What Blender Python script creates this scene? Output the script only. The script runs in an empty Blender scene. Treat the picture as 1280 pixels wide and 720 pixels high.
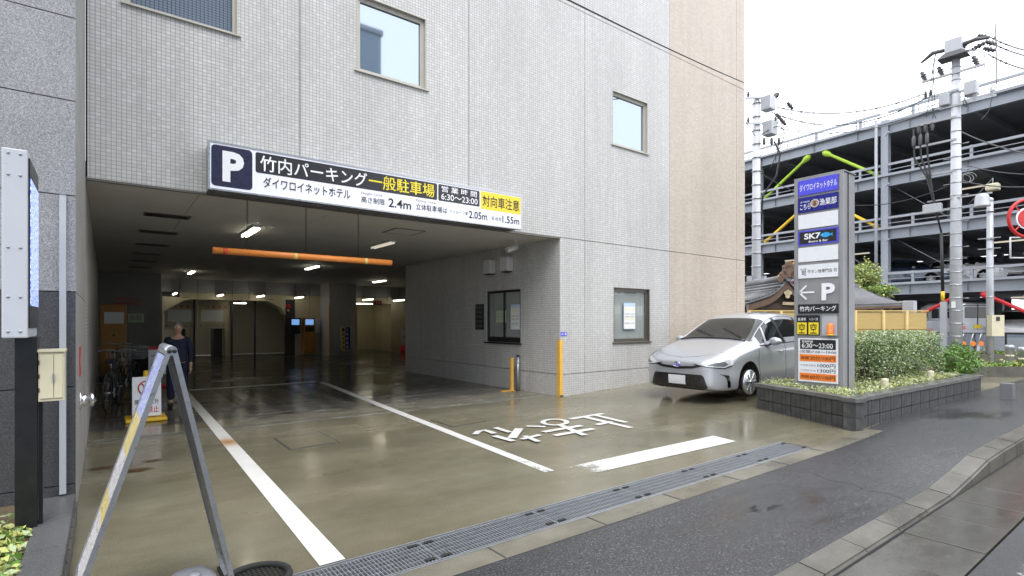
import bpy, bmesh, math, random
from mathutils import Vector, Matrix
from mathutils.bvhtree import BVHTree
random.seed(7)
S = bpy.context.scene
C = S.collection
rad = math.radians
# ------------------------------------------------------------------ camera
FPX, HX, HY, CAMH = 673.0, 640.0, 402.0, 1.5
YAW = rad(37.1)
cam = bpy.data.objects.new('camera', bpy.data.cameras.new('camera'))
C.objects.link(cam); S.camera = cam
cam.location = (0, 0, CAMH)
cam.rotation_euler = (rad(90), 0, -YAW)
cam.data.sensor_width = 36; cam.data.lens = FPX / 1280 * 36
cam.data.shift_y = (HY - 360) / 1280
cam.data.clip_end = 3000; cam.data.clip_start = .05
FW = Vector((math.sin(YAW), math.cos(YAW), 0)); RT = Vector((math.cos(YAW), -math.sin(YAW), 0))
# ------------------------------------------------------------------ sky, sun, exposure
SUN_EL, SUN_AZ = rad(58), rad(200)
w = bpy.data.worlds.new('World'); S.world = w; w.use_nodes = True
nt = w.node_tree; nt.nodes.clear()
sky = nt.nodes.new('ShaderNodeTexSky'); sky.sky_type = 'NISHITA'; sky.sun_disc = False
sky.sun_elevation = SUN_EL; sky.sun_rotation = SUN_AZ; sky.dust_density = 4; sky.air_density = 1
mixw = nt.nodes.new('ShaderNodeMix'); mixw.data_type = 'RGBA'; mixw.inputs[0].default_value = .9
mixw.inputs[7].default_value = (12.0, 12.3, 12.8, 1)      # even overcast cloud layer over the clear sky
bgn = nt.nodes.new('ShaderNodeBackground'); bgn.inputs[1].default_value = .15
outw = nt.nodes.new('ShaderNodeOutputWorld')
nt.links.new(sky.outputs[0], mixw.inputs[6]); nt.links.new(mixw.outputs[2], bgn.inputs[0]); nt.links.new(bgn.outputs[0], outw.inputs[0])
sl = bpy.data.lights.new('sun', 'SUN'); sl.energy = 1.3; sl.angle = rad(35); sl.color = (1, .97, .93)
so = bpy.data.objects.new('sun', sl); C.objects.link(so)
sd = Vector((math.sin(SUN_AZ) * math.cos(SUN_EL), math.cos(SUN_AZ) * math.cos(SUN_EL), math.sin(SUN_EL)))
so.rotation_euler = sd.to_track_quat('Z', 'Y').to_euler()
S.view_settings.view_transform = 'Standard'; S.view_settings.look = 'None'
S.view_settings.gamma = 1; S.view_settings.exposure = .55
try:
    S.cycles.use_denoising = True; S.cycles.max_bounces = 8; S.cycles.sample_clamp_indirect = 6
except Exception: pass

# ------------------------------------------------------------------ layout helpers (points on real planes)
def pdir(px): return FW + RT * ((px - HX) / FPX)
def gp(px, py, h=0.0):                      # point at height h
    z = FPX * (CAMH - h) / (py - HY); p = pdir(px) * z; return Vector((p.x, p.y, h))
def onY(px, py, Y):                         # point on the plane y = Y
    d = pdir(px); z = Y / d.y; return Vector((d.x * z, Y, CAMH + (HY - py) / FPX * z))
def onX(px, py, X):
    d = pdir(px); z = X / d.x; return Vector((X, d.y * z, CAMH + (HY - py) / FPX * z))
def at(px, py, z):
    d = pdir(px) * z; return Vector((d.x, d.y, CAMH + (HY - py) / FPX * z))
def sstep(a, b, x):
    t = min(1, max(0, (x - a) / (b - a))); return t * t * (3 - 2 * t)

# ------------------------------------------------------------------ materials
MATS = {}
def newmat(name):
    m = bpy.data.materials.new(name); m.use_nodes = True; MATS[name] = m
    return m, m.node_tree, m.node_tree.nodes['Principled BSDF']
def N(nt, typ, **kw):
    n = nt.nodes.new(typ)
    for k, v in kw.items(): setattr(n, k, v)
    return n
def math_(nt, op, a, b=None, c=None):
    n = nt.nodes.new('ShaderNodeMath'); n.operation = op
    for i, v in enumerate((a, b, c)):
        if v is None: continue
        if isinstance(v, (int, float)): n.inputs[i].default_value = v
        else: nt.links.new(v, n.inputs[i])
    return n.outputs[0]
def noise(nt, scale, detail=4, rough=.55, coord='Object', stretch=None):
    tc = nt.nodes.new('ShaderNodeTexCoord'); n = nt.nodes.new('ShaderNodeTexNoise')
    n.inputs['Scale'].default_value = scale; n.inputs['Detail'].default_value = detail; n.inputs['Roughness'].default_value = rough
    src = tc.outputs[coord]
    if stretch:
        mp = nt.nodes.new('ShaderNodeMapping'); mp.inputs['Scale'].default_value = stretch
        nt.links.new(src, mp.inputs[0]); src = mp.outputs[0]
    nt.links.new(src, n.inputs['Vector']); return n.outputs[0]
def ramp(nt, fac, stops):
    r = nt.nodes.new('ShaderNodeValToRGB'); e = r.color_ramp.elements
    while len(e) < len(stops): e.new(.5)
    for i, (p, c) in enumerate(stops):
        e[i].position = p; e[i].color = (c, c, c, 1) if isinstance(c, (int, float)) else (*c, 1)
    nt.links.new(fac, r.inputs[0]); return r.outputs[0]
def mixc(nt, fac, a, b, mode='MIX'):
    n = nt.nodes.new('ShaderNodeMix'); n.data_type = 'RGBA'; n.blend_type = mode
    for i, v in ((0, fac), (6, a), (7, b)):
        if isinstance(v, (int, float)): n.inputs[i].default_value = v
        elif isinstance(v, tuple): n.inputs[i].default_value = (*v, 1)
        else: nt.links.new(v, n.inputs[i])
    return n.outputs[2]
def bump(nt, bs, h, strength=.3, dist=.01):
    b = nt.nodes.new('ShaderNodeBump'); b.inputs['Strength'].default_value = strength; b.inputs['Distance'].default_value = dist
    nt.links.new(h, b.inputs['Height']); nt.links.new(b.outputs[0], bs.inputs['Normal'])
def simple(name, col, rough=.5, metal=0, var=.12, scale=6, bmp=0, bscale=60, spec=None, coat=0, emit=None, es=1, stretch=None):
    m, nt, bs = newmat(name)
    if var:
        n = noise(nt, scale, 5, .6, stretch=stretch)
        nt.links.new(ramp(nt, n, [(.25, tuple(c * (1 - var) for c in col)), (.75, tuple(min(1, c * (1 + var)) for c in col))]), bs.inputs['Base Color'])
        r = ramp(nt, noise(nt, scale * 2.3, 4, .6), [(.3, max(0.02, rough - .08)), (.7, min(1, rough + .08))]); nt.links.new(r, bs.inputs['Roughness'])
    else:
        bs.inputs['Base Color'].default_value = (*col, 1); bs.inputs['Roughness'].default_value = rough
    bs.inputs['Metallic'].default_value = metal
    if coat: bs.inputs['Coat Weight'].default_value = coat; bs.inputs['Coat Roughness'].default_value = .04
    if bmp: bump(nt, bs, noise(nt, bscale, 4), bmp, .004)
    if emit: bs.inputs['Emission Color'].default_value = (*emit, 1); bs.inputs['Emission Strength'].default_value = es
    return m
def tile_mat(name, pw, ph, tiles, mortar, offset=0.0, dirt=.15):
    m, nt, bs = newmat(name)
    g = nt.nodes.new('ShaderNodeNewGeometry'); sp = nt.nodes.new('ShaderNodeSeparateXYZ'); nt.links.new(g.outputs['Position'], sp.inputs[0])
    s = math_(nt, 'ADD', sp.outputs[0], sp.outputs[1])
    v = math_(nt, 'DIVIDE', math_(nt, 'ADD', sp.outputs[2], 5.0), ph)
    row = math_(nt, 'FLOOR', v)
    u = math_(nt, 'DIVIDE', math_(nt, 'ADD', s, 50.0), pw)
    if offset: u = math_(nt, 'ADD', u, math_(nt, 'MULTIPLY', math_(nt, 'MODULO', row, 2.0), offset))
    col = math_(nt, 'FLOOR', u)
    fu = math_(nt, 'FRACT', u); fv = math_(nt, 'FRACT', v)
    def edge(f, wd): return math_(nt, 'MINIMUM', math_(nt, 'DIVIDE', f, wd), math_(nt, 'DIVIDE', math_(nt, 'SUBTRACT', 1.0, f), wd))
    e = math_(nt, 'MINIMUM', edge(fu, .085 * .05 / pw), edge(fv, .085 * .05 / ph)); e = math_(nt, 'MINIMUM', e, 1.6)
    mask = ramp(nt, e, [(.45, 0.0), (.8, 1.0)])
    wn = nt.nodes.new('ShaderNodeTexWhiteNoise'); wn.noise_dimensions = '2D'
    cb = nt.nodes.new('ShaderNodeCombineXYZ'); nt.links.new(col, cb.inputs[0]); nt.links.new(row, cb.inputs[1]); nt.links.new(cb.outputs[0], wn.inputs['Vector'])
    tc = ramp(nt, wn.outputs[0], tiles)
    d = ramp(nt, noise(nt, 1.1, 6, .65, stretch=(1, 1, .25)), [(.3, 1 - dirt), (.7, 1.0)])
    tc = mixc(nt, 1.0, tc, d, 'MULTIPLY')
    tc = mixc(nt, 1.0, tc, ramp(nt, noise(nt, 3.5, 4, .6, stretch=(1, 1, .06)), [(.32, .9), (.55, 1.0)]), 'MULTIPLY')
    nt.links.new(mixc(nt, mask, mortar, tc), bs.inputs['Base Color'])
    nt.links.new(ramp(nt, mask, [(0, .85), (1, .35)]), bs.inputs['Roughness'])
    tilt = math_(nt, 'MULTIPLY', wn.outputs[0], .25)
    bump(nt, bs, math_(nt, 'ADD', mask, tilt), .45, .003)
    return m
tile_mat('tile_grey', .05, .0455, [(0, (.575, .57, .555)), (.4, (.605, .60, .585)), (.8, (.635, .63, .62)), (1, (.68, .68, .675))], (.26, .255, .25))
tile_mat('tile_beige', .095, .0455, [(0, (.54, .465, .39)), (.5, (.575, .50, .425)), (1, (.61, .54, .465))], (.38, .335, .285), .5)
def granite(name, base, joint=None, rough=.45, tex=1.0, wet=0):
    m, nt, bs = newmat(name)
    n = noise(nt, 170, 3, .7); n2 = noise(nt, 60, 3, .6)
    c = ramp(nt, n, [(.35, tuple(b * .35 for b in base)), (.5, base), (.64, tuple(min(1, b * 1.9) for b in base))])
    c = mixc(nt, .35, c, ramp(nt, n2, [(.35, tuple(b * .5 for b in base)), (.65, tuple(b * 1.4 for b in base))]))
    c = mixc(nt, 1.0, c, ramp(nt, noise(nt, 1.4, 5), [(.3, .8), (.7, 1.0)]), 'MULTIPLY')
    nt.links.new(c, bs.inputs['Base Color']); bs.inputs['Roughness'].default_value = rough
    bump(nt, bs, n, .12, .002); return m
granite('granite_grey', (.30, .305, .32)); granite('granite_side', (.34, .335, .325), rough=.55); granite('granite_dark', (.075, .077, .083), rough=.3); granite('granite_wet', (.11, .112, .115), rough=.35)
def concrete(name, c1, c2, c3, r_lo, r_hi, sc=.6, wetscale=.5, bs_=.15, grain=75, cracks=False, spec=.5):
    m, nt, bs = newmat(name)
    big = noise(nt, sc, 8, .62, stretch=(1, 1.6, 1)); mid = noise(nt, sc * 6, 6, .6); fine = noise(nt, grain, 3, .7)
    c = ramp(nt, big, [(.3, c1), (.5, c2), (.72, c3)])
    c = mixc(nt, 1.0, c, ramp(nt, mid, [(.3, .9), (.7, 1.05)]), 'MULTIPLY')
    c = mixc(nt, 1.0, c, ramp(nt, fine, [(.3, .84), (.7, 1.12)]), 'MULTIPLY')
    wet = noise(nt, wetscale, 5, .6, stretch=(.7, 1.5, 1))
    wr = ramp(nt, wet, [(.38, r_lo), (.6, r_hi)])
    c = mixc(nt, 1.0, c, ramp(nt, wet, [(.38, .8), (.6, 1.0)]), 'MULTIPLY')
    nt.links.new(c, bs.inputs['Base Color']); nt.links.new(wr, bs.inputs['Roughness'])
    bs.inputs['Specular IOR Level'].default_value = spec
    h = mixc(nt, ramp(nt, wet, [(.38, 0.0), (.6, 1.0)]), (.5, .5, .5), fine)
    bump(nt, bs, h, bs_, .003)
    return m
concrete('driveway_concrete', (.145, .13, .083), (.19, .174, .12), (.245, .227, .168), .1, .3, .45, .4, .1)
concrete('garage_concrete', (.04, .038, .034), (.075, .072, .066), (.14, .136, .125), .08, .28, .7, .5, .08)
concrete('kerb_concrete', (.07, .065, .053), (.115, .108, .09), (.17, .16, .135), .22, .55, 2.2, .8, .4, grain=70)
concrete('gutter_concrete', (.065, .062, .053), (.10, .095, .082), (.145, .14, .122), .1, .36, 1.6, .6, .3, grain=80)
concrete('edge_concrete', (.12, .11, .085), (.18, .168, .13), (.235, .22, .18), .2, .5, 1.5, .8, .25)
concrete('far_paving', (.14, .145, .15), (.19, .195, .205), (.24, .245, .255), .12, .4, .5, .4, .1)
def asphalt(name, lo, hi, r0, r1, wetsc):
    m, nt, bs = newmat(name)
    n = noise(nt, 75, 5, .85); sp_ = noise(nt, 60, 2, .8); big = noise(nt, .5, 6, .6)
    c = ramp(nt, n, [(.34, lo), (.58, hi), (.66, tuple(x * 4.5 for x in hi))])
    c = mixc(nt, 1.0, c, ramp(nt, big, [(.3, .8), (.7, 1.15)]), 'MULTIPLY')
    c = mixc(nt, ramp(nt, noise(nt, 55, 2, .5), [(.67, 0.0), (.73, .6)]), c, (.22, .26, .255))
    c = mixc(nt, ramp(nt, noise(nt, 48, 2, .5), [(.30, .8), (.36, 0.0)]), c, (.008, .008, .009))
    wet = noise(nt, wetsc, 5, .6, stretch=(.6, 1.6, 1))
    wm = ramp(nt, wet, [(.33, 0.0), (.45, 1.0)])
    c = mixc(nt, 1.0, c, ramp(nt, wm, [(0, .55), (1, 1.0)]), 'MULTIPLY')
    nt.links.new(c, bs.inputs['Base Color'])
    nt.links.new(ramp(nt, wm, [(0, r0), (1, r1)]), bs.inputs['Roughness'])
    bump(nt, bs, mixc(nt, wm, (.5, .5, .5), n), .6, .006)
    return m
asphalt('asphalt_wet', (.022, .022, .024), (.068, .069, .075), .05, .27, .45)
asphalt('road_asphalt', (.02, .021, .023), (.055, .057, .061), .1, .35, .4)
def paint_road(name, wear0, wear1, axis=None, lo=0, hi=1):
    m, nt, bs = newmat(name)
    bs.inputs['Base Color'].default_value = (.78, .78, .77, 1); bs.inputs['Roughness'].default_value = .35
    n = noise(nt, 3.5, 8, .75); f = noise(nt, 45, 4, .8)
    v = math_(nt, 'ADD', math_(nt, 'MULTIPLY', n, .6), math_(nt, 'MULTIPLY', f, .4))
    if axis is not None:
        g = nt.nodes.new('ShaderNodeNewGeometry'); sp = nt.nodes.new('ShaderNodeSeparateXYZ'); nt.links.new(g.outputs['Position'], sp.inputs[0])
        mr = nt.nodes.new('ShaderNodeMapRange'); nt.links.new(sp.outputs[axis], mr.inputs[0])
        mr.inputs[1].default_value = lo; mr.inputs[2].default_value = hi; mr.inputs[3].default_value = wear0; mr.inputs[4].default_value = wear1
        thr = mr.outputs[0]
    else: thr = wear0
    d = math_(nt, 'SUBTRACT', v, thr)
    a = ramp(nt, math_(nt, 'ADD', math_(nt, 'MULTIPLY', d, 9.0), .5), [(.2, 0.0), (.8, 1.0)])
    nt.links.new(a, bs.inputs['Alpha'])
    c = mixc(nt, ramp(nt, noise(nt, 2.2, 6, .7), [(.5, 0.0), (.8, .35)]), (.66, .66, .645), (.42, .41, .37))
    nt.links.new(c, bs.inputs['Base Color']); return m
paint_road('road_paint', .28, 0); paint_road('road_paint_stop', .53, .25, 0, 3.8, 5.2); paint_road('road_paint_lane', .5, .27, 1, 3.6, 6.2)
paint_road('road_paint_old', .5, 0)
# rust stained lane line
m, nt, bs = newmat('road_paint_rust')
bs.inputs['Roughness'].default_value = .35
g = nt.nodes.new('ShaderNodeNewGeometry'); vd = nt.nodes.new('ShaderNodeVectorMath'); vd.operation = 'DISTANCE'
nt.links.new(g.outputs['Position'], vd.inputs[0]); q = gp(285, 553); vd.inputs[1].default_value = (q.x, q.y, 0)
rm = math_(nt, 'ADD', vd.outputs['Value'], math_(nt, 'MULTIPLY', noise(nt, 6, 5), .35))
c = mixc(nt, ramp(nt, rm, [(.2, .95), (.55, 0.0)]), (.70, .70, .67), (.42, .2, .06))
c = mixc(nt, 1.0, c, ramp(nt, noise(nt, 5, 8, .7), [(.3, .88), (.6, 1.0)]), 'MULTIPLY'); nt.links.new(c, bs.inputs['Base Color'])

simple('ceiling_white', (.55, .54, .50), .6, var=.05, scale=1)
simple('joint_dark', (.05, .05, .05), .8, var=0)
simple('frame_beige', (.47, .45, .40), .4, .2, var=.05)
simple('frame_bronze', (.16, .145, .125), .35, .5, var=.08)
simple('frame_black', (.03, .03, .03), .35, .3, var=.05)
simple('steel_white', (.46, .48, .52), .35, .1, var=.05, scale=3)
simple('steel_galv', (.42, .44, .47), .35, .7, var=.12, scale=9, bmp=.05)
simple('steel_beam', (.29, .315, .36), .5, .2, var=.12, scale=.8)
simple('steel_edge', (.30, .32, .36), .45, .2, var=.12, scale=.8)
simple('alu', (.45, .46, .48), .32, .8, var=.1, scale=12, bmp=.03)
simple('alu_dark', (.2, .205, .22), .4, .6, var=.1, scale=12)
simple('black_paint', (.012, .012, .014), .35, var=.1, coat=.3)
simple('black_rubber', (.02, .02, .02), .75, var=.15, bmp=.2)
simple('cream_metal', (.62, .58, .42), .4, var=.06, scale=4)
simple('orange_paint', (.82, .27, .05), .35, var=.08, coat=.2)
simple('red_paint', (.55, .02, .025), .4, var=.1)
simple('tape_yellow', (.8, .6, .2), .4, var=.05); simple('tape_red', (.55, .06, .03), .4, var=.05)
simple('yellow_guard', (.78, .46, .09), .5, var=.1, scale=8, bmp=.1)
simple('yellow_plastic', (.8, .5, .03), .4, var=.08)
simple('green_brace', (.36, .55, .04), .4, var=.08); simple('yellow_brace', (.78, .5, .03), .4, var=.08); simple('orange_brace', (.75, .3, .03), .4, var=.08)
simple('sign_white', (.76, .77, .86), .3, var=.02, emit=(.85, .88, 1), es=.12)
simple('panel_white', (.80, .82, .86), .3, var=.02)
simple('navy', (.02, .02, .055), .3, var=.05); simple('near_black', (.02, .02, .024), .35, var=.05)
simple('txt_white', (.85, .86, .9), .4, var=0); simple('txt_black', (.015, .015, .017), .45, var=0); simple('txt_yellow', (.85, .68, .03), .4, var=0)
simple('txt_red', (.6, .02, .02), .4, var=0); simple('txt_grey', (.2, .2, .22), .4, var=0)
simple('sign_yellow', (.86, .66, .03), .35, var=.02); simple('sign_orange', (.85, .22, .03), .35, var=.03)
simple('sign_blue', (.08, .08, .62), .3, var=.03, emit=(.1, .1, .8), es=.1); simple('sign_navyblue', (.015, .02, .22), .3, var=.03)
simple('cyan', (.03, .35, .75), .35, var=.02); simple('pale_blue', (.45, .62, .82), .4, var=.05); simple('paper', (.78, .8, .78), .6, var=.03)
simple('sign_green', (.5, .6, .45), .5, var=.03)
simple('pylon_grey', (.33, .335, .345), .4, .35, var=.05, scale=3)
simple('amber', (.85, .2, .02), .2, var=.05, coat=.5)
simple('soil', (.10, .075, .045), .95, var=.4, scale=20, bmp=.8, bscale=40)
simple('leaf_a', (.17, .27, .07), .55, var=.35, scale=5); simple('leaf_b', (.34, .42, .22), .5, var=.3, scale=7)
simple('leaf_c', (.48, .50, .15), .5, var=.3, scale=8); simple('leaf_d', (.10, .22, .03), .45, var=.3, scale=5); simple('leaf_dark', (.07, .12, .035), .6, var=.3, scale=5)
simple('leaf_pale', (.55, .6, .45), .5, var=.2, scale=8)
simple('bark', (.09, .065, .045), .9, var=.3, scale=15, bmp=.5)
simple('pole_concrete', (.56, .58, .62), .6, var=.12, scale=3, bmp=.1)
simple('wood_dark', (.06, .038, .028), .55, var=.3, scale=8, stretch=(1, 8, 8)); simple('wood_brown', (.13, .08, .055), .5, var=.25, scale=8)
simple('roof_tile', (.16, .165, .18), .4, var=.2, scale=5); simple('brass', (.5, .42, .28), .4, .3, var=.1)
simple('bamboo', (.47, .34, .13), .5, var=.14, scale=3, stretch=(1, 1, 30)); simple('bamboo_post', (.5, .36, .14), .45, var=.1)
simple('cable', (.02, .02, .022), .5, var=0); simple('cable_grey', (.25, .26, .28), .5, var=0)
simple('ceramic', (.6, .62, .66), .25, var=.05); simple('ceramic_dark', (.09, .09, .1), .4, var=.1)
simple('white_plastic', (.65, .66, .66), .4, var=.05); simple('grey_plastic', (.2, .21, .235), .32, var=.12, scale=6, bmp=.05)
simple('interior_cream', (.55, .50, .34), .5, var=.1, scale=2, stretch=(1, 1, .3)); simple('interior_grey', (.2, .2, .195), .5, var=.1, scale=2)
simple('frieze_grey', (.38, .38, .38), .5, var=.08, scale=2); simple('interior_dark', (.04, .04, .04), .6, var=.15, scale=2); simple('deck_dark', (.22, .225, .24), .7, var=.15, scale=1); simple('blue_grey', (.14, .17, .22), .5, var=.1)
simple('lamp_glow', (.9, .9, .8), .4, var=0, emit=(1, .93, .72), es=6.0); simple('lamp_glow_far', (.9, .9, .8), .4, var=0, emit=(1, .93, .78), es=4.0)
simple('lamp_dim', (.6, .6, .55), .4, var=0, emit=(1, .9, .7), es=.4)
simple('screen', (.02, .1, .3), .2, var=0, emit=(.25, .5, 1), es=.5)
simple('car_silver', (.43, .445, .485), .32, .45, var=0, coat=.9); simple('car_red', (.3, .01, .01), .3, .1, coat=1, var=.05); simple('car_white', (.75, .76, .78), .3, coat=1, var=.03)
simple('car_blue', (.03, .05, .1), .3, .3, coat=1, var=.05); simple('car_black', (.012, .012, .014), .3, coat=.6, var=.05)
simple('chrome', (.75, .76, .78), .12, 1, var=0); simple('wheel_alloy', (.48, .49, .51), .28, .8, var=.05)
simple('lens', (.62, .64, .67), .08, .2, var=.1, scale=30, coat=1); simple('lens_red', (.5, .02, .02), .1, var=0, coat=1)
simple('car_plate', (.66, .67, .7), .5, var=.04); simple('plate_yellow', (.8, .6, .03), .5, var=.05)
simple('shirt', (.014, .02, .05), .8, var=.08, bmp=.2); simple('trousers', (.012, .017, .045), .85, var=.1, bmp=.2); simple('skin', (.48, .3, .21), .55, var=.06); simple('hair', (.16, .16, .165), .7, var=.2); simple('shoe', (.01, .01, .01), .4, var=.1)
simple('opp_wall', (.26, .33, .40), .5, var=.08, scale=.5); simple('machine_orange', (.4, .19, .03), .5, var=.1)
m, nt, bs = newmat('glass_sky'); bs.inputs['Base Color'].default_value = (.34, .395, .46, 1); bs.inputs['Roughness'].default_value = .03
bs.inputs['Metallic'].default_value = .9
m, nt, bs = newmat('glass_clear'); bs.inputs['Base Color'].default_value = (.6, .65, .63, 1); bs.inputs['Roughness'].default_value = .02; bs.inputs['Alpha'].default_value = .35; bs.inputs['IOR'].default_value = 1.8
m, nt, bs = newmat('car_glass'); bs.inputs['Base Color'].default_value = (.01, .014, .014, 1); bs.inputs['Roughness'].default_value = .02; bs.inputs['Alpha'].default_value = .9; bs.inputs['IOR'].default_value = 1.6
# window with the reflected blue building grid painted into the glass colour
m, nt, bs = newmat('glass_reflected_grid'); bs.inputs['Roughness'].default_value = .08; bs.inputs['IOR'].default_value = 1.7
g = nt.nodes.new('ShaderNodeNewGeometry'); sp = nt.nodes.new('ShaderNodeSeparateXYZ'); nt.links.new(g.outputs['Position'], sp.inputs[0])
a = math_(nt, 'FRACT', math_(nt, 'MULTIPLY', sp.outputs[0], 22.0)); b = math_(nt, 'FRACT', math_(nt, 'MULTIPLY', sp.outputs[2], 30.0))
mm = math_(nt, 'MAXIMUM', math_(nt, 'GREATER_THAN', a, .8), math_(nt, 'GREATER_THAN', b, .78))
nt.links.new(mixc(nt, mm, (.17, .21, .27), (.06, .075, .1)), bs.inputs['Base Color'])
# printed poster (blue, white and yellow print)
def print_mat(name, stops, sc, stretch):
    m, nt, bs = newmat(name); bs.inputs['Roughness'].default_value = .35
    n = noise(nt, sc, 5, .85, stretch=stretch); nt.links.new(ramp(nt, n, stops), bs.inputs['Base Color'])
    for nd in nt.nodes:
        if nd.type == 'VALTORGB': nd.color_ramp.interpolation = 'CONSTANT'
    return m
print_mat('poster_blue', [(0, (.06, .10, .55)), (.47, (.7, .72, .78)), (.51, (.18, .28, .7)), (.55, (.75, .76, .8))], 55, (1, 1, .6))
print_mat('poster_yellow', [(0, (.12, .12, .12)), (.43, (.75, .58, .10)), (.52, (.2, .18, .12)), (.54, (.78, .74, .6))], 55, (1, 1, .6))
print_mat('poster_grey', [(0, (.1, .1, .12)), (.455, (.7, .7, .72)), (.52, (.5, .2, .18)), (.535, (.74, .74, .76))], 60, (1, 1, .6))
# LED screen
m, nt, bs = newmat('led_blue'); bs.inputs['Base Color'].default_value = (.03, .05, .2, 1); bs.inputs['Roughness'].default_value = .15
n = noise(nt, 22, 3, .8, stretch=(1, 2.5, 2)); nt.links.new(ramp(nt, n, [(.4, (.05, .1, .7)), (.52, (.25, .35, 1)), (.6, (.8, .88, 1))]), bs.inputs['Emission Color'])
bs.inputs['Emission Strength'].default_value = 1.0
M = MATS

# ------------------------------------------------------------------ mesh helpers
class MB:
    def __init__(s): s.bm = bmesh.new()
    def quad(s, *p, mi=0):
        f = s.bm.faces.new([s.bm.verts.new(v) for v in p]); f.material_index = mi; return s
    def box(s, x0, y0, z0, x1, y1, z1, mi=0, bev=0):
        x0, x1 = min(x0, x1), max(x0, x1); y0, y1 = min(y0, y1), max(y0, y1); z0, z1 = min(z0, z1), max(z0, z1)
        v = [s.bm.verts.new(p) for p in ((x0,y0,z0),(x1,y0,z0),(x1,y1,z0),(x0,y1,z0),(x0,y0,z1),(x1,y0,z1),(x1,y1,z1),(x0,y1,z1))]
        fs = [s.bm.faces.new([v[i] for i in q]) for q in ((0,3,2,1),(4,5,6,7),(0,1,5,4),(1,2,6,5),(2,3,7,6),(3,0,4,7))]
        for f in fs: f.material_index = mi
        if bev:
            es = {e for f in fs for e in f.edges}; bmesh.ops.bevel(s.bm, geom=list(es), offset=bev, segments=2, affect='EDGES', profile=.6)
        return s
    def hexa(s, b, t, mi=0):               # bottom quad, top quad
        v = [s.bm.verts.new(p) for p in list(b) + list(t)]
        for q in ((3,2,1,0),(4,5,6,7),(0,1,5,4),(1,2,6,5),(2,3,7,6),(3,0,4,7)):
            f = s.bm.faces.new([v[i] for i in q]); f.material_index = mi
        return s
    def bar(s, p, q, w, h=None, up=(0, 0, 1), mi=0):
        p, q = Vector(p), Vector(q); h = h or w; d = (q - p).normalized(); up = Vector(up)
        if abs(d.dot(up)) > .99: up = Vector((0, 1, 0))
        a = d.cross(up).normalized() * w / 2; b = a.cross(d).normalized() * h / 2
        return s.hexa([p-a-b, p+a-b, p+a+b, p-a+b], [q-a-b, q+a-b, q+a+b, q-a+b], mi)
    def tube(s, pts, r, n=8, mi=0, caps=True):
        pts = [Vector(p) for p in pts]; rings = []; prev = None
        for i, p in enumerate(pts):
            d = (pts[min(i+1, len(pts)-1)] - pts[max(i-1, 0)]).normalized()
            if prev is None:
                up = Vector((0,0,1)) if abs(d.z) < .9 else Vector((1,0,0)); a = d.cross(up).normalized()
            else: a = (prev - d * prev.dot(d)).normalized()
            prev = a; b = d.cross(a); rr = r[i] if isinstance(r, (list, tuple)) else r
            rings.append([s.bm.verts.new(p + (a * math.cos(t) + b * math.sin(t)) * rr) for t in [2*math.pi*k/n for k in range(n)]])
        for r0, r1 in zip(rings, rings[1:]):
            for k in range(n):
                f = s.bm.faces.new((r0[k], r0[(k+1)%n], r1[(k+1)%n], r1[k])); f.material_index = mi; f.smooth = True
        if caps:
            for rg in (rings[0][::-1], rings[-1]):
                f = s.bm.faces.new(rg); f.material_index = mi
        return s
    def lathe(s, c, prof, n=16, ax=(0, 0, 1), mi=0):   # prof list (r, h) along axis
        c = Vector(c); ax = Vector(ax).normalized()
        return s.tube([c + ax * h for r, h in prof], [max(r, 1e-4) for r, h in prof], n, mi)
    def prism(s, pts, d, mi=0):             # planar polygon extruded by vector d
        pts = [Vector(p) for p in pts]; d = Vector(d)
        a = [s.bm.verts.new(p) for p in pts]; b = [s.bm.verts.new(p + d) for p in pts]; n = len(a)
        for f in ([s.bm.faces.new(a[::-1]), s.bm.faces.new(b)] + [s.bm.faces.new((a[i], a[(i+1)%n], b[(i+1)%n], b[i])) for i in range(n)]): f.material_index = mi
        return s
    def leaf(s, p, size, nrm=None, mi=0):
        a = Vector((random.gauss(0,1), random.gauss(0,1), random.gauss(0,.8))).normalized()
        b = a.cross(Vector((random.gauss(0,1), random.gauss(0,1), random.gauss(0,1)))).normalized()
        p = Vector(p); a *= size; b *= size * .5
        f = s.bm.faces.new([s.bm.verts.new(v) for v in (p - a, p + b, p + a, p - b)]); f.material_index = mi; return s
    def build(s, name, mats, parent=None, smooth=False, norm=True):
        me = bpy.data.meshes.new(name)
        if norm: bmesh.ops.recalc_face_normals(s.bm, faces=s.bm.faces)
        s.bm.to_mesh(me); s.bm.free()
        for m in (mats if isinstance(mats, (list, tuple)) else [mats]): me.materials.append(M[m])
        if smooth:
            for p in me.polygons: p.use_smooth = True
        return link(name, me, parent)
def link(name, me, parent=None):
    o = bpy.data.objects.new(name, me); C.objects.link(o)
    if parent: o.parent = parent; o.matrix_parent_inverse = Matrix.Translation(-Vector(parent.location)) if parent.type == 'EMPTY' and not parent.get('local') else Matrix()
    return o
def thing(name, label, cat, loc=(0,0,0), group=None, rz=0, local=False):
    o = bpy.data.objects.new(name, None); C.objects.link(o); o.location = loc; o.rotation_euler.z = rz; o.empty_display_size = .2
    o['label'] = label; o['category'] = cat
    if group: o['group'] = group
    if local: o['local'] = True
    return o
def tag(o, label, cat, group=None):
    o['label'] = label; o['category'] = cat
    if group: o['group'] = group
    return o
def struct(o): o['kind'] = 'structure'; return o
def stuff(o): o['kind'] = 'stuff'; return o
def copy_tree(o, parent=None):
    c = o.copy(); C.objects.link(c); c.parent = parent
    for ch in list(o.children): copy_tree(ch, c)
    return c
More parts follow.
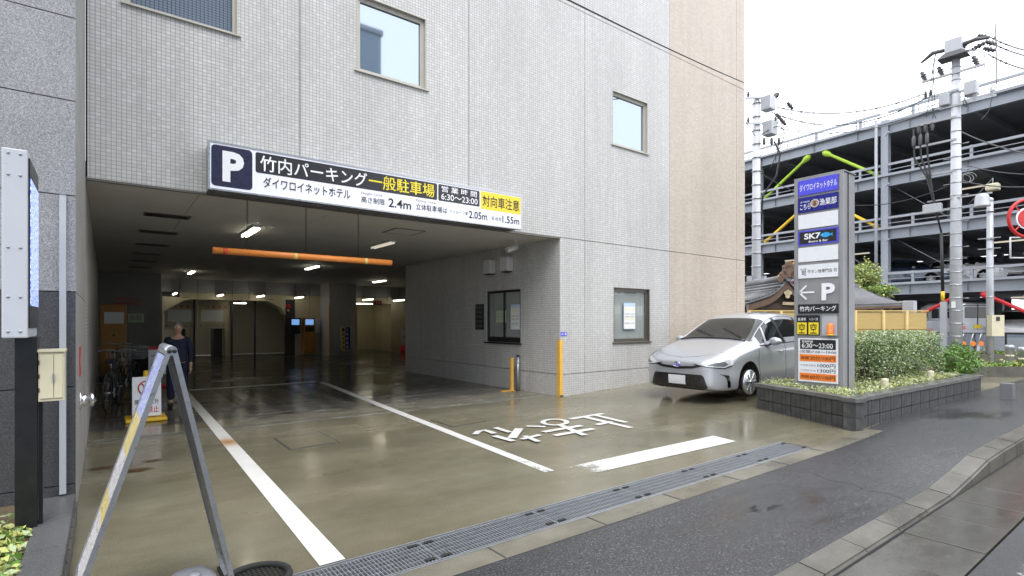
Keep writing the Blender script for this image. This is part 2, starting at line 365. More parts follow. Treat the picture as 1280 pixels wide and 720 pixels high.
def text(name, s, mat, parent, c0, c1, normal, bold=.0, depth=.002, stretch=True, xdir=None, updir=None, nm_force=None):
    """lettering fitted into the flat box from lower-left c0 to upper-right c1 of the face it is printed on"""
    if any(ord(ch) > 0x2fff for ch in s): bold = min(bold, .009) if nm_force is None else nm_force
    cu = bpy.data.curves.new(name, 'FONT'); cu.body = s; cu.size = 1; cu.offset = bold; cu.resolution_u = 3
    o = bpy.data.objects.new('tmp_text', cu); C.objects.link(o)
    me = bpy.data.meshes.new_from_object(o.evaluated_get(bpy.context.evaluated_depsgraph_get()))
    bpy.data.objects.remove(o); bpy.data.curves.remove(cu); me.name = name
    vs = me.vertices; x0 = min(v.co.x for v in vs); x1 = max(v.co.x for v in vs); y0 = min(v.co.y for v in vs); y1 = max(v.co.y for v in vs)
    c0, c1, n = Vector(c0), Vector(c1), Vector(normal).normalized()
    up = Vector(updir) if updir else Vector((0, 0, 1)); xd = Vector(xdir) if xdir else up.cross(n).normalized()
    W = (c1 - c0).dot(xd); H = (c1 - c0).dot(up)
    sx, sy = W / (x1 - x0), H / (y1 - y0)
    if not stretch: sx = sy = min(sx, sy)
    for v in vs:
        v.co = c0 + xd * (v.co.x - x0) * sx + up * (v.co.y - y0) * sy + n * depth
    me.materials.clear(); me.materials.append(M[mat])
    return link(name, me, parent)

# ================================================================== GROUND
YF = 7.99            # facade plane
XL, XR = -.18, 7.24  # side walls of the entrance
ZC = 3.18            # soffit height
def gh(x, y):        # ground height of the forecourt and pavement
    a = .10 * sstep(6.8, 10.5, x)
    b = .02 + .13 * sstep(5.6, 7.4, x)
    t = sstep(1.57, 2.9, y)
    return b * (1 - t) + a * t
def sheet(name, mat, x0, x1, y0, y1, nx, ny, hf):
    bm = bmesh.new(); g = [[bm.verts.new((x0+(x1-x0)*i/nx, y0+(y1-y0)*j/ny, hf(x0+(x1-x0)*i/nx, y0+(y1-y0)*j/ny))) for j in range(ny+1)] for i in range(nx+1)]
    for i in range(nx):
        for j in range(ny): f = bm.faces.new((g[i][j], g[i+1][j], g[i+1][j+1], g[i][j+1])); f.smooth = True
    me = bpy.data.meshes.new(name); bm.to_mesh(me); bm.free(); me.materials.append(M[mat]); return struct(link(name, me))
b = MB().quad((-900,-900,-.3),(900,-900,-.3),(900,900,-.3),(-900,900,-.3)); struct(b.build('ground', 'far_paving'))
YG0, YG1 = 2.965, 3.31                     # drain
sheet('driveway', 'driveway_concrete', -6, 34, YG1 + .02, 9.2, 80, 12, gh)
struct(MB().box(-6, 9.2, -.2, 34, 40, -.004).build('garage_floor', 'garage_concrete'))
sheet('driveway_edge', 'edge_concrete', -6, 8.3, 2.74, YG0 - .02, 40, 2, lambda x, y: gh(x, y) + .002)
sheet('pavement', 'asphalt_wet', -8, 40, 1.57, 2.74, 120, 8, gh)
sheet('far_pavement', 'asphalt_wet', 8.3, 40, 2.74, YG0 - .02, 60, 2, gh)
struct(MB().box(6.95, YG0-.02, -.1, 8.2, YG1+.02, .0).build('driveway_patch', 'driveway_concrete')) if False else None
sheet('driveway_strip', 'driveway_concrete', 6.71, 34, YG0 - .02, YG1 + .02, 40, 2, lambda x, y: gh(x, y) + .001)
struct(MB().box(-60, -9, -.2, 90, .93, -.03).build('road', 'road_asphalt'))
struct(MB().box(-60, -12, -.2, 90, -9, .08).build('opposite_pavement', 'asphalt_wet'))
struct(MB().box(-6, YG0-.02, -.25, 6.72, YG1+.02, -.14).build('drain_channel', 'joint_dark'))
struct(MB().box(40, -.3, -.25, 41, 40, .05).build('far_edge', 'far_paving')) if False else None
# garage threshold line: slight pale stain strip is in the concrete; a narrow joint runs across the mouth
struct(MB().box(XL, 8.46, -.001, XR + .4, 8.475, .0045).build('floor_joint', 'joint_dark'))
# kerb stones and gutter slabs
kerb = thing('kerb', 'row of concrete kerb stones along the road edge', 'kerb', (5, 1.48, 0)); kerb['kind'] = 'structure'; del kerb['category']
def kz(x): return .02 + .13 * sstep(5.7, 7.3, x)
x = -2.0
while x < 34:
    L = .6; x1 = x + L - .012
    r = random.uniform(-.002, .002)
    za, zb = kz(x) + r + .006, kz(x1) + r + .006
    m_ = MB()
    m_.hexa([(x,1.405,-.1),(x1,1.405,-.1),(x1,1.575,-.1),(x,1.575,-.1)], [(x,1.405,za-.02),(x1,1.405,zb-.02),(x1,1.575,za if 0 else zb),(x,1.575,za)])
    o = m_.build('kerbstone', 'kerb_concrete', kerb)
    # chamfer along the road side
    bm = bmesh.new(); bm.from_mesh(o.data)
    es = [e for e in bm.edges if all(abs(v.co.y - 1.405) < 1e-4 and v.co.z > -.05 for v in e.verts)]
    bmesh.ops.bevel(bm, geom=es, offset=.018, segments=3, affect='EDGES'); bm.to_mesh(o.data); bm.free()
    x += L
gut = thing('gutter', 'row of flat concrete gutter slabs below the kerb', 'gutter', (5, 1.2, 0)); gut['kind'] = 'structure'; del gut['category']
slab = None
x = -2.0; k = 0
while x < 30:
    if slab is None:
        slab = MB().box(0, 0, -.15, .592, .455, 0, bev=.004).build('gutter_slab', 'gutter_concrete', gut); o = slab
    else: o = slab.copy(); C.objects.link(o); o.parent = gut
    o.matrix_parent_inverse = Matrix.Translation(-Vector(gut.location)); o.location = (x, .94, -.018 + random.uniform(-.003, .003)); x += .6
struct(MB().box(-4, 1.397, -.04, 34, 1.404, -.006).build('gutter_water_line', 'joint_dark'))
# drain grating
drain = thing('drain_grating', 'long galvanised steel drain grating across the driveway', 'drain grating', (3, 3.1, 0))
def grate_mesh():
    m_ = MB(); L, Wd = .99, YG1 - YG0 - .03
    n = 40
    for i in range(n + 1):
        xx = L * i / n; m_.box(xx - .0035, 0, -.03, xx + .0035, Wd, 0)
    for j in range(6):
        yy = Wd * j / 5; t = .012 if j in (0, 5) else .004
        m_.box(-.004, yy - t / 2, -.032, L + .004, yy + t / 2, .0015)
    return m_.build('grate_panel', 'steel_galv', drain)
gm = None
for i in range(9):
    x0 = -1.3 + i * 1.0 - .0
    if x0 > 6.2: break
    if gm is None: gm = o = grate_mesh()
    else: o = gm.copy(); C.objects.link(o); o.parent = drain
    o.matrix_parent_inverse = Matrix.Translation(-Vector(drain.location)); o.location = (x0, YG0 + .015, .0)
    for yy in (YG0 + .05, YG1 - .05):
        MB().box(x0 + .02, yy - .014, .003, x0 + .085, yy + .014, .008).build('clip', 'black_rubber', drain)
        MB().box(x0 + .9, yy - .014, .003, x0 + .965, yy + .014, .008).build('clip', 'black_rubber', drain)
for yy in (YG0 - .018, YG1 + .003):
    MB().box(-1.3, yy, -.1, 6.72, yy + .016, .004).build('frame_rail', 'steel_galv', drain)
# painted lines
def paint(name, pts, mat, dz=.005):
    m_ = MB(); P = [Vector(p) for p in pts]; n = 24; (a, b_, c_, d) = P
    for i in range(n):
        t0, t1 = i / n, (i + 1) / n
        q = [a.lerp(b_, t0), a.lerp(b_, t1), d.lerp(c_, t1), d.lerp(c_, t0)]
        m_.quad(*[(v.x, v.y, gh(v.x, v.y) * (v.y < 9.2) + dz) for v in q])
    return struct(m_.build(name, mat))
def pg(px, py): return gp(px, py)
paint('lane_line', [(1.05, YG1 + .03, 0), (1.33, 14.8, 0), (1.46, 14.8, 0), (1.21, YG1 + .03, 0)], 'road_paint_rust')
p0, p1 = gp(400, 477), gp(691, 589)
paint('lane_line', [(p0.x - .08, 13.7, 0), (p1.x - .10, p1.y, 0), (p1.x + .02, p1.y, 0), (p0.x + .08, 13.7, 0)], 'road_paint_lane')
paint('lane_line', [(1.46, 13.46, 0), (p0.x + .08, 13.46, 0), (p0.x + .08, 13.72, 0), (1.46, 13.72, 0)], 'road_paint')
m_ = MB().quad((2.2, .60, -.026), (30, .60, -.026), (30, .76, -.026), (2.2, .76, -.026)); struct(m_.build('road_edge_line', 'road_paint_old'))
a, b_, c_, d = gp(706, 585), gp(892, 545), gp(920, 552), gp(742, 592)
paint('stop_line', [a, b_, c_, d], 'road_paint_stop')
# stop lettering for leaving drivers (read from inside the garage)
def strokes(parts_):
    for si, pts in enumerate(parts_):
        wd = pts[0] * .86; jn = 0; P = [gp(x_, y_, .02) for x_, y_ in pts[1:]]; m_ = MB()
        rows_ = []
        for k_, p in enumerate(P):
            d = (P[min(k_ + 1, len(P) - 1)] - P[max(k_ - 1, 0)]).normalized(); n_ = Vector((-d.y, d.x, 0)) * wd / 2
            rows_.append([m_.bm.verts.new((v.x, v.y, gh(v.x, v.y) + .007 + si * .0012)) for v in (p - n_, p + n_)])
        for r0, r1 in zip(rows_, rows_[1:]): m_.bm.faces.new((r0[0], r1[0], r1[1], r0[1]))
        struct(m_.build('road_lettering', 'road_paint_text'))
paint_road('road_paint_text', .33, 0)
ell = [(693.5 + 15 * math.cos(t), 527.2 + 3.6 * math.sin(t)) for t in [2 * math.pi * k / 18 for k in range(19)]]
strokes([(.12, (713, 522.5), (754, 515.8)), (.12, (728, 519.5), (789, 533.5)), (.11, (742, 517.5), (783, 527)), (.11, (746, 530), (764, 526)),
         (.12, (679, 539), (727, 531)), (.12, (693, 543.5), (742, 535)), (.11, (700, 530.5), (731, 543.3)), (.10, (658, 532), (682, 532.8)), (.09, *ell),
         (.10, (594, 542.5), (598, 538.8), (606, 537.4), (613, 539.5), (618, 541.5)), (.10, (619, 534.2), (638, 540)), (.11, (618, 544.5), (642, 551)), (.14, (649, 535.5), (640, 547.5)), (.09, (652, 549), (675, 543.5)), (.09, (656, 545), (673, 552))])
# inspection covers in the driveway
for qd, lb in ((((342, 548), (400, 540), (426, 553), (362, 562.5)), 'flush inspection cover in the middle of the driveway, right of the rust stained line'), (((537, 525), (581, 517.5), (609, 526.5), (566, 534)), 'flush inspection cover crossed by the worn right lane line')):
    P_ = [gp(x_, y_, 0) for x_, y_ in qd]; c_ = sum(P_, Vector()) / 4
    I_ = [p + (c_ - p).normalized() * .03 for p in P_]
    cv = MB().prism([(p.x, p.y, .0035) for p in I_][::-1], (0, 0, .003)).build('inspection_cover', 'driveway_concrete')
    m_ = MB()
    for k in range(4): m_.hexa([(p.x, p.y, .0) for p in (P_[k], P_[(k+1) % 4], I_[(k+1) % 4], I_[k])], [(p.x, p.y, .0052) for p in (P_[k], P_[(k+1) % 4], I_[(k+1) % 4], I_[k])])
    m_.build('rim', 'joint_dark', cv); tag(cv, lb, 'manhole cover')

def stain(name, col, thr, rough=.4, sc=2.0):
    m, nt, bs = newmat(name); bs.inputs['Base Color'].default_value = (*col, 1); bs.inputs['Roughness'].default_value = rough
    v = math_(nt, 'ADD', math_(nt, 'MULTIPLY', noise(nt, sc, 8, .75, stretch=(1, 2.2, 1)), .65), math_(nt, 'MULTIPLY', noise(nt, 38, 4, .8), .35))
    nt.links.new(math_(nt, 'MULTIPLY', ramp(nt, v, [(thr, 0.0), (thr + .16, 1.0)]), .6), bs.inputs['Alpha'])
stain('stain_pale', (.34, .33, .30), .46); stain('stain_dark', (.03, .028, .022), .47, .2, 1.2); stain('stain_rust', (.20, .09, .03), .5, .4, 5)
struct(MB().box(XL + .05, 8.22, .001, XR - .05, 8.62, .0032).build('pale_stain', 'stain_pale'))
struct(MB().box(1.6, 8.7, .0005, XR - .1, 10.6, .0026).build('dusty_patch', 'stain_pale'))
for x0_ in (1.9, 2.35, 3.2, 3.65): struct(MB().box(x0_, 8.9, .003, x0_ + .22, 13.4, .0036).build('tyre_mark', 'stain_dark'))
nt_r = M['stain_rust'].node_tree; tcr = nt_r.nodes.new('ShaderNodeTexCoord'); vdr = nt_r.nodes.new('ShaderNodeVectorMath'); vdr.operation = 'DISTANCE'
mpr = nt_r.nodes.new('ShaderNodeMapping'); mpr.inputs['Scale'].default_value = (1, 1, 0); nt_r.links.new(tcr.outputs['Generated'], mpr.inputs[0]); nt_r.links.new(mpr.outputs[0], vdr.inputs[0]); vdr.inputs[1].default_value = (.5, .5, 0)
nt_r.links.new(math_(nt_r, 'MULTIPLY', ramp(nt_r, math_(nt_r, 'ADD', vdr.outputs['Value'], math_(nt_r, 'MULTIPLY', noise(nt_r, 9, 4), .25)), [(.15, 1.0), (.52, 0.0)]), .75), nt_r.nodes['Principled BSDF'].inputs['Alpha'])
M['stain_rust'].node_tree.nodes['Principled BSDF'].inputs['Base Color'].default_value = (.10, .05, .02, 1)
for (px_, py_, r_) in ((125, 586, .16), (172, 588, .2), (190, 576, .13)):
    q_ = gp(px_, py_, 0); struct(MB().box(q_.x - r_, q_.y - r_ * .7, .003, q_.x + r_, q_.y + r_ * .7, .0036).build('rust_stain', 'stain_rust'))
for k in range(13): struct(MB().box(-3.5 + k * .92, 2.742, .0, -3.488 + k * .92, 2.942, .0045 + gh(-3.5 + k * .92, 2.8)).build('edge_joint', 'joint_dark'))
m_ = MB(); cp_ = [(5.3, 1.6), (5.38, 1.75), (5.33, 1.9), (5.46, 2.05), (5.43, 2.25), (5.55, 2.4), (5.52, 2.7)]
for (xa_, ya_), (xb_, yb_) in zip(cp_, cp_[1:]): m_.quad(*[(x_, y_, gh(x_, y_) + .003) for x_, y_ in ((xa_, ya_), (xa_ + .008, ya_), (xb_ + .008, yb_), (xb_, yb_))])
struct(m_.build('pavement_crack', 'joint_dark'))
jt = [gp(733, 503, .0), gp(893, 543, .0)]
m_ = MB(); n_ = 12
for k in range(n_):
    a_, b_ = jt[0].lerp(jt[1], k / n_), jt[0].lerp(jt[1], (k + 1) / n_); m_.quad(*[(x_, y_, gh(x_, y_) + .0035) for x_, y_ in ((a_.x, a_.y - .006), (b_.x, b_.y - .006), (b_.x, b_.y + .006), (a_.x, a_.y + .006))])
struct(m_.build('floor_joint', 'joint_dark'))

# ================================================================== HOTEL BUILDING
H = thing('hotel_building', 'large tiled building with a wide ground floor garage entrance, grey tiles and a beige strip', 'building', (7, YF, 0))
XE = onY(931, 300, YF).x                    # right end of the facade
XB = onY(837, 300, YF).x                    # start of the beige strip
sx = [onY(p, 300, YF).x for p in (375, 586, 731)]
XB2 = onY(920.5, 300, YF).x
YRE = 14.9; XI = XE - .06
zs_low = .44
ZT = 16.0
def rects_minus(r, holes):
    rs = [r]
    for h in holes:
        out = []
        for (x0, z0, x1, z1) in rs:
            a0, c0, a1, c1 = max(x0, h[0]), max(z0, h[1]), min(x1, h[2]), min(z1, h[3])
            if a0 >= a1 or c0 >= c1: out.append((x0, z0, x1, z1)); continue
            if x0 < a0: out.append((x0, z0, a0, z1))
            if a1 < x1: out.append((a1, z0, x1, z1))
            if z0 < c0: out.append((a0, z0, a1, c0))
            if c1 < z1: out.append((a0, c1, a1, z1))
        rs = out
    return rs
def wrect(l, r, t, b):                       # px rows for window opening on facade: corners (l,t) .. (r,b)
    p = onY(l[0], l[1], YF); q = onY(r[0], r[1], YF); return p, q
def win_open(xl, xr, ylb, yrb, ylt=None, yrt=None):
    pl = onY(xl, ylb, YF); pr = onY(xr, yrb, YF); zb = (pl.z + pr.z) / 2
    zt = onY(xr, yrt, YF).z if yrt is not None else zb + 1.4
    return (pl.x, zb, pr.x, zt)
W2 = win_open(446, 532.5, 88, 113.5, None, 24)
W1 = win_open(156, 297, 5, 45); W1 = (W1[0], W2[1], W1[2], W2[3])
W3 = win_open(765.5, 809.5, 180.5, 193, None, 128.5)
W4 = win_open(767, 812, 428.5, 427.5, None, 361.5)
W3 = (W3[0], W2[1], W3[2], W2[3])
holes = [W1, W2, W3, W4]
def wall_panel(x0, z0, x1, z1, mat, gl=.006, gr=.006, gb=.006, gt=.006):
    m_ = MB()
    for (a, c, b2, d) in rects_minus((x0 + gl, z0 + gb, x1 - gr, z1 - gt), holes):
        m_.box(a, YF, c, b2, YF + .05, d)
    return m_.build('wall_panel', mat, H)
cols = [XL + .012, sx[0], sx[1], sx[2], XB]
ZL2 = 7.9
for i in range(4):
    for (za, zb) in ((ZC, ZL2), (ZL2, ZT)):
        wall_panel(cols[i], za, cols[i+1], zb, 'tile_grey', gr=0 if i == 3 else .006, gb=0 if cols[i+1] < XR else .006)
for (a, c) in ((XR, sx[2]), (sx[2], XB)):
    wall_panel(a, zs_low, c, ZC, 'tile_grey', gl=0 if a == XR else .006, gr=0 if c == XB else .006)
    wall_panel(a, -.2, c, zs_low, 'tile_grey', gl=0 if a == XR else .006, gr=0 if c == XB else .006)
for (a, c) in ((XB, XB2), (XB2, XE)):
    for (za, zb) in ((-.2, ZC), (ZC, ZL2), (ZL2, ZT)):
        wall_panel(a, za, c, zb, 'tile_beige', gr=0 if c == XE else .006)
# structure behind the cladding
m_ = MB()
for (a, c, b2, d) in rects_minus((XL, ZC + .012, XE - .052, ZT), holes): m_.box(a, YF + .052, c, b2, YF + .3, d)
for (a, c, b2, d) in rects_minus((XR + .052, -.2, XE - .052, ZC + .012), holes): m_.box(a, YF + .052, c, b2, YF + .3, d)
m_.build('wall_core', 'joint_dark', H)
MB().box(XE - .05, YF + .051, -.2, XE, YRE - .06, ZT).build('end_wall', 'tile_beige', H)
MB().box(XL, YF, ZT + .002, XE, 24, ZT + .15).build('roof', 'ceiling_white', H)
# metal drip edge above the entrance
MB().box(XL + .01, YF - .012, ZC - .03, XR, YF + .04, ZC - .002).build('soffit_trim', 'frame_bronze', H)
def window(r, mat_f, mat_g, deep=.1, label=None, sash=None):
    x0, z0, x1, z1 = r; fw = .055
    m_ = MB(); y0, y1 = YF + deep - .05, YF + deep + .04
    m_.box(x0, y0, z0, x1, y1, z0 + fw); m_.box(x0, y0, z1 - fw, x1, y1, z1)
    m_.box(x0, y0, z0 + fw, x0 + fw, y1, z1 - fw); m_.box(x1 - fw, y0, z0 + fw, x1, y1, z1 - fw)
    f = m_.build('window', mat_f, H)
    MB().box(x0 + fw, y0 + .04, z0 + fw, x1 - fw, y0 + .05, z1 - fw).build('pane', mat_g, f)
    # reveals and sill
    rv = MB(); t = .012
    rv.box(x0, YF - .004, z1 - t, x1, y0, z1); rv.box(x0, YF - .004, z0, x0 + t, y0, z1 - t); rv.box(x1 - t, YF - .004, z0, x1, y0, z1 - t)
    rv.build('reveal', 'frame_bronze' if mat_f != 'frame_beige' else 'frame_beige', f)
    MB().hexa([(x0 - .04, YF - .035, z0 - .012), (x1 + .04, YF - .035, z0 - .012), (x1 + .04, y0, z0 - .002), (x0 - .04, y0, z0 - .002)],
              [(x0 - .04, YF - .035, z0 + .006), (x1 + .04, YF - .035, z0 + .006), (x1 + .04, y0, z0 + .02), (x0 - .04, y0, z0 + .02)]).build('sill', mat_f, f)
    if sash:
        s_ = MB(); a, c = x0 + fw, x1 - fw; ya = y0 + .008
        s_.box(a, ya, z0 + fw, c, ya + .03, z0 + fw + sash); s_.box(a, ya, z1 - fw - sash, c, ya + .03, z1 - fw); s_.box(a, ya, z0+fw+sash, a + sash, ya + .03, z1-fw-sash); s_.box(c - sash, ya, z0+fw+sash, c, ya + .03, z1-fw-sash)
        s_.build('sash', mat_f, f)
    return f
w1 = window(W1, 'frame_beige', 'glass_reflected_grid'); w1['label'] = 'beige framed window with a reflected blue grid painted into the glass, at the upper left'
w2 = window(W2, 'frame_beige', 'glass_sky', sash=.02); w2['label'] = 'beige framed upper window reflecting the sky'
w3 = window(W3, 'frame_beige', 'glass_sky', sash=.02); w3['label'] = 'small upper window on the right part of the facade'
w4 = window(W4, 'frame_bronze', 'glass_clear', sash=.03); w4['label'] = 'ground floor bronze framed office window with a notice'
# office room behind the ground floor windows
m_ = MB(); m_.box(7.9, 14, .3, 12.5, 14.1, 3.1); m_.box(12.4, 8.4, .3, 12.5, 14, 3.1); m_.box(7.5, 8.4, .2, 12.5, 14, .3); m_.box(7.5, 8.4, 3.0, 12.5, 14, 3.1)
m_.build('office_room', 'interior_grey', H)
def notice(name, x0, z0, x1, z1, y, label):
    n = MB().box(x0, y - .004, z0, x1, y, z1).build(name, 'pale_blue')
    MB().box(x0 + .01, y - .0062, z0 + .01, x1 - .01, y - .0045, z1 - (z1 - z0) * .14).build('sheet', 'paper', n)
    h = z1 - z0
    for k, (f, mt) in enumerate(((.74, 'txt_yellow'), (.55, 'txt_grey'), (.45, 'txt_grey'), (.36, 'txt_yellow'), (.2, 'txt_grey'))):
        text('line_of_print', '料金のご案内' if mt == 'txt_yellow' else '駐車場 1000円', mt, n, (x0 + .03, y, z0 + h * f), (x1 - .03, y, z0 + h * (f + .055)), (0, -1, 0), depth=.008)
    text('heading', 'お知らせ', 'txt_white', n, (x0 + .03, y, z1 - h * .12), (x1 - .03, y, z1 - h * .03), (0, -1, 0), depth=.006)
    return tag(n, label, 'notice')
p, q = onY(778, 411.5, YF + .09), onY(792.5, 379, YF + .09)
notice('notice', p.x, p.z, q.x, q.z, YF + .055, 'pale blue and white notice in the ground floor window facing the street')

# ---- garage interior
YB = 24.6
m_ = MB().box(XL - .3, YF + .3, -.1, XL, 26, ZC + .2); m_.build('left_wall', 'tile_grey', H)
m_ = MB().box(XL - .3, YF, -.1, XL, YF + .3, ZC + .01); m_.build('left_wall_end', 'tile_grey', H)
# right wall of the entrance with the office hatch
SW0, SW1 = onX(650.6, 429, XR), onX(608, 362, XR)      # near and far jamb
sh = (SW0.y, 1.5 - .0, SW1.y, 0); wz0 = SW0.z; wz1 = onX(650.6, 361, XR).z
YRE = 14.9
m_ = MB()
for (a, c, b2, d) in rects_minus((YF + .05, zs_low + .006, YRE, ZC), [(SW0.y, wz0, SW1.y, wz1)]): m_.box(XR, a, c, XR + .05, b2, d)
m_.box(XR, YF + .05, -.1, XR + .05, YRE, zs_low - .006)
m_.build('right_wall', 'tile_grey', H)
m_ = MB()
for (a, c, b2, d) in rects_minus((YF + .3, -.1, YRE - .052, ZC), [(SW0.y, wz0, SW1.y, wz1)]): m_.box(XR + .052, a, c, XR + .25, b2, d)
m_.build('wall_core', 'joint_dark', H)
MB().box(XR + .02, YRE - .05, -.1, XE - .06, YRE, ZC).build('return_wall', 'tile_grey', H)
MB().box(XR - .002, YRE - .02, .0, XR + .05, YRE + .005, 2.2).build('corner_guard', 'yellow_guard', H)
# hatch window
m_ = MB(); f = .05; xx0, xx1 = XR + .03, XR + .1
m_.box(xx0, SW0.y, wz0, xx1, SW1.y, wz0 + f * 2.4); m_.box(xx0, SW0.y, wz1 - f, xx1, SW1.y, wz1); m_.box(xx0, SW0.y, wz0 + f*2.4, xx1, SW0.y + f, wz1 - f); m_.box(xx0, SW1.y - f, wz0 + f*2.4, xx1, SW1.y, wz1 - f)
ym = (SW0.y + SW1.y) / 2; m_.box(xx0 + .01, ym - .03, wz0 + f*2.4, xx1, ym + .03, wz1 - f)
hw = m_.build('window', 'frame_black', H); hw['label'] = 'dark framed sliding office hatch in the side wall of the entrance'
MB().box(XR + .06, SW0.y + f, wz0 + f, XR + .07, SW1.y - f, wz1 - f).build('pane', 'glass_clear', hw)
MB().box(XR - .05, SW0.y - .04, wz0 - .035, XR + .03, SW1.y + .06, wz0 - .002).build('sill', 'frame_black', hw)
def notice_x(ya, za, yb, zb, xx, label, green=False):
    n = MB().box(xx, ya, za, xx + .004, yb, zb).build('notice', 'sign_green' if green else 'pale_blue')
    y_hi, y_lo = max(ya, yb), min(ya, yb); h = zb - za
    if not green:
        MB().box(xx - .002, y_lo + .01, za + .01, xx - .0005, y_hi - .01, zb - h * .14).build('sheet', 'paper', n)
        text('heading', 'お知らせ', 'txt_white', n, (xx, y_hi - .03, zb - h * .12), (xx, y_lo + .03, zb - h * .03), (-1, 0, 0), depth=.004)
    for f_, mt in ((.7, 'txt_yellow' if not green else 'txt_grey'), (.5, 'txt_grey'), (.38, 'txt_grey'), (.2, 'txt_grey')):
        text('line_of_print', '料金のご案内', mt, n, (xx, y_hi - .04, za + h * f_), (xx, y_lo + .04, za + h * (f_ + .07)), (-1, 0, 0), depth=.005)
    return tag(n, label, 'notice')
a, c = onX(636, 412, XR), onX(647.5, 380, XR)
notice_x(a.y, a.z, c.y, c.z, XR + .052, 'pale blue notice inside the dark office hatch window')
a, c = onX(618, 403, XR), onX(630, 388, XR)
notice_x(a.y, a.z, c.y, c.z, XR + .052, 'small green notice behind the hatch glass', True)
a, c = onX(595, 412, XR), onX(605, 380, XR)
n = MB().box(XR - .02, c.y, a.z, XR - .001, a.y, c.z).build('notice_plate', 'near_black')
for k in range(5):
    z_ = a.z + (c.z - a.z) * (.08 + .18 * k); text('line_of_print', '御利用時間' if k % 2 else '駐車場', 'txt_grey', n, (XR - .02, a.y - .04, z_), (XR - .02, c.y + .04, z_ + .075), (-1, 0, 0), depth=.003)
tag(n, 'black vertical notice plate on the tiled side wall left of the hatch', 'notice plate')
# ceiling of the garage, in boards
bx = [XL, 1.0, 2.8, 4.6, 6.0, XR]
ys = [YF + .045, 11.0, 14.0, 17.0, 20.5, 24.6]
for i in range(5):
    for j in range(5):
        MB().box(bx[i] + .003, ys[j] + .003, ZC, bx[i+1] - .003, ys[j+1] - .003, ZC + .02).build('ceiling_board', 'ceiling_white', H)
for j in range(2, 5):
    MB().box(XR + .003, max(ys[j], YRE) + .003, ZC, XI, ys[j+1] - .003, ZC + .02).build('ceiling_board', 'ceiling_white', H)
MB().box(XL - .3, YF + .045, ZC + .022, XE - .06, 30.2, ZC + .2).build('ceiling_core', 'joint_dark', H)
MB().box(XE - .06, YRE - .05, -.1, XE + .0, 30, ZC).build('side_wall', 'interior_cream', H)
# back wall: frieze of vertical boards, cream boards below, arched lift opening
def bk(px, py, Y=YB): return onY(px, py, Y)
xa, xb = bk(203, 400).x, bk(357, 400).x      # arch
z_ar = 2.38
xcl, xcr = 7.75, 8.95                        # brick column
fr0 = 2.66
x = -.15; k = 0
while x < XI - .01:
    x1 = min(x + .62, XI)
    MB().box(x + .008, YB, fr0, x1 - .008, YB + .06, ZC).build('frieze_board', 'frieze_grey', H)
    if x >= xb and x1 < 9.3:
        MB().box(x + .008, YB + .02, 0, x1 - .008, YB + .08, fr0 - .01).build('wall_board', 'interior_cream', H)
    elif x < xa + .3: MB().box(x + .008, YB + .02, 0, min(x1, xa) - .008, YB + .08, fr0 - .01).build('wall_board', 'interior_grey', H)
    else: MB().box(x + .008, YB + .02, z_ar + .08, x1 - .008, YB + .08, fr0 - .01).build('wall_board', 'interior_cream', H)
    x = x1
MB().box(XL, YB + .09, -.1, xa - .05, YB + .2, ZC).build('wall_core', 'joint_dark', H)
MB().box(xb, YB + .09, -.1, 9.3, YB + .2, ZC).build('wall_core', 'joint_dark', H)
MB().box(xa - .05, YB + .09, z_ar + .05, XI, YB + .2, ZC).build('wall_core', 'joint_dark', H)
# arch surround
prof = [(xa, 1.75), (xa + .12, 1.95), (xa + .7, z_ar - .05), (xa + 1.0, z_ar), (xb - .75, z_ar), (xb - .2, 2.1), (xb, 1.8)]
m_ = MB()
for (p, q) in zip(prof, prof[1:]):
    m_.hexa([(p[0], YB - .05, p[1] - .0), (q[0], YB - .05, q[1]), (q[0], YB + .6, q[1]), (p[0], YB + .6, p[1])], [(p[0], YB - .05, p[1] + .09), (q[0], YB - .05, q[1] + .09), (q[0], YB + .6, q[1] + .09), (p[0], YB + .6, p[1] + .09)])
m_.build('arch_trim', 'interior_cream', H)
m_ = MB()
m_.prism([(xa, YB, 1.75), (xa + .12, YB, 1.95), (xa + .7, YB, z_ar - .05), (xa + 1.0, YB, z_ar + .05), (xa, YB, z_ar + .1)], (0, .05, 0))
m_.build('arch_corner', 'interior_cream', H); m_ = MB(); m_.prism([(xb, YB, 1.8), (xb, YB, z_ar + .1), (xb - .75, YB, z_ar + .05), (xb - .2, YB, 2.1)], (0, .05, 0)); m_.build('arch_corner', 'interior_cream', H)
# lift bay behind the arch: two car lifts with hanging gates
YL = 27.5
MB().box(xa - 1, YL, 0, XI, YL + .1, 3.2).build('lift_back_wall', 'interior_cream', H)
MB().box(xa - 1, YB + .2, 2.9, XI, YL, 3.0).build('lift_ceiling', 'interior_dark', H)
for (pa, pb, lab) in ((205, 241, 'left'), (247, 287, 'right')):
    u0, u1 = onY(pa, 400, 25.6).x, onY(pb, 400, 25.6).x
    g = MB().box(u0, 25.6, 1.22, u1, 25.7, 2.35).build('lift_gate', 'interior_cream', H)
    MB().box(u0 + .12, 25.585, 1.5, u0 + .95, 25.598, 1.98).build('notice_board', 'paper', g)
    text('gate_lettering', '注 意 事 項', 'txt_red', g, (u0 + .3, 25.6, 2.05), (u0 + 1.1, 25.6, 2.17), (0, -1, 0), depth=.01)
    text('gate_lettering', '乗入禁止 前進入庫', 'txt_grey', g, (u0 + .05, 25.6, 1.28), (u0 + 1.0, 25.6, 1.37), (0, -1, 0), depth=.01)
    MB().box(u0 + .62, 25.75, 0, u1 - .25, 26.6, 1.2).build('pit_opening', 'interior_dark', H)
    MB().box(u1 - .18, 25.62, 0, u1 + .05, 25.9, 1.22).build('lift_post', 'interior_cream', H)
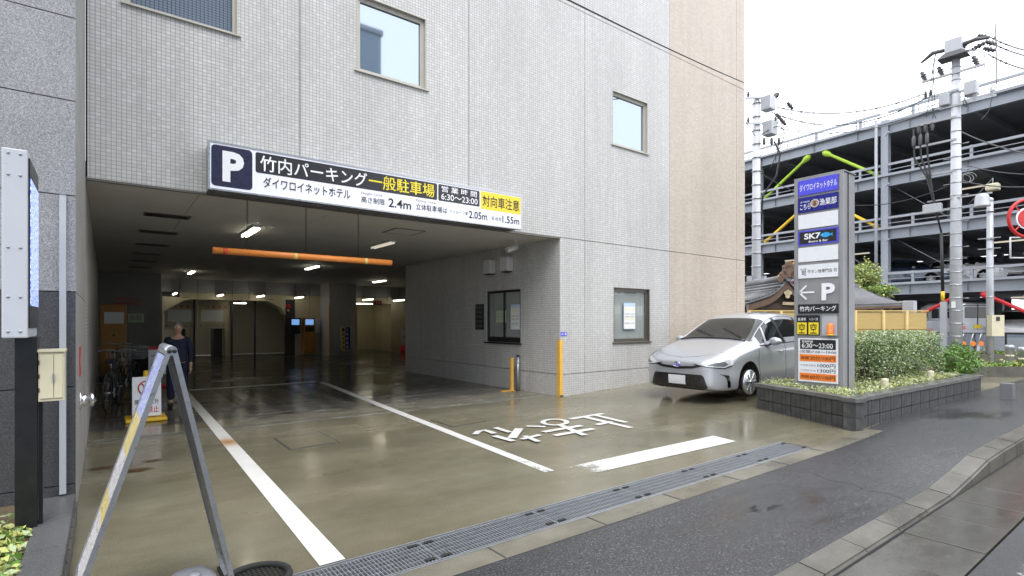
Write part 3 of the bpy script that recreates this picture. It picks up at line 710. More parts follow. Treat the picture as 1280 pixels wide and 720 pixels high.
for p_ in (242, 289, 318):
    u = onY(p_, 400, 25.5).x; MB().box(u, 25.5, 0, u + .06, 25.62, 2.5).build('lift_rail', 'interior_dark', H)
# brick column and recess on the right
MB().box(xcl, 23.35, 0, xcr, YB - .002, ZC).build('column', 'tile_grey', H)['label'] = 'wide tiled column in the middle of the garage'
MB().box(xcl - .04, 23.3, 0, xcl + .02, 23.36, 2.2).build('corner_guard', 'yellow_guard', H)
MB().box(xcr - .02, 23.3, 0, xcr + .04, 23.36, 2.2).build('corner_guard', 'yellow_guard', H)
u = onY(489, 400, YB).x
MB().box(u, YB + .0, 0, XI, YB + .08, 2.37).build('cream_wall', 'interior_cream', H)
MB().box(9.3, YB + .02, 2.37, XI, YB + .16, 2.45).build('header_beam', 'interior_cream', H)
MB().box(9.2, 29.9, 0, u + 2, 30, 3).build('rear_wall', 'interior_cream', H); MB().box(u + .3, YB + .1, 0, u + .4, 30, 3).build('rear_side_wall', 'interior_cream', H); MB().box(9.2, YB + .2, 0, 9.3, 30, 3).build('rear_side_wall', 'interior_cream', H)
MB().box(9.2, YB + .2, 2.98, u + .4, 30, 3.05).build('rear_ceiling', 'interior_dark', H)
# partition on the left
pxr = onY(201, 400, 22.6).x
MB().box(XL + .002, 22.6, 0, pxr, 22.7, ZC).build('partition', 'interior_grey', H)
MB().box(pxr - .1, 22.7, 0, pxr, YB, ZC).build('partition', 'interior_grey', H)
# red warning plates on back walls
def plate(px0, py0, px1, py1, Y, s, mt, mb, label, cat='sign', bold=.01, mx=.06):
    a, c = onY(px0, py1, Y), onY(px1, py0, Y)
    n = MB().box(a.x, Y - .02, a.z, c.x, Y - .002, c.z).build('wall_sign', mb)
    rows = s.split('|'); h = (c.z - a.z) / len(rows)
    for i, r_ in enumerate(rows):
        zt = c.z - i * h; text('lettering', r_, mt, n, (a.x + mx, Y - .02, zt - h * .85), (c.x - mx, Y - .02, zt - h * .12), (0, -1, 0), bold=bold, depth=.003)
    return tag(n, label, cat)
plate(142, 372.5, 180, 381.5, 22.6, '関係者以外立入禁止|駐車場内徐行願います', 'txt_red', 'interior_grey', 'dim sign with two rows of red lettering high on the grey partition')
plate(160, 392, 180, 403, 22.6, '緑の看板', 'txt_grey', 'sign_green', 'pale green notice on the grey partition')
plate(184, 399, 196, 406, YB + .02, '消火器', 'txt_white', 'red_paint', 'small red sign on the back wall near the partition')
plate(291, 372.8, 303, 378, YB - .02, '満 空', 'txt_red', 'near_black', 'dark display with red characters above the lift arch')
plate(468, 376, 477, 381.5, YB + .0, '出庫', 'txt_red', 'near_black', 'dark red display over the right recess')
# fluorescent lamps
def wall_lamp(px, py, label):
    p = onY(px, py, YB - .25); L = thing('wall_lamp', label, 'lamp', (p.x, YB - .2, p.z), 'lamps along the back wall frieze')
    MB().box(p.x - .06, YB - 1.3, p.z + .03, p.x + .06, YB - .1, p.z + .09).build('housing', 'frame_bronze', L)
    MB().box(p.x - .03, YB - .1, p.z + .03, p.x + .03, YB - .0, p.z + .06).build('bracket', 'steel_galv', L)
    MB().tube([(p.x - .03, YB - 1.28, p.z + .005), (p.x - .03, YB - .14, p.z + .005)], .035, 8).build('tube', 'lamp_glow_far', L)
for px, py, lb in ((218, 368, 'leftmost of the lit tubes along the back wall frieze'), (274, 370, 'lit tube on the back wall left of the dark display'), (323.5, 371, 'lit tube over the middle of the lift arch'), (371, 372.5, 'lit tube just left of the tiled column'), (456, 375, 'lit tube on the frieze just right of the tiled column'), (494, 376, 'rightmost tube along the back wall frieze')):
    wall_lamp(px, py, lb)
def ceil_lamp(px, py, L_, glow, label, z=ZC - .055, Wd=.14):
    q = gp(px, 402 + (402 - py), 0); k = FPX * (z - CAMH) / (HY - py); d = pdir(px) * k
    t = thing('ceiling_lamp', label, 'lamp', (d.x, d.y, ZC), 'fluorescent lamps under the garage ceiling')
    MB().box(d.x - Wd/2, d.y - L_/2, z + .02, d.x + Wd/2, d.y + L_/2, ZC - .001).build('housing', 'steel_white', t)
    for s_ in (-.035, .035):
        MB().tube([(d.x + s_, d.y - L_/2 + .04, z), (d.x + s_, d.y + L_/2 - .04, z)], .018, 8).build('tube', glow, t)
ceil_lamp(313, 291, 1.15, 'lamp_glow', 'lit ceiling lamp nearest the entrance, above the orange bar')
ceil_lamp(390, 335, 1.2, 'lamp_glow', 'lit ceiling lamp below the middle of the orange bar')
ceil_lamp(239, 341, 1.2, 'lamp_glow', 'lit ceiling lamp on the left, deep in the garage')
ceil_lamp(474, 352, 1.2, 'lamp_glow', 'lit ceiling lamp near the far end of the tiled side wall')
ceil_lamp(478, 307, 1.1, 'lamp_dim', 'faintly glowing ceiling lamp right of the orange bar')  # tubes carry a weak emission
for (px, Y_, zz, L_, lab) in ((300, 25.2, 2.3, .5, 'short lit lamp hanging inside the lift arch'), (455, 26.2, 2.42, .9, 'bright short lamp inside the right recess'), (478, 28.5, 2.75, .4, 'small far lamp inside the right recess')):
    xx = onY(px, 390, Y_).x
    t = thing('bay_lamp', lab, 'lamp', (xx, Y_, zz)); MB().box(xx - L_/2, Y_ - .06, zz, xx + L_/2, Y_ + .06, zz + .08).build('housing', 'steel_white', t)
    MB().box(xx - L_/2 + .02, Y_ - .05, zz - .04, xx + L_/2 - .02, Y_ + .05, zz - .002).build('tube', 'lamp_glow', t)
    MB().box(xx - .01, Y_ - .01, zz + .08, xx + .01, Y_ + .01, 2.98).build('hanger', 'steel_galv', t)
# ceiling vents, hatch, sensor
names = ['nearest the entrance', 'second from the entrance', 'third from the entrance', 'fourth from the entrance', 'fifth from the entrance', 'deepest in the garage']
for i, (px, py) in enumerate(((209, 269.5), (198, 290), (190, 305.5), (184, 317), (180, 326), (176, 334))):
    k = FPX * (ZC - CAMH) / (HY - py); d = pdir(px) * k
    t = thing('ceiling_vent', 'dark slatted ceiling vent, the one ' + names[i] + ' in the left row', 'vent', (d.x, d.y, ZC), 'row of vents in the garage ceiling')
    L_, Wd = .56, .26
    MB().box(d.x - L_/2, d.y - Wd/2, ZC - .006, d.x + L_/2, d.y + Wd/2, ZC - .002).build('backing', 'joint_dark', t)
    m_ = MB(); m_.box(d.x - L_/2 - .03, d.y - Wd/2 - .03, ZC - .014, d.x + L_/2 + .03, d.y - Wd/2, ZC - .001); m_.box(d.x - L_/2 - .03, d.y + Wd/2, ZC - .014, d.x + L_/2 + .03, d.y + Wd/2 + .03, ZC - .001)
    m_.box(d.x - L_/2 - .03, d.y - Wd/2, ZC - .014, d.x - L_/2, d.y + Wd/2, ZC - .001); m_.box(d.x + L_/2, d.y - Wd/2, ZC - .014, d.x + L_/2 + .03, d.y + Wd/2, ZC - .001); m_.build('frame', 'frame_bronze', t)
    m_ = MB()
    for q in range(24): xx = d.x - L_/2 + L_ * (q + .5) / 24; m_.box(xx - .005, d.y - Wd/2, ZC - .02, xx + .005, d.y + Wd/2, ZC - .007)
    stuff(m_.build('slat', 'frame_black', t))
a = gp(507, 514); k = FPX * (ZC - CAMH) / (HY - 289.5); d = pdir(505) * k
hz = MB().box(d.x - .27, d.y - .27, ZC - .008, d.x + .27, d.y + .27, ZC - .002).build('ceiling_hatch', 'ceiling_white')
for q in ((-.3, -.3, .3, -.28), (-.3, .28, .3, .3), (-.3, -.28, -.28, .28), (.28, -.28, .3, .28)): MB().box(d.x + q[0], d.y + q[1], ZC - .008, d.x + q[2], d.y + q[3], ZC - .001).build('rim', 'joint_dark', hz)
tag(hz, 'square access hatch in the ceiling close to the entrance', 'hatch')
# camera and two wall boxes at the right
k = FPX * (ZC - CAMH) / (HY - 300); d = pdir(644) * k
t = thing('security_camera', 'white bullet security camera hanging from the ceiling near the side wall', 'camera', (d.x, d.y, ZC))
MB().lathe((d.x, d.y, ZC - .02), [(.055, 0), (.055, .018)]).build('mount', 'white_plastic', t)
MB().tube([(d.x, d.y, ZC - .02), (d.x, d.y, ZC - .15)], .016).build('stem', 'white_plastic', t)
e = Vector((-.26, .02, -.09))
MB().tube([(d.x + .06, d.y, ZC - .14), Vector((d.x + .06, d.y, ZC - .14)) + e], [.048, .05], 12).build('camera_body', 'white_plastic', t)
MB().bar((d.x + .08, d.y, ZC - .09), Vector((d.x + .05, d.y, ZC - .09)) + e * 1.1, .12, .01).build('hood', 'white_plastic', t)
for (px, py, lb) in ((615, 333.5, 'white wall box further from the street, beside the camera'), (636.5, 330, 'white wall box nearer the street, under the camera')):
    c_ = onX(px, py, XR)
    t = MB().box(XR - .17, c_.y - .16, c_.z - .17, XR - .001, c_.y + .14, c_.z + .15, bev=.03).build('wall_box', 'white_plastic'); MB().box(XR - .15, c_.y - .13, c_.z - .19, XR - .02, c_.y + .11, c_.z - .172).build('vent', 'joint_dark', t); tag(t, lb, 'vent hood')

# ---- parking sign over the entrance
YS = YF - .3
a, c = onY(260, 236.5, YS), onY(652.5, 244, YS)
sx0, sx1, sz0, sz1 = a.x, c.x, 3.165, 3.785
SG = thing('parking_sign', 'long white illuminated parking sign box with Japanese lettering over the entrance', 'sign', ((sx0+sx1)/2, YS, sz0))
MB().box(sx0 + .02, YS + .012, sz0 + .02, sx1 - .02, YF - .003, sz1 - .02).build('sign_box', 'alu', SG)
MB().box(sx0 + .02, YS + .004, sz0 + .02, sx1 - .02, YS + .011, sz1 - .02).build('face_panel', 'sign_white', SG)
m_ = MB(); m_.box(sx0, YS - .005, sz0, sx1, YS + .05, sz0 + .022); m_.box(sx0, YS - .005, sz1 - .022, sx1, YS + .05, sz1); m_.box(sx0, YS - .005, sz0 + .022, sx0 + .022, YS + .05, sz1 - .022); m_.box(sx1 - .022, YS - .005, sz0 + .022, sx1, YS + .05, sz1 - .022)
m_.build('frame', 'alu', SG)
HS = sz1 - sz0
def zf(f): return sz0 + HS * f
def rr(x0, z0, x1, z1, r, y, d, n=5):
    pts = []
    for (cx, cz, a0) in ((x1 - r, z0 + r, -90), (x1 - r, z1 - r, 0), (x0 + r, z1 - r, 90), (x0 + r, z0 + r, 180)):
        for i in range(n + 1): t = rad(a0 + 90 * i / n); pts.append((cx + r * math.cos(t), y, cz + r * math.sin(t)))
    return MB().prism(pts, (0, d, 0))
def X(px): return onY(px, 220, YS).x
rr(X(264), zf(.09), X(315.5), zf(.93), .05, YS + .0035, -.003).build('dark_panel', 'navy', SG)
text('letter_p', 'P', 'txt_white', SG, (X(278), YS, zf(.2)), (X(305), YS, zf(.83)), (0, -1, 0), bold=.045)
rr(X(319.5), zf(.49), X(546.5), zf(.92), .025, YS + .0035, -.003).build('dark_panel', 'near_black', SG)
rr(X(548), zf(.49), X(599.5), zf(.92), .02, YS + .0035, -.003).build('dark_panel', 'near_black', SG)
rr(X(601), zf(.44), X(650.8), zf(.93), .015, YS + .0035, -.003).build('yellow_panel', 'sign_yellow', SG)
def st(s, mt, x0, x1, f0, f1, b=.0, nm='lettering'): text(nm, s, mt, SG, (X(x0), YS, zf(f0)), (X(x1), YS, zf(f1)), (0, -1, 0), bold=b)
st('竹内パーキング', 'txt_white', 325, 459, .535, .87, .02)
st('一般駐車場', 'txt_yellow', 461, 543, .54, .88, .025)
st('ダイワロイネットホテル', 'txt_black', 329, 438, .19, .42, .022)
st('Height Limit', 'txt_grey', 451.5, 478, .345, .42); st('高さ制限', 'txt_black', 451.5, 481, .16, .31, .005)
st('2.4m', 'txt_black', 485.5, 514, .14, .36, .015)
st('Parking Tower', 'txt_grey', 520, 546, .36, .44); st('立体駐車場は', 'txt_black', 520, 559, .17, .33, .005)
st('ハイルーフ車', 'txt_black', 562, 585, .2, .3); st('2.05m', 'txt_black', 586, 609, .14, .34, .012)
st('普通車', 'txt_grey', 614, 627, .17, .28); st('1.55m', 'txt_black', 628, 649, .14, .34, .012)
st('営 業 時 間', 'txt_white', 552, 596, .73, .89, .022); st('6:30〜23:00', 'txt_white', 551.5, 597, .53, .69, .012)
st('対向車注意', 'txt_black', 603, 649, .52, .84, .02)
# ---- hanging height bar
YBAR = 8.12
a, c = onY(266, 312.5, YBAR), onY(489, 326.5, YBAR); zb_ = 2.45
BR = thing('height_bar', 'orange height limit bar hanging on three chains in the entrance', 'height bar', ((a.x+c.x)/2, YBAR, zb_))
MB().tube([(a.x, YBAR, zb_), (c.x, YBAR, zb_)], .045, 16).build('bar', 'orange_paint', BR)
for px, mt in ((281, 'tape_red'), (369, 'tape_yellow'), (457, 'tape_yellow')):
    u = onY(px, 320, YBAR).x; MB().tube([(u - .025, YBAR, zb_), (u + .025, YBAR, zb_)], .0465, 16).build('tape_band', mt, BR)
for px in (309, 382.5, 448):
    u = onY(px, 320, YBAR).x; m_ = MB(); z = zb_ + .04; i = 0
    while z < ZC - .01:
        r_ = .012; ax = (1, 0) if i % 2 else (0, 1)
        pts = [(u + ax[0] * r_ * math.cos(t), YBAR + ax[1] * r_ * math.cos(t), z + .018 * math.sin(t) + .01) for t in [2 * math.pi * q / 6 for q in range(7)]]
        m_.tube(pts, .0032, 4, caps=False); z += .03; i += 1
    m_.build('chain', 'frame_black', BR)
# ---- corner guards and posts at the right jamb
a = gp(702, 496); t = thing('corner_guard', 'yellow corner guard on the outer tiled corner of the entrance', 'corner guard', (XR, YF, 0))
m_ = MB(); m_.box(XR - .012, YF - .014, .0, XR + .075, YF - .001, 1.13); m_.box(XR - .014, YF - .0135, .0, XR - .001, YF + .08, 1.13); m_.build('guard', 'yellow_guard', t)
MB().box(XR - .016, YF - .018, 0, XR + .078, YF - .0145, .03).build('foot', 'black_rubber', t)
t = MB().box(XR + .02, YF - .006, 1.21, XR + .19, YF - .001, 1.29).build('small_sign', 'sign_blue'); text('arrow', '← B', 'txt_white', t, (XR + .04, YF - .006, 1.225), (XR + .17, YF - .006, 1.275), (0, -1, 0), bold=.02); tag(t, 'small blue plate just above the yellow corner guard', 'sign')
a = gp(641, 487)
t = thing('bollard', 'yellow post on a base plate beside the side wall of the entrance', 'bollard', (XR - .25, a.y, 0))
ybo = onX(641, 480, XR - .2).y
MB().box(XR - .26, ybo - .03, 0, XR - .2, ybo + .03, .72).build('post', 'yellow_guard', t); MB().box(XR - .5, ybo - .06, 0.005, XR - .18, ybo + .06, .02).build('base_plate', 'yellow_guard', t)
t = thing('pipe_post', 'steel pipe post behind the yellow post on the side wall', 'pipe', (XR - .08, ybo, 0))
MB().tube([(XR - .1, ybo - .05, 0), (XR - .1, ybo - .05, .74)], .035, 12).build('pipe', 'steel_galv', t); MB().lathe((XR - .1, ybo - .05, .74), [(.042, 0), (.042, .02), (.01, .045)], 12).build('cap', 'frame_black', t)
MB().tube([(XR - .1, ybo - .05, .6), (XR - .1, ybo - .05, .64)], .042, 12).build('band', 'steel_white', t)

# ================================================================== LEFT GRANITE WING
YP = 5.35
P = thing('granite_wing', 'grey granite clad wall projecting at the left of the entrance', 'wall', (-1.5, YP, 0))
zrows = [-.1, .25, 1.0, 1.73, 2.47, 3.2, 3.84, 4.6, 5.4, 6.2, 7.0]
MB().box(-4, YP + .03, -.1, XL - .03, YF + .3, 8).build('wall_core', 'joint_dark', P)
yq = [YP, 6.05, 6.75, 7.4, YF + .0]
for i in range(len(zrows) - 1):
    z0, z1 = zrows[i] + .004, zrows[i+1] - .004
    mt = 'granite_dark' if zrows[i+1] <= 1.74 else 'granite_grey'
    for (xa_, xb_) in ((-1.35, XL), (-2.6, -1.35), (-3.9, -2.6)):
        MB().box(xa_ + .004, YP, z0, xb_ - (0 if xb_ == XL else .004), YP + .035, z1).build('granite_panel', mt, P)
    for j in range(len(yq) - 1):
        MB().box(XL - .035, yq[j] + (.0355 if j == 0 else .004), z0, XL, yq[j+1] - .004, z1).build('granite_panel', 'granite_side', P)
# bronze strip between side panels and tiles
t = thing('downpipe', 'slim pale metal pipe fixed upright on the granite wing', 'pipe', (-.26, YP - .03, 0))
MB().box(-.275, YP - .035, .19, -.235, YP - .003, 2.46).build('pipe', 'steel_white', t)
MB().box(-.272, YP - .037, 2.463, -.238, YP - .004, 2.475).build('cap', 'steel_galv', t)
# fire brigade valve on the side
yv = 6.2
t = thing('fire_valve', 'polished round fire hose valve on the side of the granite wing', 'valve', (XL, yv, .9))
zv = 1.5 - 97 / FPX * (yv * .79)
MB().lathe((XL - .001, yv, zv), [(.09, 0), (.09, .012), (.05, .016), (.05, .07), (.062, .075), (.062, .10), (.03, .105), (.02, .12)], 20, (1, 0, 0)).build('valve_body', 'chrome', t, True)
for s_ in (-1, 1): MB().tube([(XL + .09, yv, zv), (XL + .09, yv + s_ * .075, zv)], .012).build('handle', 'chrome', t)
t = MB().box(XL + .0, yv - .1, zv + .22, XL + .006, yv + .12, zv + .48).build('valve_sign', 'red_paint'); text('lettering', '送水口', 'txt_white', t, (XL + .006, yv - .08, zv + .3), (XL + .006, yv + .1, zv + .4), (1, 0, 0), depth=.002); tag(t, 'red plate above the round fire valve', 'sign')
# low planter in front of the wing
t = thing('stone_planter', 'low dark stone planter kerb at the bottom left', 'planter', (-.35, 4, 0))
y = 1.75
while y < YP - .01:
    y1 = min(y + .6, YP - .005); MB().box(-.37, y + .003, -.1, XL, y1 - .003, .175, bev=.006).build('cap_stone', 'granite_wet', t); y += .6
for i in range(16):
    y_ = 1.8 + i * .22; MB().box(XL - .001, y_ + .004, -.1, XL + .012, y_ + .21, .12).build('rib_stone', 'granite_wet', t)
struct(MB().box(-3.9, 1.75, -.1, -.37, YP - .002, .155).build('planter_soil', 'soil'))
random.seed(3); m_ = MB()
for i in range(1500):
    cx, cy = random.uniform(-1.6, -.45), random.uniform(2.3, 5.0); m_.leaf((cx, cy, .13 + random.random() ** 1.5 * .12), random.uniform(.015, .035), mi=random.choice((0, 0, 1, 2)))
for i in range(1500):
    m_.leaf((random.uniform(-.8, -.375), random.uniform(3.0, 4.75), .155 + random.random() * .05), random.uniform(.018, .036), mi=random.choice((0, 1, 1, 2)))
pl = stuff(m_.build('ground_cover', ['leaf_d', 'leaf_c', 'leaf_b'], norm=False)); pl['label'] = 'small yellow and green leaves growing in the left planter'
t = thing('shrub', 'thin green shrub at the left edge in front of the granite', 'shrub', (-.8, 4.7, .13)); m_ = MB()
for i in range(500): m_.leaf((random.gauss(-.84, .1), random.gauss(4.7, .15), random.uniform(.2, 1.0)), random.uniform(.015, .03), mi=random.choice((0, 1)))
m_.build('foliage', ['leaf_d', 'leaf_c'], t, norm=False); m_ = MB()
for i in range(7): m_.tube([(-.84, 4.7, .1), (random.gauss(-.84, .07), random.gauss(4.7, .1), random.uniform(.6, 1.0))], .005, 5)
m_.build('stem', 'bark', t)

# ---- LED display on a black post
L = thing('led_display', 'white cased blue LED display on a black post at the left edge', 'display', (-.46, 4.7, .13))
lx1, ly0, ly1, lz0, lz1 = -.377, 4.42, 4.98, 1.40, 2.55
lx0 = lx1 - .118
simple('led_case', (.50, .52, .57), .35, var=.03)
MB().box(lx0, ly0, lz0, lx1, ly1, lz1, bev=.008).build('casing', 'led_case', L)
MB().box(lx1 - .001, ly0 + .035, lz0 + .06, lx1 + .008, ly1 - .0, lz1 - .04).build('bezel', 'frame_black', L)
MB().box(lx1 + .008, ly0 + .05, lz0 + .2, lx1 + .011, ly1 - .03, lz1 - .16).build('screen', 'led_blue', L)
ny = ly0 - .002
for zz in (lz0 + .04, lz0 + .25, 1.95, lz1 - .16, lz1 - .03):
    for xx in (lx0 + .03, lx0 + .085): MB().lathe((xx, ly0, zz), [(.008, 0), (.008, .004), (.004, .007)], 8, (0, -1, 0)).build('screw', 'steel_galv', L)
for k, s_ in enumerate(('満車', '空車', 'P')):
    pass
MB().box(-.456, 4.62, .1, -.348, 4.78, lz0).build('post', 'black_paint', L)
MB().box(-.48, 4.6, .14, -.33, 4.8, .165).build('base_plate', 'black_paint', L)
t = thing('meter_box', 'cream metal box with a small lock beside the black post', 'box', (-.3, 4.72, 1.0))
MB().box(-.345, 4.68, .1, -.325, 4.72, .98).build('support', 'black_paint', t)
MB().box(-.343, 4.62, .98, -.212, 4.76, 1.30, bev=.005).build('casing', 'cream_metal', t)
MB().box(-.346, 4.605, 1.302, -.205, 4.765, 1.318).build('lid', 'cream_metal', t)
MB().box(-.336, 4.611, 1.0, -.268, 4.6195, 1.285, bev=.003).build('door', 'cream_metal', t); MB().box(-.264, 4.611, 1.0, -.222, 4.6195, 1.285, bev=.003).build('door', 'cream_metal', t)
MB().box(-.272, 4.6, 1.11, -.262, 4.61, 1.16).build('lock', 'steel_galv', t)
for zz in (1.04, 1.13, 1.22): MB().box(-.341, 4.607, zz, -.336, 4.611, zz + .03).build('hinge', 'frame_black', t)

# ================================================================== SILVER CAR
def interp(tab, x):
    for (x0, *a), (x1, *b) in zip(tab, tab[1:]):
        if x <= x1:
            t = 0 if x1 == x0 else max(0, (x - x0) / (x1 - x0)); return [p + (q - p) * t for p, q in zip(a, b)]
    return list(tab[-1][1:])
def lump(pts, name, tol=2): pass
def car_body(T, paint_m, L=4.6, scale=1):
    # station table: x, sill z, half width, shoulder half width, shoulder z, roof-edge half width, roof-edge z, centre z
    tab = [(0.00, .30, .42, .40, .60, .38, .64, .66), (.05, .22, .60, .58, .66, .52, .71, .73), (.16, .19, .74, .72, .71, .62, .765, .785), (.34, .18, .82, .80, .76, .69, .835, .855),
           (.60, .18, .868, .84, .81, .72, .895, .925), (.95, .18, .885, .855, .87, .735, .965, .995), (1.22, .18, .887, .86, .915, .735, 1.02, 1.05),
           (1.45, .18, .887, .86, .93, .70, 1.13, 1.165), (1.75, .18, .887, .855, .945, .665, 1.28, 1.33), (2.05, .18, .887, .855, .955, .635, 1.405, 1.465), (2.32, .18, .887, .855, .962, .62, 1.475, 1.54), (2.7, .18, .887, .855, .972, .615, 1.515, 1.58),
           (3.2, .18, .887, .855, .985, .61, 1.505, 1.575), (3.75, .19, .885, .85, 1.0, .60, 1.455, 1.53), (4.1, .21, .875, .84, 1.01, .585, 1.40, 1.475), (4.35, .25, .85, .82, 1.0, .60, 1.22, 1.27), (4.5, .30, .80, .77, .97, .64, 1.05, 1.08), (4.6, .36, .70, .67, .90, .55, .93, .95)]
    xs = [r[0] for r in tab]; bm = bmesh.new(); rows = []
    for r in tab:
        x, zs, w_, wsld, zsld, we, ze, zc = r; H_ = zsld - zs
        half = [(0, zs), (w_ * .55, zs), (w_ * .93, zs + .01), (w_ * .99, zs + .09 * (H_ / .7)), (w_ * 1.0, zs + .38 * H_), (w_ * .985, zs + .66 * H_), (w_ * .995, zs + .84 * H_), (wsld, zsld), (wsld - .03, zsld + .03 * (ze > zsld + .2)), (we, ze), (we * .82, ze + (zc - ze) * .62), (we * .4, zc - (zc - ze) * .1), (0, zc)]
        ring = [bm.verts.new((x, -y, z)) for y, z in half] + [bm.verts.new((x, y, z)) for y, z in half[-2:0:-1]]
        rows.append(ring)
    n = len(rows[0])
    for i in range(len(rows) - 1):
        for k in range(n):
            f = bm.faces.new((rows[i][k], rows[i][(k+1) % n], rows[i+1][(k+1) % n], rows[i+1][k])); f.smooth = True
            kk = k if k < 12 else n - 1 - k
            mi = 0
            xm = (xs[i] + xs[i+1]) / 2
            if kk == 8 and 1.45 <= xs[i] and xs[i+1] <= 4.11: mi = 1            # side glass
            if kk in (9, 10, 11) and 1.22 <= xs[i] and xs[i+1] <= 2.06: mi = 1   # windscreen
            if kk in (9, 10, 11) and xs[i] >= 4.1 and xs[i+1] <= 4.51: mi = 1    # rear screen
            f.material_index = mi
    for ring, fl in ((rows[0], 1), (rows[-1], 0)):
        c_ = bm.verts.new(sum((v.co for v in ring), Vector()) / n)
        for k in range(n):
            f = bm.faces.new((c_, ring[k], ring[(k+1) % n]) if fl else (c_, ring[(k+1) % n], ring[k])); f.smooth = True
    bmesh.ops.recalc_face_normals(bm, faces=bm.faces)
    me = bpy.data.meshes.new('body'); bm.to_mesh(me); bm.free()
    for q in (paint_m, 'car_glass', 'black_rubber'): me.materials.append(M[q])
    o = bpy.data.objects.new('tmp', me); C.objects.link(o)
    sb = o.modifiers.new('s', 'SUBSURF'); sb.levels = 2; sb.render_levels = 2
    cut = MB()
    for wx in (.93, 3.71):
        for sy in (-1, 1): cut.tube([(wx, sy * .62, .325), (wx, sy * 1.1, .325)], .365, 40)
    cm = cut.build('cut', 'black_rubber'); 
    bo = o.modifiers.new('b', 'BOOLEAN'); bo.object = cm; bo.operation = 'DIFFERENCE'; bo.solver = 'EXACT'; bo.material_mode = 'TRANSFER'
    dg = bpy.context.evaluated_depsgraph_get(); me2 = bpy.data.meshes.new_from_object(o.evaluated_get(dg))
    bpy.data.objects.remove(o); bpy.data.objects.remove(cm)
    # split paint, glass and wheel wells into their own objects
    out = {}
    names = [m.name for m in me2.materials]
    bmall = bmesh.new(); bmall.from_mesh(me2); tree = BVHTree.FromBMesh(bmall)
    for mi, mn in enumerate(names):
        b2 = bmall.copy(); bmesh.ops.delete(b2, geom=[f for f in b2.faces if f.material_index != mi], context='FACES')
        if not len(b2.faces): b2.free(); continue
        for f in b2.faces: f.material_index = 0
        m3 = bpy.data.meshes.new(mn); b2.to_mesh(m3); b2.free(); m3.materials.clear(); m3.materials.append(M[mn])
        nm = {'car_glass': 'glasshouse', 'black_rubber': 'wheel_arch'}.get(mn, 'body')
        for p in m3.polygons: p.use_smooth = True
        if nm == 'wheel_arch':
            for ax_ in (0, 1):
                for ay_ in (0, 1):
                    b4 = bmesh.new(); b4.from_mesh(m3)
                    bmesh.ops.delete(b4, geom=[f for f in b4.faces if (f.calc_center_median().x > 2.3) != bool(ax_) or (f.calc_center_median().y > 0) != bool(ay_)], context='FACES')
                    m4 = bpy.data.meshes.new('wheel_arch'); b4.to_mesh(m4); b4.free(); m4.materials.append(M[mn]); o4 = link('wheel_arch', m4, T); o4.matrix_parent_inverse = Matrix()
            continue
        oo = link(nm, m3, T); oo.matrix_parent_inverse = Matrix()
        out[nm] = oo
    bmall.free(); return out, tree
def child(m_, name, mat, T, smooth=False, norm=True):
    o = m_.build(name, mat, T, smooth, norm); o.matrix_parent_inverse = Matrix(); return o
def patch(tree, poly, axis, name, mat, T, off=.006, sub=4, thick=.0):
    """a shape laid on the car's surface; poly in the two other coordinates; axis = (origin coordinate fn, direction)"""
    bm = bmesh.new(); vs = [bm.verts.new((p[0], p[1], 0)) for p in poly]; f = bm.faces.new(vs)
    bmesh.ops.triangulate(bm, faces=[f])
    for _ in range(sub):
        es = [e for e in bm.edges if e.calc_length() > .035]
        if not es: break
        bmesh.ops.subdivide_edges(bm, edges=es, cuts=1); bmesh.ops.triangulate(bm, faces=bm.faces)
    d = Vector(axis[1]).normalized()
    for v in bm.verts:
        o = Vector(axis[0](v.co.x, v.co.y)); h, nn, _, _ = tree.ray_cast(o, d)
        if h is None:
            h, nn, _, _ = tree.find_nearest(o + d * 2)
        if nn.dot(d) > 0: nn = -nn
        v.co = h + nn * off
    bmesh.ops.recalc_face_normals(bm, faces=bm.faces)
    me = bpy.data.meshes.new(name); bm.to_mesh(me); bm.free(); me.materials.append(M[mat])
    for p in me.polygons: p.use_smooth = True
    o = link(name, me, T); o.matrix_parent_inverse = Matrix(); return o
def wheel(T, x, y, side, r=.325):
    W = MB(); s_ = side
    W.lathe((x, y - s_ * .1, r), [(r * .66, 0), (r - .03, 0), (r - .008, .02), (r, .05), (r, .155), (r - .01, .185), (r - .035, .2), (r * .66, .2)], 36, (0, s_, 0))
    t = child(W, 'wheel', 'black_rubber', T, True)
    q = MB(); yo = y + s_ * .085
    q.lathe((x, yo - s_ * .06, r), [(r * .655, 0), (r * .665, .065), (r * .64, .075), (r * .60, .055), (r * .58, .02), (.01, .02)], 36, (0, s_, 0)); rim = child(q, 'rim', 'wheel_alloy', t, True)
    q = MB(); q.lathe((x, yo, r), [(r * .59, -.03), (.01, -.03)], 24, (0, s_, 0)); child(q, 'brake', 'frame_black', t)
    q = MB()
    for k in range(8):
        a = 2 * math.pi * k / 8; ca, sa = math.cos(a), math.sin(a); nx, nz = -sa, ca
        def P(rr_, w_, yy): return [(x + ca * rr_ + nx * w_, yy, r + sa * rr_ + nz * w_), (x + ca * rr_ - nx * w_, yy, r + sa * rr_ - nz * w_)]
        a0, a1 = P(.04, .018, yo - s_ * .005), P(r * .6, .03, yo + s_ * .005); b0, b1 = P(.04, .012, yo + s_ * .018), P(r * .6, .02, yo + s_ * .022)
        q.hexa([a0[0], a0[1], a1[1], a1[0]], [b0[0], b0[1], b1[1], b1[0]])
    child(q, 'spokes', 'wheel_alloy', t)
    q = MB(); q.lathe((x, yo, r), [(.045, .0), (.045, .02), (.03, .028), (.001, .03)], 16, (0, s_, 0)); child(q, 'hub', 'chrome', t, True)
    return t
rz = rad(3.5)
fw_ = gp(934, 500, .08)
cx, cy = fw_.x - .035, fw_.y + .02
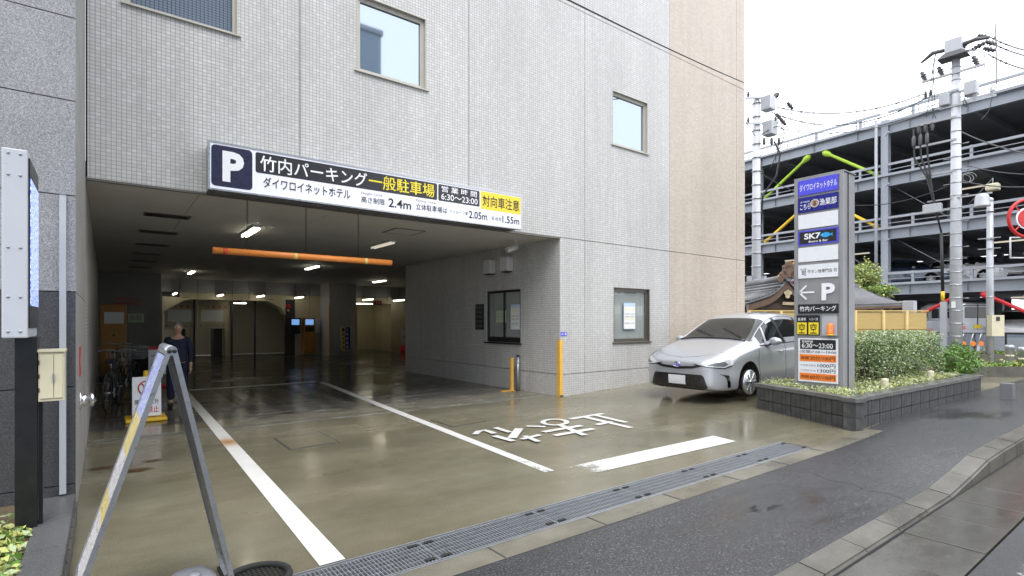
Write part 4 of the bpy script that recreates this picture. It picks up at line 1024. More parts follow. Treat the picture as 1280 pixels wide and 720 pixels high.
ox = cx - (.93 * math.cos(rz) + .80 * math.sin(rz)); oy = cy - (.93 * math.sin(rz) - .80 * math.cos(rz))
CAR = thing('parked_car', 'silver hatchback car parked nose out in front of the beige tiled wall', 'car', (ox, oy, .078), rz=rz, local=True)
CAR.scale = (1.01, 1.01, 1.03)
parts, tree = car_body(CAR, 'car_silver')
for wx in (.93, 3.71):
    for sy in (-1, 1): wheel(CAR, wx, sy * .795, sy)
front = (lambda a, b: (-1.0, a, b), (1, 0, 0)); 
def mirror(poly): return [(-p[0], p[1]) for p in poly][::-1]
child(MB().box(.75, -.55, .14, 4.1, .55, .32), 'under_car_shade_box', 'black_rubber', CAR)  # dark box added to deepen the shade under the car
# front: lower black intake, upper slot, emblem, plate
patch(tree, [(-.56, .26), (-.45, .215), (.45, .215), (.56, .26), (.50, .44), (.46, .475), (-.46, .475), (-.50, .44)], front, 'lower_grille', 'car_black', CAR, .008)
patch(tree, [(-.52, .635), (-.30, .575), (0, .555), (.30, .575), (.52, .635), (.50, .66), (.28, .615), (0, .60), (-.28, .615), (-.50, .66)], front, 'upper_grille', 'car_black', CAR, .008)
def edge_lines(z0, n, y0): pass
patch(tree, [(-.17, .30), (.17, .30), (.17, .45), (-.17, .45)], front, 'number_plate', 'car_plate', CAR, .022)
m_ = MB()
for (ra, rb, zc_) in ((.068, .047, 0), (.024, .044, .002), (.05, .018, .018)):
    pts = [(-.002 - .02, ra * math.cos(t), .635 + zc_ + rb * math.sin(t)) for t in [2 * math.pi * k / 24 for k in range(25)]]; m_.tube(pts, .0065, 6, caps=False)
child(m_, 'emblem', 'chrome', CAR, True)
m_ = MB(); m_.prism([(-.012, .062 * math.cos(t), .635 + .042 * math.sin(t)) for t in [2 * math.pi * k / 24 for k in range(24)]], (.02, 0, 0)); child(m_, 'emblem_back', 'sign_blue', CAR)
# headlights wrap round the corners: projected from a 35 degree direction
for sgn in (-1, 1):
    dvec = Vector((math.cos(rad(52)), -sgn * math.sin(rad(52)), 0)); side_v = Vector((math.sin(rad(52)), sgn * math.cos(rad(52)), 0))
    base = Vector((.3, sgn * .7, 0)) - dvec * 1.5
    fn = (lambda a, b, base=base, side_v=side_v: tuple(base + side_v * a + Vector((0, 0, b)))), tuple(dvec)
    pl = [(-.44, .65), (-.30, .615), (-.02, .60), (.14, .645), (.36, .81), (.34, .845), (.10, .80), (-.16, .745)]
    hl = patch(tree, pl, fn, 'headlight', 'lens', CAR, .010)
    pl2 = [(-.30, .635), (-.02, .622), (.06, .66), (-.0, .70), (-.14, .69)]
    p2 = patch(tree, pl2, fn, 'reflector', 'alu_dark', hl, .014); p2.parent = hl
    pl3 = [(-.47, .66), (-.45, .64), (-.30, .603), (-.01, .588), (.15, .628), (.14, .645), (-.02, .602), (-.30, .618)]
    patch(tree, pl3, fn, 'headlight_rim', 'car_black', CAR, .011)
    pl4 = [(-.12, .50), (.08, .47), (.12, .28), (.07, .25), (.055, .30), (.035, .42), (-.02, .47)]
    patch(tree, pl4, fn, 'fog_recess', 'car_black', CAR, .009)
    pl5 = [(.045, .29), (.075, .27), (.10, .40), (.085, .43), (.06, .42)]
    patch(tree, pl5, fn, 'marker_light', 'chrome', CAR, .012)
# panel gaps, pillars, handles and sills on both sides
for sgn in (-1, 1):
    sd_ = (lambda a, b, s=sgn: (a, s * 2.0, b), (0, -sgn, 0))
    def line(pts, nm, mat, r_=.0045, off=.0):
        P = []
        for p, q in zip(pts, pts[1:]):
            for k in range(6):
                t = k / 6; P.append((p[0] + (q[0] - p[0]) * t, p[1] + (q[1] - p[1]) * t))
        P.append(pts[-1]); W = []
        for a, b in P:
            h, nn, _, _ = tree.ray_cast(Vector((a, sgn * 2.0, b)), Vector((0, -sgn, 0)))
            if h is None: continue
            W.append(h + nn * off)
        if len(W) > 1: child(MB().tube(W, r_, 6), nm, mat, CAR, True)
    line([(1.30, .93), (1.27, .7), (1.33, .35), (1.40, .27)], 'panel_gap', 'joint_dark')
    line([(2.40, .96), (2.42, .6), (2.40, .27), (1.40, .27)], 'panel_gap', 'joint_dark')
    line([(2.46, .27), (3.2, .27), (3.38, .5), (3.55, .75), (3.58, .98)], 'panel_gap', 'joint_dark')
    line([(1.42, .945), (2.0, .965), (3.0, .99), (3.95, 1.02)], 'window_moulding', 'frame_black', .011, .004)
    line([(1.34, .205), (3.3, .205)], 'sill_strip', 'frame_black', .016, .004)
    patch(tree, [(2.36, .97), (2.50, .97), (2.42, 1.46), (2.31, 1.44)], sd_, 'pillar', 'car_black', CAR, .005)
    patch(tree, [(3.38, .99), (3.46, .99), (3.40, 1.47), (3.32, 1.47)], sd_, 'pillar', 'car_black', CAR, .005)
    patch(tree, [(1.62, .955), (1.70, .955), (1.84, 1.30), (1.78, 1.27)], sd_, 'pillar', 'car_silver', CAR, .006)
    for hx in (2.2, 3.25):
        h, nn, _, _ = tree.ray_cast(Vector((hx, sgn * 2, .83)), Vector((0, -sgn, 0)))
        if h: child(MB().tube([h + Vector((-.09, -sgn * .01, 0)), h + Vector((-.08, sgn * .03, .0)), h + Vector((.08, sgn * .03, .005)), h + Vector((.09, -sgn * .01, .0))], .012, 8), 'door_handle', 'car_silver', CAR, True)
    # door mirror
    bm = bmesh.new(); bmesh.ops.create_icosphere(bm, subdivisions=3, radius=1)
    for v in bm.verts:
        x_, y_, z_ = v.co; x_ = max(x_, -.9) if x_ < 0 else min(x_, .55); v.co = Vector((1.70 + x_ * .09, sgn * (.99 + y_ * .115), 1.02 + z_ * (.075 + .015 * y_ * sgn)))
    me = bpy.data.meshes.new('mirror'); bm.to_mesh(me); bm.free(); me.materials.append(M['car_silver'])
    for p in me.polygons: p.use_smooth = True
    mo = link('door_mirror', me, CAR); mo.matrix_parent_inverse = Matrix()
    child(MB().bar((1.62, sgn * .84, .93), (1.68, sgn * .93, .985), .07, .035), 'mirror_arm', 'car_black', CAR)
    line([(3.95, .98), (4.3, .9), (4.45, .82)], 'tail_light', 'lens_red', .04, -.01)
    # roof edge trim
for sgn in (-1, 1):
    pts = [(1.28, .735, 1.035), (1.45, .705, 1.135), (1.75, .668, 1.288), (2.05, .637, 1.415), (2.32, .622, 1.482), (2.7, .616, 1.522), (3.2, .612, 1.512), (3.75, .60, 1.46), (4.05, .588, 1.41)]
    W = []
    for a, b, c_ in pts:
        h, nn, _, _ = tree.find_nearest(Vector((a, sgn * b, c_))); W.append(h + nn * .004)
    child(MB().tube(W, .012, 6), 'roof_trim', 'car_silver', CAR, True)
# wipers, cowl, bonnet gap
W = []
for k in range(13):
    y_ = -.66 + 1.32 * k / 12; h, nn, _, _ = tree.ray_cast(Vector((1.17 - .12 * abs(y_) ** 2 + .07, y_, 3)), Vector((0, 0, -1))); W.append(h + nn * .006)
child(MB().tube(W, .022, 6), 'cowl', 'car_black', CAR, True)
for (ya, yb, xa_) in ((-.55, .02, 1.30), (.0, .55, 1.30)):
    W = []
    for k in range(8):
        t = k / 7; h, nn, _, _ = tree.ray_cast(Vector((xa_ + t * .12 + (.22 * t if ya < 0 else .16 * t), ya + (yb - ya) * t, 3)), Vector((0, 0, -1))); W.append(h + nn * .022)
    child(MB().tube(W, .007, 6), 'wiper', 'frame_black', CAR)
for sgn in (-1, 1):
    W = []
    for (a, b) in ((1.15, .73), (.9, .735), (.6, .70), (.4, .64), (.25, .5), (.15, .3), (.10, 0)):
        h, nn, _, _ = tree.ray_cast(Vector((a, sgn * b, 3)), Vector((0, 0, -1)))
        if h: W.append(h + nn * .0)
    child(MB().tube(W, .0035, 6), 'bonnet_gap', 'joint_dark', CAR)
# cabin inside
m_ = MB(); 
for y_ in (-.36, .36):
    m_.box(2.15, y_ - .22, .55, 2.6, y_ + .22, .68, bev=.04); m_.box(2.55, y_ - .22, .6, 2.7, y_ + .22, 1.16, bev=.04); m_.box(2.6, y_ - .12, 1.16, 2.7, y_ + .12, 1.34, bev=.03)
child(m_, 'seat', 'interior_grey', CAR); child(MB().box(1.45, -.7, .8, 1.75, .7, .98, bev=.05), 'dashboard', 'interior_dark', CAR)
child(MB().tube([(1.85 - .05 * math.cos(t) * 0 + .06 * math.sin(t), .36 + .17 * math.cos(t), .98 + .16 * math.sin(t)) for t in [2 * math.pi * k / 20 for k in range(21)]], .014, 6), 'steering_wheel', 'frame_black', CAR)

# ================================================================== SIGN PYLON
XP0, XP1, YP0, YP1 = 8.92, 9.36, 3.47, 4.20
PY = thing('sign_pylon', 'tall grey sign pylon with shop panels and parking prices on the planter', 'sign', ((XP0+XP1)/2, (YP0+YP1)/2, .4))
zt_ = 3.80
MB().box(XP0 + .01, YP0 + .012, .38, XP1 - .01, YP1 - .012, zt_ - .02).build('core', 'pylon_grey', PY)
fr = .055
m_ = MB(); m_.box(XP0 - .012, YP0, .4, XP0 + .02, YP0 + fr, zt_ , bev=.004); m_.box(XP0 - .012, YP1 - fr, .4, XP0 + .02, YP1, zt_, bev=.004); m_.box(XP0 - .012, YP0 + fr, zt_ - .06, XP0 + .02, YP1 - fr, zt_, bev=.003)
m_.box(XP0 - .014, YP0 - .004, zt_ - .012, XP1 + .004, YP1 + .004, zt_ + .004); m_.build('edge_frame', 'pylon_grey', PY)
m_ = MB(); m_.box(XP0 + .16, YP0 - .002, .4, XP0 + .175, YP0 + .005, zt_ - .02); m_.build('side_joint', 'frame_black', PY)
XF = XP0 - .002
def pz(py): return onX(1020, py, XF)
def yx(px): return onX(px, 300, XF).y
y0_, y1_ = yx(996.5), yx(1045.5)            # panel left (far) and right (near)
y0_, y1_ = YP1 - .065, YP0 + .075
def zpx(py_at_mid): return CAMH + (HY - py_at_mid) / FPX * ((XF * FW.x + (YP0 + YP1) / 2 * FW.y))
def panel(nm, pt, pb, mt, border=None):
    z1, z0 = zpx(pt), zpx(pb); o = MB().box(XF - .012, y1_, z0, XF + .01, y0_, z1).build(nm, mt, PY); return z0, z1
def pt_(s, mt, ya, yb, z0, z1, b=.0, nm='lettering', dp=.003):   # ya left edge fraction 0..1, yb right
    Y0 = y0_ + (y1_ - y0_) * ya; Y1 = y0_ + (y1_ - y0_) * yb
    return text(nm, s, mt, PY, (XF - .012, Y0, z0), (XF - .012, Y1, z1), (-1, 0, 0), bold=b, depth=dp)
def sub(z0, z1, a, b): return z0 + (z1 - z0) * a, z0 + (z1 - z0) * b
z0, z1 = panel('panel', 222, 241, 'sign_blue'); a, b = sub(z0, z1, .25, .72); pt_('ダイワロイネットホテル', 'txt_white', .04, .98, a, b, .02)
z0, z1 = panel('panel', 244, 263, 'sign_navyblue'); a, b = sub(z0, z1, .18, .55); pt_('こちら', 'txt_white', .05, .32, a, b, .03); a, b = sub(z0, z1, .63, .74); pt_('海の幸居酒屋', 'txt_white', .06, .30, a, b); a, b = sub(z0, z1, .28, .74); pt_('漁業部', 'txt_white', .55, .97, a, b, .03)
zc_ = (z0 + z1) / 2 + .0; yc_ = y0_ + (y1_ - y0_) * .43
MB().prism([(XF - .013, yc_ + .062 * math.cos(t), zc_ + .062 * math.sin(t)) for t in [2 * math.pi * k / 28 for k in range(28)]], (-.003, 0, 0)).build('round_emblem', 'skin', PY)
MB().tube([(XF - .017, yc_ + .06 * math.cos(t), zc_ + .06 * math.sin(t)) for t in [2 * math.pi * k / 28 for k in range(29)]], .004, 5, caps=False).build('emblem_ring', 'txt_white', PY)
m_ = MB(); 
for (dy, dz, r_) in ((0, .015, .02), (0, -.02, .028), (.02, .03, .008), (-.02, .03, .008)): m_.prism([(XF - .0165, yc_ + dy + r_ * math.cos(t), zc_ + dz + r_ * .8 * math.sin(t)) for t in [2 * math.pi * k / 12 for k in range(12)]], (-.001, 0, 0))
stuff(m_.build('emblem_figure', 'wood_brown', PY))
panel('blank_panel', 266, 284, 'panel_white')
z0, z1 = panel('panel', 286.5, 305, 'sign_blue'); MB().box(XF - .0145, y1_ + .02, z0 + .02, XF - .012, y0_ - .02, z1 - .02).build('black_field', 'near_black', PY)
a, b = sub(z0, z1, .38, .78); pt_('SK7', 'txt_white', .16, .58, a, b, .03, dp=.005); a, b = sub(z0, z1, .14, .28); pt_('Bistro & Bar', 'txt_white', .28, .76, a, b, .015, dp=.005)
yc_ = y0_ + (y1_ - y0_) * .71; zc_ = z0 + (z1 - z0) * .56
fish = [(-.085, 0), (-.05, .03), (0, .042), (.04, .03), (.065, .008), (.10, .028), (.092, 0), (.10, -.028), (.065, -.008), (.04, -.028), (0, -.04), (-.05, -.03)]
MB().prism([(XF - .0148, yc_ - p, zc_ + q) for p, q in fish], (-.002, 0, 0)).build('fish_mark', 'cyan', PY); MB().box(XF - .018, yc_ + .045, zc_ + .004, XF - .0165, yc_ + .057, zc_ + .014).build('fish_eye', 'txt_white', PY)
panel('blank_panel', 308, 326, 'panel_white')
z0, z1 = panel('panel', 330, 347, 'panel_white'); a, b = sub(z0, z1, .34, .62); pt_('牛タン焼専門店 司', 'txt_black', .25, .97, a, b); a, b = sub(z0, z1, .62, .75); pt_('杜の都', 'txt_black', .06, .22, a, b); a, b = sub(z0, z1, .2, .58); pt_('司', 'txt_black', .09, .2, a, b, .03)
z0, z1 = zpx(378), zpx(352); zc_ = (z0 + z1) / 2
Y = lambda f: y0_ + (y1_ - y0_) * f
m_ = MB(); xx = XF - .014
for (p, q) in (((.03, zc_), (.42, zc_)), ((.03, zc_), (.22, zc_ + .11)), ((.03, zc_), (.22, zc_ - .11))):
    m_.bar((xx, Y(p[0]), p[1]), (xx, Y(q[0]), q[1]), .004, .026, up=(1, 0, 0)) if 0 else m_.bar((xx, Y(p[0]), p[1]), (xx, Y(q[0]), q[1]), .026, .004, up=(1, 0, 0))
m_.build('arrow', 'txt_white', PY)
text('letter_p', 'P', 'txt_white', PY, (XF - .012, Y(.60), z0 + .03), (XF - .012, Y(.93), z1 - .03), (-1, 0, 0), bold=.04)
z0, z1 = panel('panel', 380, 391.5, 'near_black'); a, b = sub(z0, z1, .22, .8); pt_('竹内パーキング', 'txt_white', .04, .96, a, b, .025)
z0, z1 = zpx(419), zpx(394)
for (fa, fb, s_) in ((-.04, .24, '普通車'), (.26, .54, 'ハイルーフ車')):
    MB().box(XF - .014, Y(fb), z0, XF + .01, Y(fa), z1).build('status_panel', 'near_black', PY)
    MB().box(XF - .017, Y(fb) + .008, z0 + .012, XF - .0142, Y(fa) - .008, z0 + (z1 - z0) * .64).build('status_light', 'sign_yellow', PY)
    pt_(s_, 'txt_white', fa + .03, fb - .03, z1 - (z1 - z0) * .28, z1 - (z1 - z0) * .12, .0, dp=.005); pt_('空', 'txt_black', fa + .06, fb - .06, z0 + (z1 - z0) * .08, z0 + (z1 - z0) * .6, .03, dp=.008)
MB().box(XF - .004, Y(.97), z0 - .0, XF + .02, Y(.6), z1 - .0).build('niche', 'steel_white', PY)
m_ = MB(); m_.box(XF - .012, Y(.99), z0 - .012, XF + .02, Y(.58), z0); m_.box(XF - .012, Y(.99), z1, XF + .02, Y(.58), z1 + .012); m_.build('niche_frame', 'pylon_grey', PY)
yc_ = Y(.84); bl = MB().lathe((XF - .055, yc_, z0 + .012), [(.05, 0), (.05, .03), (.046, .035), (.046, .15), (.03, .17), (.005, .175)], 20).build('beacon', 'amber', PY, True); MB().lathe((XF - .055, yc_, z0), [(.055, 0), (.055, .02)], 20).build('beacon_base', 'yellow_plastic', bl)
z0, z1 = zpx(478), zpx(423)
MB().box(XF - .012, Y(1.0), z0, XF + .01, Y(.0), z1).build('price_board', 'panel_white', PY)
Hh = z1 - z0
def row(f0, f1): return z0 + Hh * f0, z0 + Hh * f1
a, b = row(.75, .97); MB().box(XF - .0145, Y(.95), a, XF - .012, Y(.05), b).build('black_field', 'near_black', PY)
pt_('6:30〜23:00', 'txt_white', .1, .88, a + .02, a + .095, .015, dp=.005); pt_('営業時間', 'txt_white', .1, .38, b - .05, b - .015, .02, dp=.005)
a, b = row(.645, .725); pt_('(昼間)7:00〜19:00', 'txt_black', .04, .96, a, b, .005)
for (f0, f1, s1) in ((.47, .63, '20分/100円'), (.04, .20, '60分/100円')):
    a, b = row(f0, f1); MB().box(XF - .0145, Y(.96), a, XF - .012, Y(.04), b).build('orange_field', 'sign_orange', PY)
    pt_(('昼間' if f0 > .3 else '夜間'), 'txt_black', .08, .28, a + .03, b - .035, .01, dp=.005); pt_(s1, 'txt_black', .31, .93, a + .022, b - .022, .018, dp=.005)
a, b = row(.34, .44); pt_('平日最大料金', 'txt_grey', .06, .46, a + .01, b - .025); pt_('1000円', 'txt_black', .5, .94, a, b - .005, .01)
a, b = row(.225, .32); pt_('土日祝最大料金', 'txt_grey', .06, .46, a + .01, b - .025); pt_('1300円', 'txt_black', .5, .94, a, b - .005, .01)

# ================================================================== PLANTER WITH HEDGE
A, B, Cc, D_ = Vector((8.02, 2.98, 0)), Vector((8.70, 4.72, 0)), Vector((13.4, 4.72, 0)), Vector((13.45, 2.82, 0))
PL = thing('block_planter', 'long low planter of dark ribbed concrete blocks with a flat stone coping', 'planter', (10.5, 3.6, 0))
concrete('planter_block', (.045, .045, .045), (.075, .075, .076), (.13, .13, .13), .35, .7, 3, 1.5, .5)
concrete('planter_cap', (.10, .10, .095), (.14, .14, .135), (.19, .19, .18), .25, .5, 3, 1.0, .3)
def wall_run(p, q, zbase, ztop, n_out, skip=None):
    d = q - p; Ln = d.length; u = d.normalized(); nb = round(Ln / .4); bl = Ln / nb; ang = math.atan2(u.y, u.x)
    blk = None
    hrow = .205
    for r_ in range(2):
        for i in range(nb):
            if blk is None:
                m_ = MB(); m_.box(.004, .006, 0, bl - .004, .15, hrow - .006)
                for k in range(4):
                    w0 = .006 + (bl - .012) * k / 4; m_.box(w0 + .004, random.uniform(-.006, -.001), .003, w0 + (bl - .012) / 4 - .004, .0065, hrow - .009)
                o = m_.build('block', 'planter_block', PL); blk = o
            else: o = blk.copy(); C.objects.link(o); o.parent = PL
            o.matrix_parent_inverse = Matrix.Translation(-Vector(PL.location))
            o.rotation_euler.z = ang; o.location = p + u * (bl * i) + Vector((0, 0, zbase + hrow * r_ + random.uniform(-.0015, .0015)))
    n2 = round(Ln / .6); cl = Ln / n2
    for i in range(n2):
        e0 = .03 if i == 0 else .003
        o = MB().box(-.03 if i == 0 else .003, -.025, 0, cl + (.03 if i == n2 - 1 else -.003), .165, .06, bev=.006).build('coping_stone', 'planter_cap', PL)
        o.matrix_parent_inverse = Matrix.Translation(-Vector(PL.location)); o.rotation_euler.z = ang; o.location = p + u * (cl * i) + Vector((0, 0, ztop - .06))
wall_run(A, D_, .0, .472, None)
wall_run(B, A + (B - A).normalized() * .0 + Vector((0, .0, 0)), .0, .4715, None)
wall_run(D_, Cc, .0, .471, None)
# soil top
MB().prism([A + Vector((.1, .1, .40)), D_ + Vector((-.1, .1, .40)), Cc + Vector((-.1, 0, .40)), B + Vector((.1, 0, .40))], (0, 0, .02)).build('soil', 'soil', PL)
random.seed(11)
def inplanter():
    while True:
        x_, y_ = random.uniform(8.1, 13.3), random.uniform(3.1, 4.7)
        if x_ > 8.14 + (y_ - 2.98) * .39 and not (XP0 - .03 < x_ < XP1 + .03 and YP0 - .03 < y_ < YP1 + .03): return x_, y_
m_ = MB()
for i in range(15000):
    x_, y_ = inplanter(); hh = .03 + .05 * random.random() + .035 * math.sin(x_ * 5) * math.sin(y_ * 7)
    m_.leaf((x_, y_, .42 + random.random() ** .6 * (hh + .03)), random.uniform(.012, .024), mi=random.choice((0, 0, 1, 1, 2)))
gc = stuff(m_.build('ground_cover', ['leaf_c', 'leaf_b', 'leaf_pale'], norm=False)); gc['label'] = 'yellow green ground cover filling the block planter'
HG = thing('hedge', 'clipped variegated green and white hedge on the block planter', 'hedge', (11.5, 4.2, .42))
m_ = MB(); hx0, hx1, hy0, hy1, hz0, hz1 = 9.95, 13.35, 3.38, 4.25, .50, 1.31
cl = [(random.uniform(hx0, hx1), random.choice((hy0 + .06, hy1 - .06, random.uniform(hy0, hy1))), random.uniform(hz0 + .1, hz1)) for _ in range(300)]
for i in range(34000):
    if random.random() < .8:
        c_ = random.choice(cl); p = Vector((random.gauss(c_[0], .09), random.gauss(c_[1], .07), random.gauss(c_[2], .07)))
    else: p = Vector((random.uniform(hx0, hx1), random.uniform(hy0, hy1), random.uniform(hz0, hz1)))
    p.z = min(p.z, hz1 + random.gauss(0, .012)); p.y = max(hy0 - .02, min(hy1 + .02, p.y)); p.x = max(hx0 - .03, min(hx1 + .03, p.x))
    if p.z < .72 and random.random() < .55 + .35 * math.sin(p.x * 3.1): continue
    top = p.z > hz1 - .14  # paler leaves chosen along the top, highlights put into the leaf colour
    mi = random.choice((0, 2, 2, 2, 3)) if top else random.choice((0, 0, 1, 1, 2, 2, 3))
    m_.leaf(p, random.uniform(.013, .026), mi=mi)
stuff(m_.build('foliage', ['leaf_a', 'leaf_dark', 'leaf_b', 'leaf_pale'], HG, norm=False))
for k in range(10):
    x_ = hx0 + .15 + k * .34; m_ = MB()
    for q in range(5): m_.tube([(x_, 3.8, .4), (x_ + random.gauss(0, .05), 3.8 + random.gauss(0, .08), .65), (x_ + random.gauss(0, .12), 3.8 + random.gauss(0, .14), 1.1)], [.012, .009, .005], 5)
    m_.build('stem', 'bark', HG)
def bush(name, label, c_, rx, ry, rz_, n, mats, size=.035, cat='shrub', grp=None, ncl=40):
    T = thing(name, label, cat, (c_[0], c_[1], c_[2] - rz_), grp); m_ = MB(); cls = []
    for _ in range(ncl):
        v = Vector((random.gauss(0, 1), random.gauss(0, 1), random.gauss(0, 1))).normalized() * random.uniform(.55, 1.0); cls.append((c_[0] + v.x * rx, c_[1] + v.y * ry, c_[2] + v.z * rz_))
    for i in range(n):
        q = random.choice(cls); s_ = .22
        m_.leaf((random.gauss(q[0], rx * s_), random.gauss(q[1], ry * s_), max(c_[2] - rz_, random.gauss(q[2], rz_ * s_))), random.uniform(.6, 1.2) * size, mi=random.randrange(len(mats)))
    stuff(m_.build('foliage', mats, T, norm=False)); m_ = MB()
    for q in cls[::4]: m_.tube([(c_[0], c_[1], c_[2] - rz_ - .1), ((c_[0] + q[0]) / 2, (c_[1] + q[1]) / 2, c_[2] - rz_ * .3), q], [.014, .01, .004], 5)
    m_.build('stem', 'bark', T); return T
bush('shrub', 'bright green leafy shrub just beyond the right end of the block planter', (14.35, 3.4, .66), .46, .42, .30, 2600, ['leaf_d', 'leaf_d', 'leaf_a'], .035)
# short white posts in the planter
for (px, py, lb) in ((1106, 468, 'short pale post under the left half of the hedge'), (1163, 466, 'short pale post under the right end of the hedge')):
    q = gp(px, py + 7, .42); tag(MB().lathe((onY(px, py, 3.22).x, 3.22, .41), [(.06, 0), (.055, .02), (.05, .16), (.052, .19), (.01, .2)], 14).build('marker_post', 'cream_metal'), lb, 'post')

# ================================================================== A-FRAME BOARD IN THE FOREGROUND
AF = thing('a_frame_sign', 'aluminium A-frame sign seen edge on in the foreground, its printed side facing left', 'A-frame sign', (.2, 3.4, 0))
ya0, ya1 = 3.18, 3.66
apx, apz = .268, 1.352
feet = {-1: (-.165, .02), 1: (.565, .02)}
for sgn in (-1, 1):
    fx, fz = feet[sgn]; top = Vector((apx + sgn * .012, ya0, apz)); bot = Vector((fx, ya0, fz))
    d = (top - bot).normalized(); nrm = Vector((-d.z, 0, d.x)) * (1 if sgn < 0 else -1)
    if nrm.x * sgn < 0: nrm = -nrm
    for yy in (ya0, ya1 - .02):
        o = Vector((0, yy - ya0 + .01, 0))
        MB().bar(bot + o, top + o, .02, .032, up=(0, 1, 0)).build('side_rail', 'alu', AF) if 0 else MB().hexa([bot+o-nrm*.0115+Vector((0,-.011,0)), bot+o+nrm*.0115+Vector((0,-.011,0)), bot+o+nrm*.0115+Vector((0,.011,0)), bot+o-nrm*.0115+Vector((0,.011,0))], [top+o-nrm*.0115+Vector((0,-.011,0)), top+o+nrm*.0115+Vector((0,-.011,0)), top+o+nrm*.0115+Vector((0,.011,0)), top+o-nrm*.0115+Vector((0,.011,0))]).build('side_rail', 'alu', AF)
    for t in (.0, .12, .985):
        c_ = bot.lerp(top, t); MB().hexa([c_-nrm*.012+Vector((0,.022,0)), c_+nrm*.012+Vector((0,.022,0)), c_+nrm*.012+Vector((0,ya1-ya0-.022,0)), c_-nrm*.012+Vector((0,ya1-ya0-.022,0))],
            [c_+d*.02-nrm*.012+Vector((0,.022,0)), c_+d*.02+nrm*.012+Vector((0,.022,0)), c_+d*.02+nrm*.012+Vector((0,ya1-ya0-.022,0)), c_+d*.02-nrm*.012+Vector((0,ya1-ya0-.022,0))]).build('cross_rail', 'alu', AF)
    def strip(t0, t1, h0, h1, mat, nm):
        a_, b_ = bot.lerp(top, t0), bot.lerp(top, t1); y0, y1 = Vector((0, .022, 0)), Vector((0, ya1 - ya0 - .022, 0))
        MB().hexa([a_+y0+nrm*h0, a_+y1+nrm*h0, a_+y1+nrm*h1, a_+y0+nrm*h1], [b_+y0+nrm*h0, b_+y1+nrm*h0, b_+y1+nrm*h1, b_+y0+nrm*h1]).build(nm, mat, AF)
    strip(.14, .98, -.004, .004, 'alu_dark', 'board')
    cut_ = (.14, .36, .44, .6, .74, .98)
    for i, mt in enumerate(('poster_grey', 'poster_yellow', 'poster_grey', 'poster_yellow', 'poster_blue')):
        strip(cut_[i] + .002, cut_[i+1], .0045, .006, mt, 'poster_band')
    MB().lathe(bot + Vector((0, -.012, .05)), [(.005, 0), (.005, .004)], 8, (0, -1, 0)).build('rivet', 'frame_black', AF)
    MB().lathe(top + Vector((-sgn*-.0, -.001, -.07)) + Vector((sgn * .02, 0, 0)), [(.004, 0), (.004, .003)], 8, (0, -1, 0)).build('rivet', 'steel_galv', AF)
    MB().box(fx - .025, ya0 - .01, 0, fx + .025, ya1 + .01, .022, bev=.004).build('foot', 'black_rubber', AF)
MB().tube([(apx, ya0 - .002, apz + .002), (apx, ya1, apz + .002)], .024, 14).build('hinge_tube', 'alu', AF)
for sgn in (-1, 1): MB().lathe((apx + sgn * .011, ya0 - .002, apz), [(.011, 0), (.011, .003), (.006, .005)], 10, (0, -1, 0)).build('hinge_cap', 'frame_black', AF)
# stay bar inside
# water weights
def blob(name, c_, s_, mat, T=None, pw=.7):
    bm = bmesh.new(); bmesh.ops.create_icosphere(bm, subdivisions=4, radius=1)
    for v in bm.verts:
        q = v.co.copy(); q = Vector([math.copysign(abs(k) ** pw, k) for k in q]); v.co = Vector((c_[0] + q.x * s_[0], c_[1] + q.y * s_[1], c_[2] + q.z * s_[2]))
    me = bpy.data.meshes.new(name); bm.to_mesh(me); bm.free(); me.materials.append(M[mat])
    for p in me.polygons: p.use_smooth = True
    return link(name, me, T)
ww = thing('water_weight', 'large rounded grey plastic water weight on the ground inside the A-frame', 'weight', (.40, 3.08, 0))
q = gp(243, 716, .1)
blob('tank', (.36, 3.2, .095), (.12, .17, .115), 'grey_plastic', ww); MB().lathe((.36, 3.14, .2), [(.03, 0), (.03, .025), (.01, .03)], 14).build('cap', 'grey_plastic', ww)
MB().tube([(.27, 3.12, .15), (.26, 3.1, .2), (.31, 3.09, .225), (.35, 3.1, .21)], .012, 8).build('grip', 'grey_plastic', ww)
ww = thing('water_weight', 'lower grey water weight left of the larger one', 'weight', (.1, 3.2, 0))
blob('tank', (.10, 3.2, .07), (.13, .16, .075), 'grey_plastic', ww); MB().lathe((.14, 3.14, .13), [(.03, 0), (.03, .02), (.01, .025)], 14).build('cap', 'grey_plastic', ww)
q = gp(322, 722, .02)
t = thing('rubber_ring', 'black rubber mesh ring lying on the driveway by the A-frame foot', 'rubber ring', (q.x, q.y, 0))
MB().tube([(q.x + .17 * math.cos(a_), q.y + .17 * math.sin(a_), .022) for a_ in [2 * math.pi * k / 32 for k in range(33)]], .02, 8, caps=False).build('ring', 'black_rubber', t)
m_ = MB()
for k in range(-6, 7):
    L_ = math.sqrt(max(0, .165 ** 2 - (k * .025) ** 2)); m_.box(q.x + k * .025 - .003, q.y - L_, .006, q.x + k * .025 + .003, q.y + L_, .014); m_.box(q.x - L_, q.y + k * .025 - .003, .007, q.x + L_, q.y + k * .025 + .003, .0135)
stuff(m_.build('mesh_bars', 'black_rubber', t))

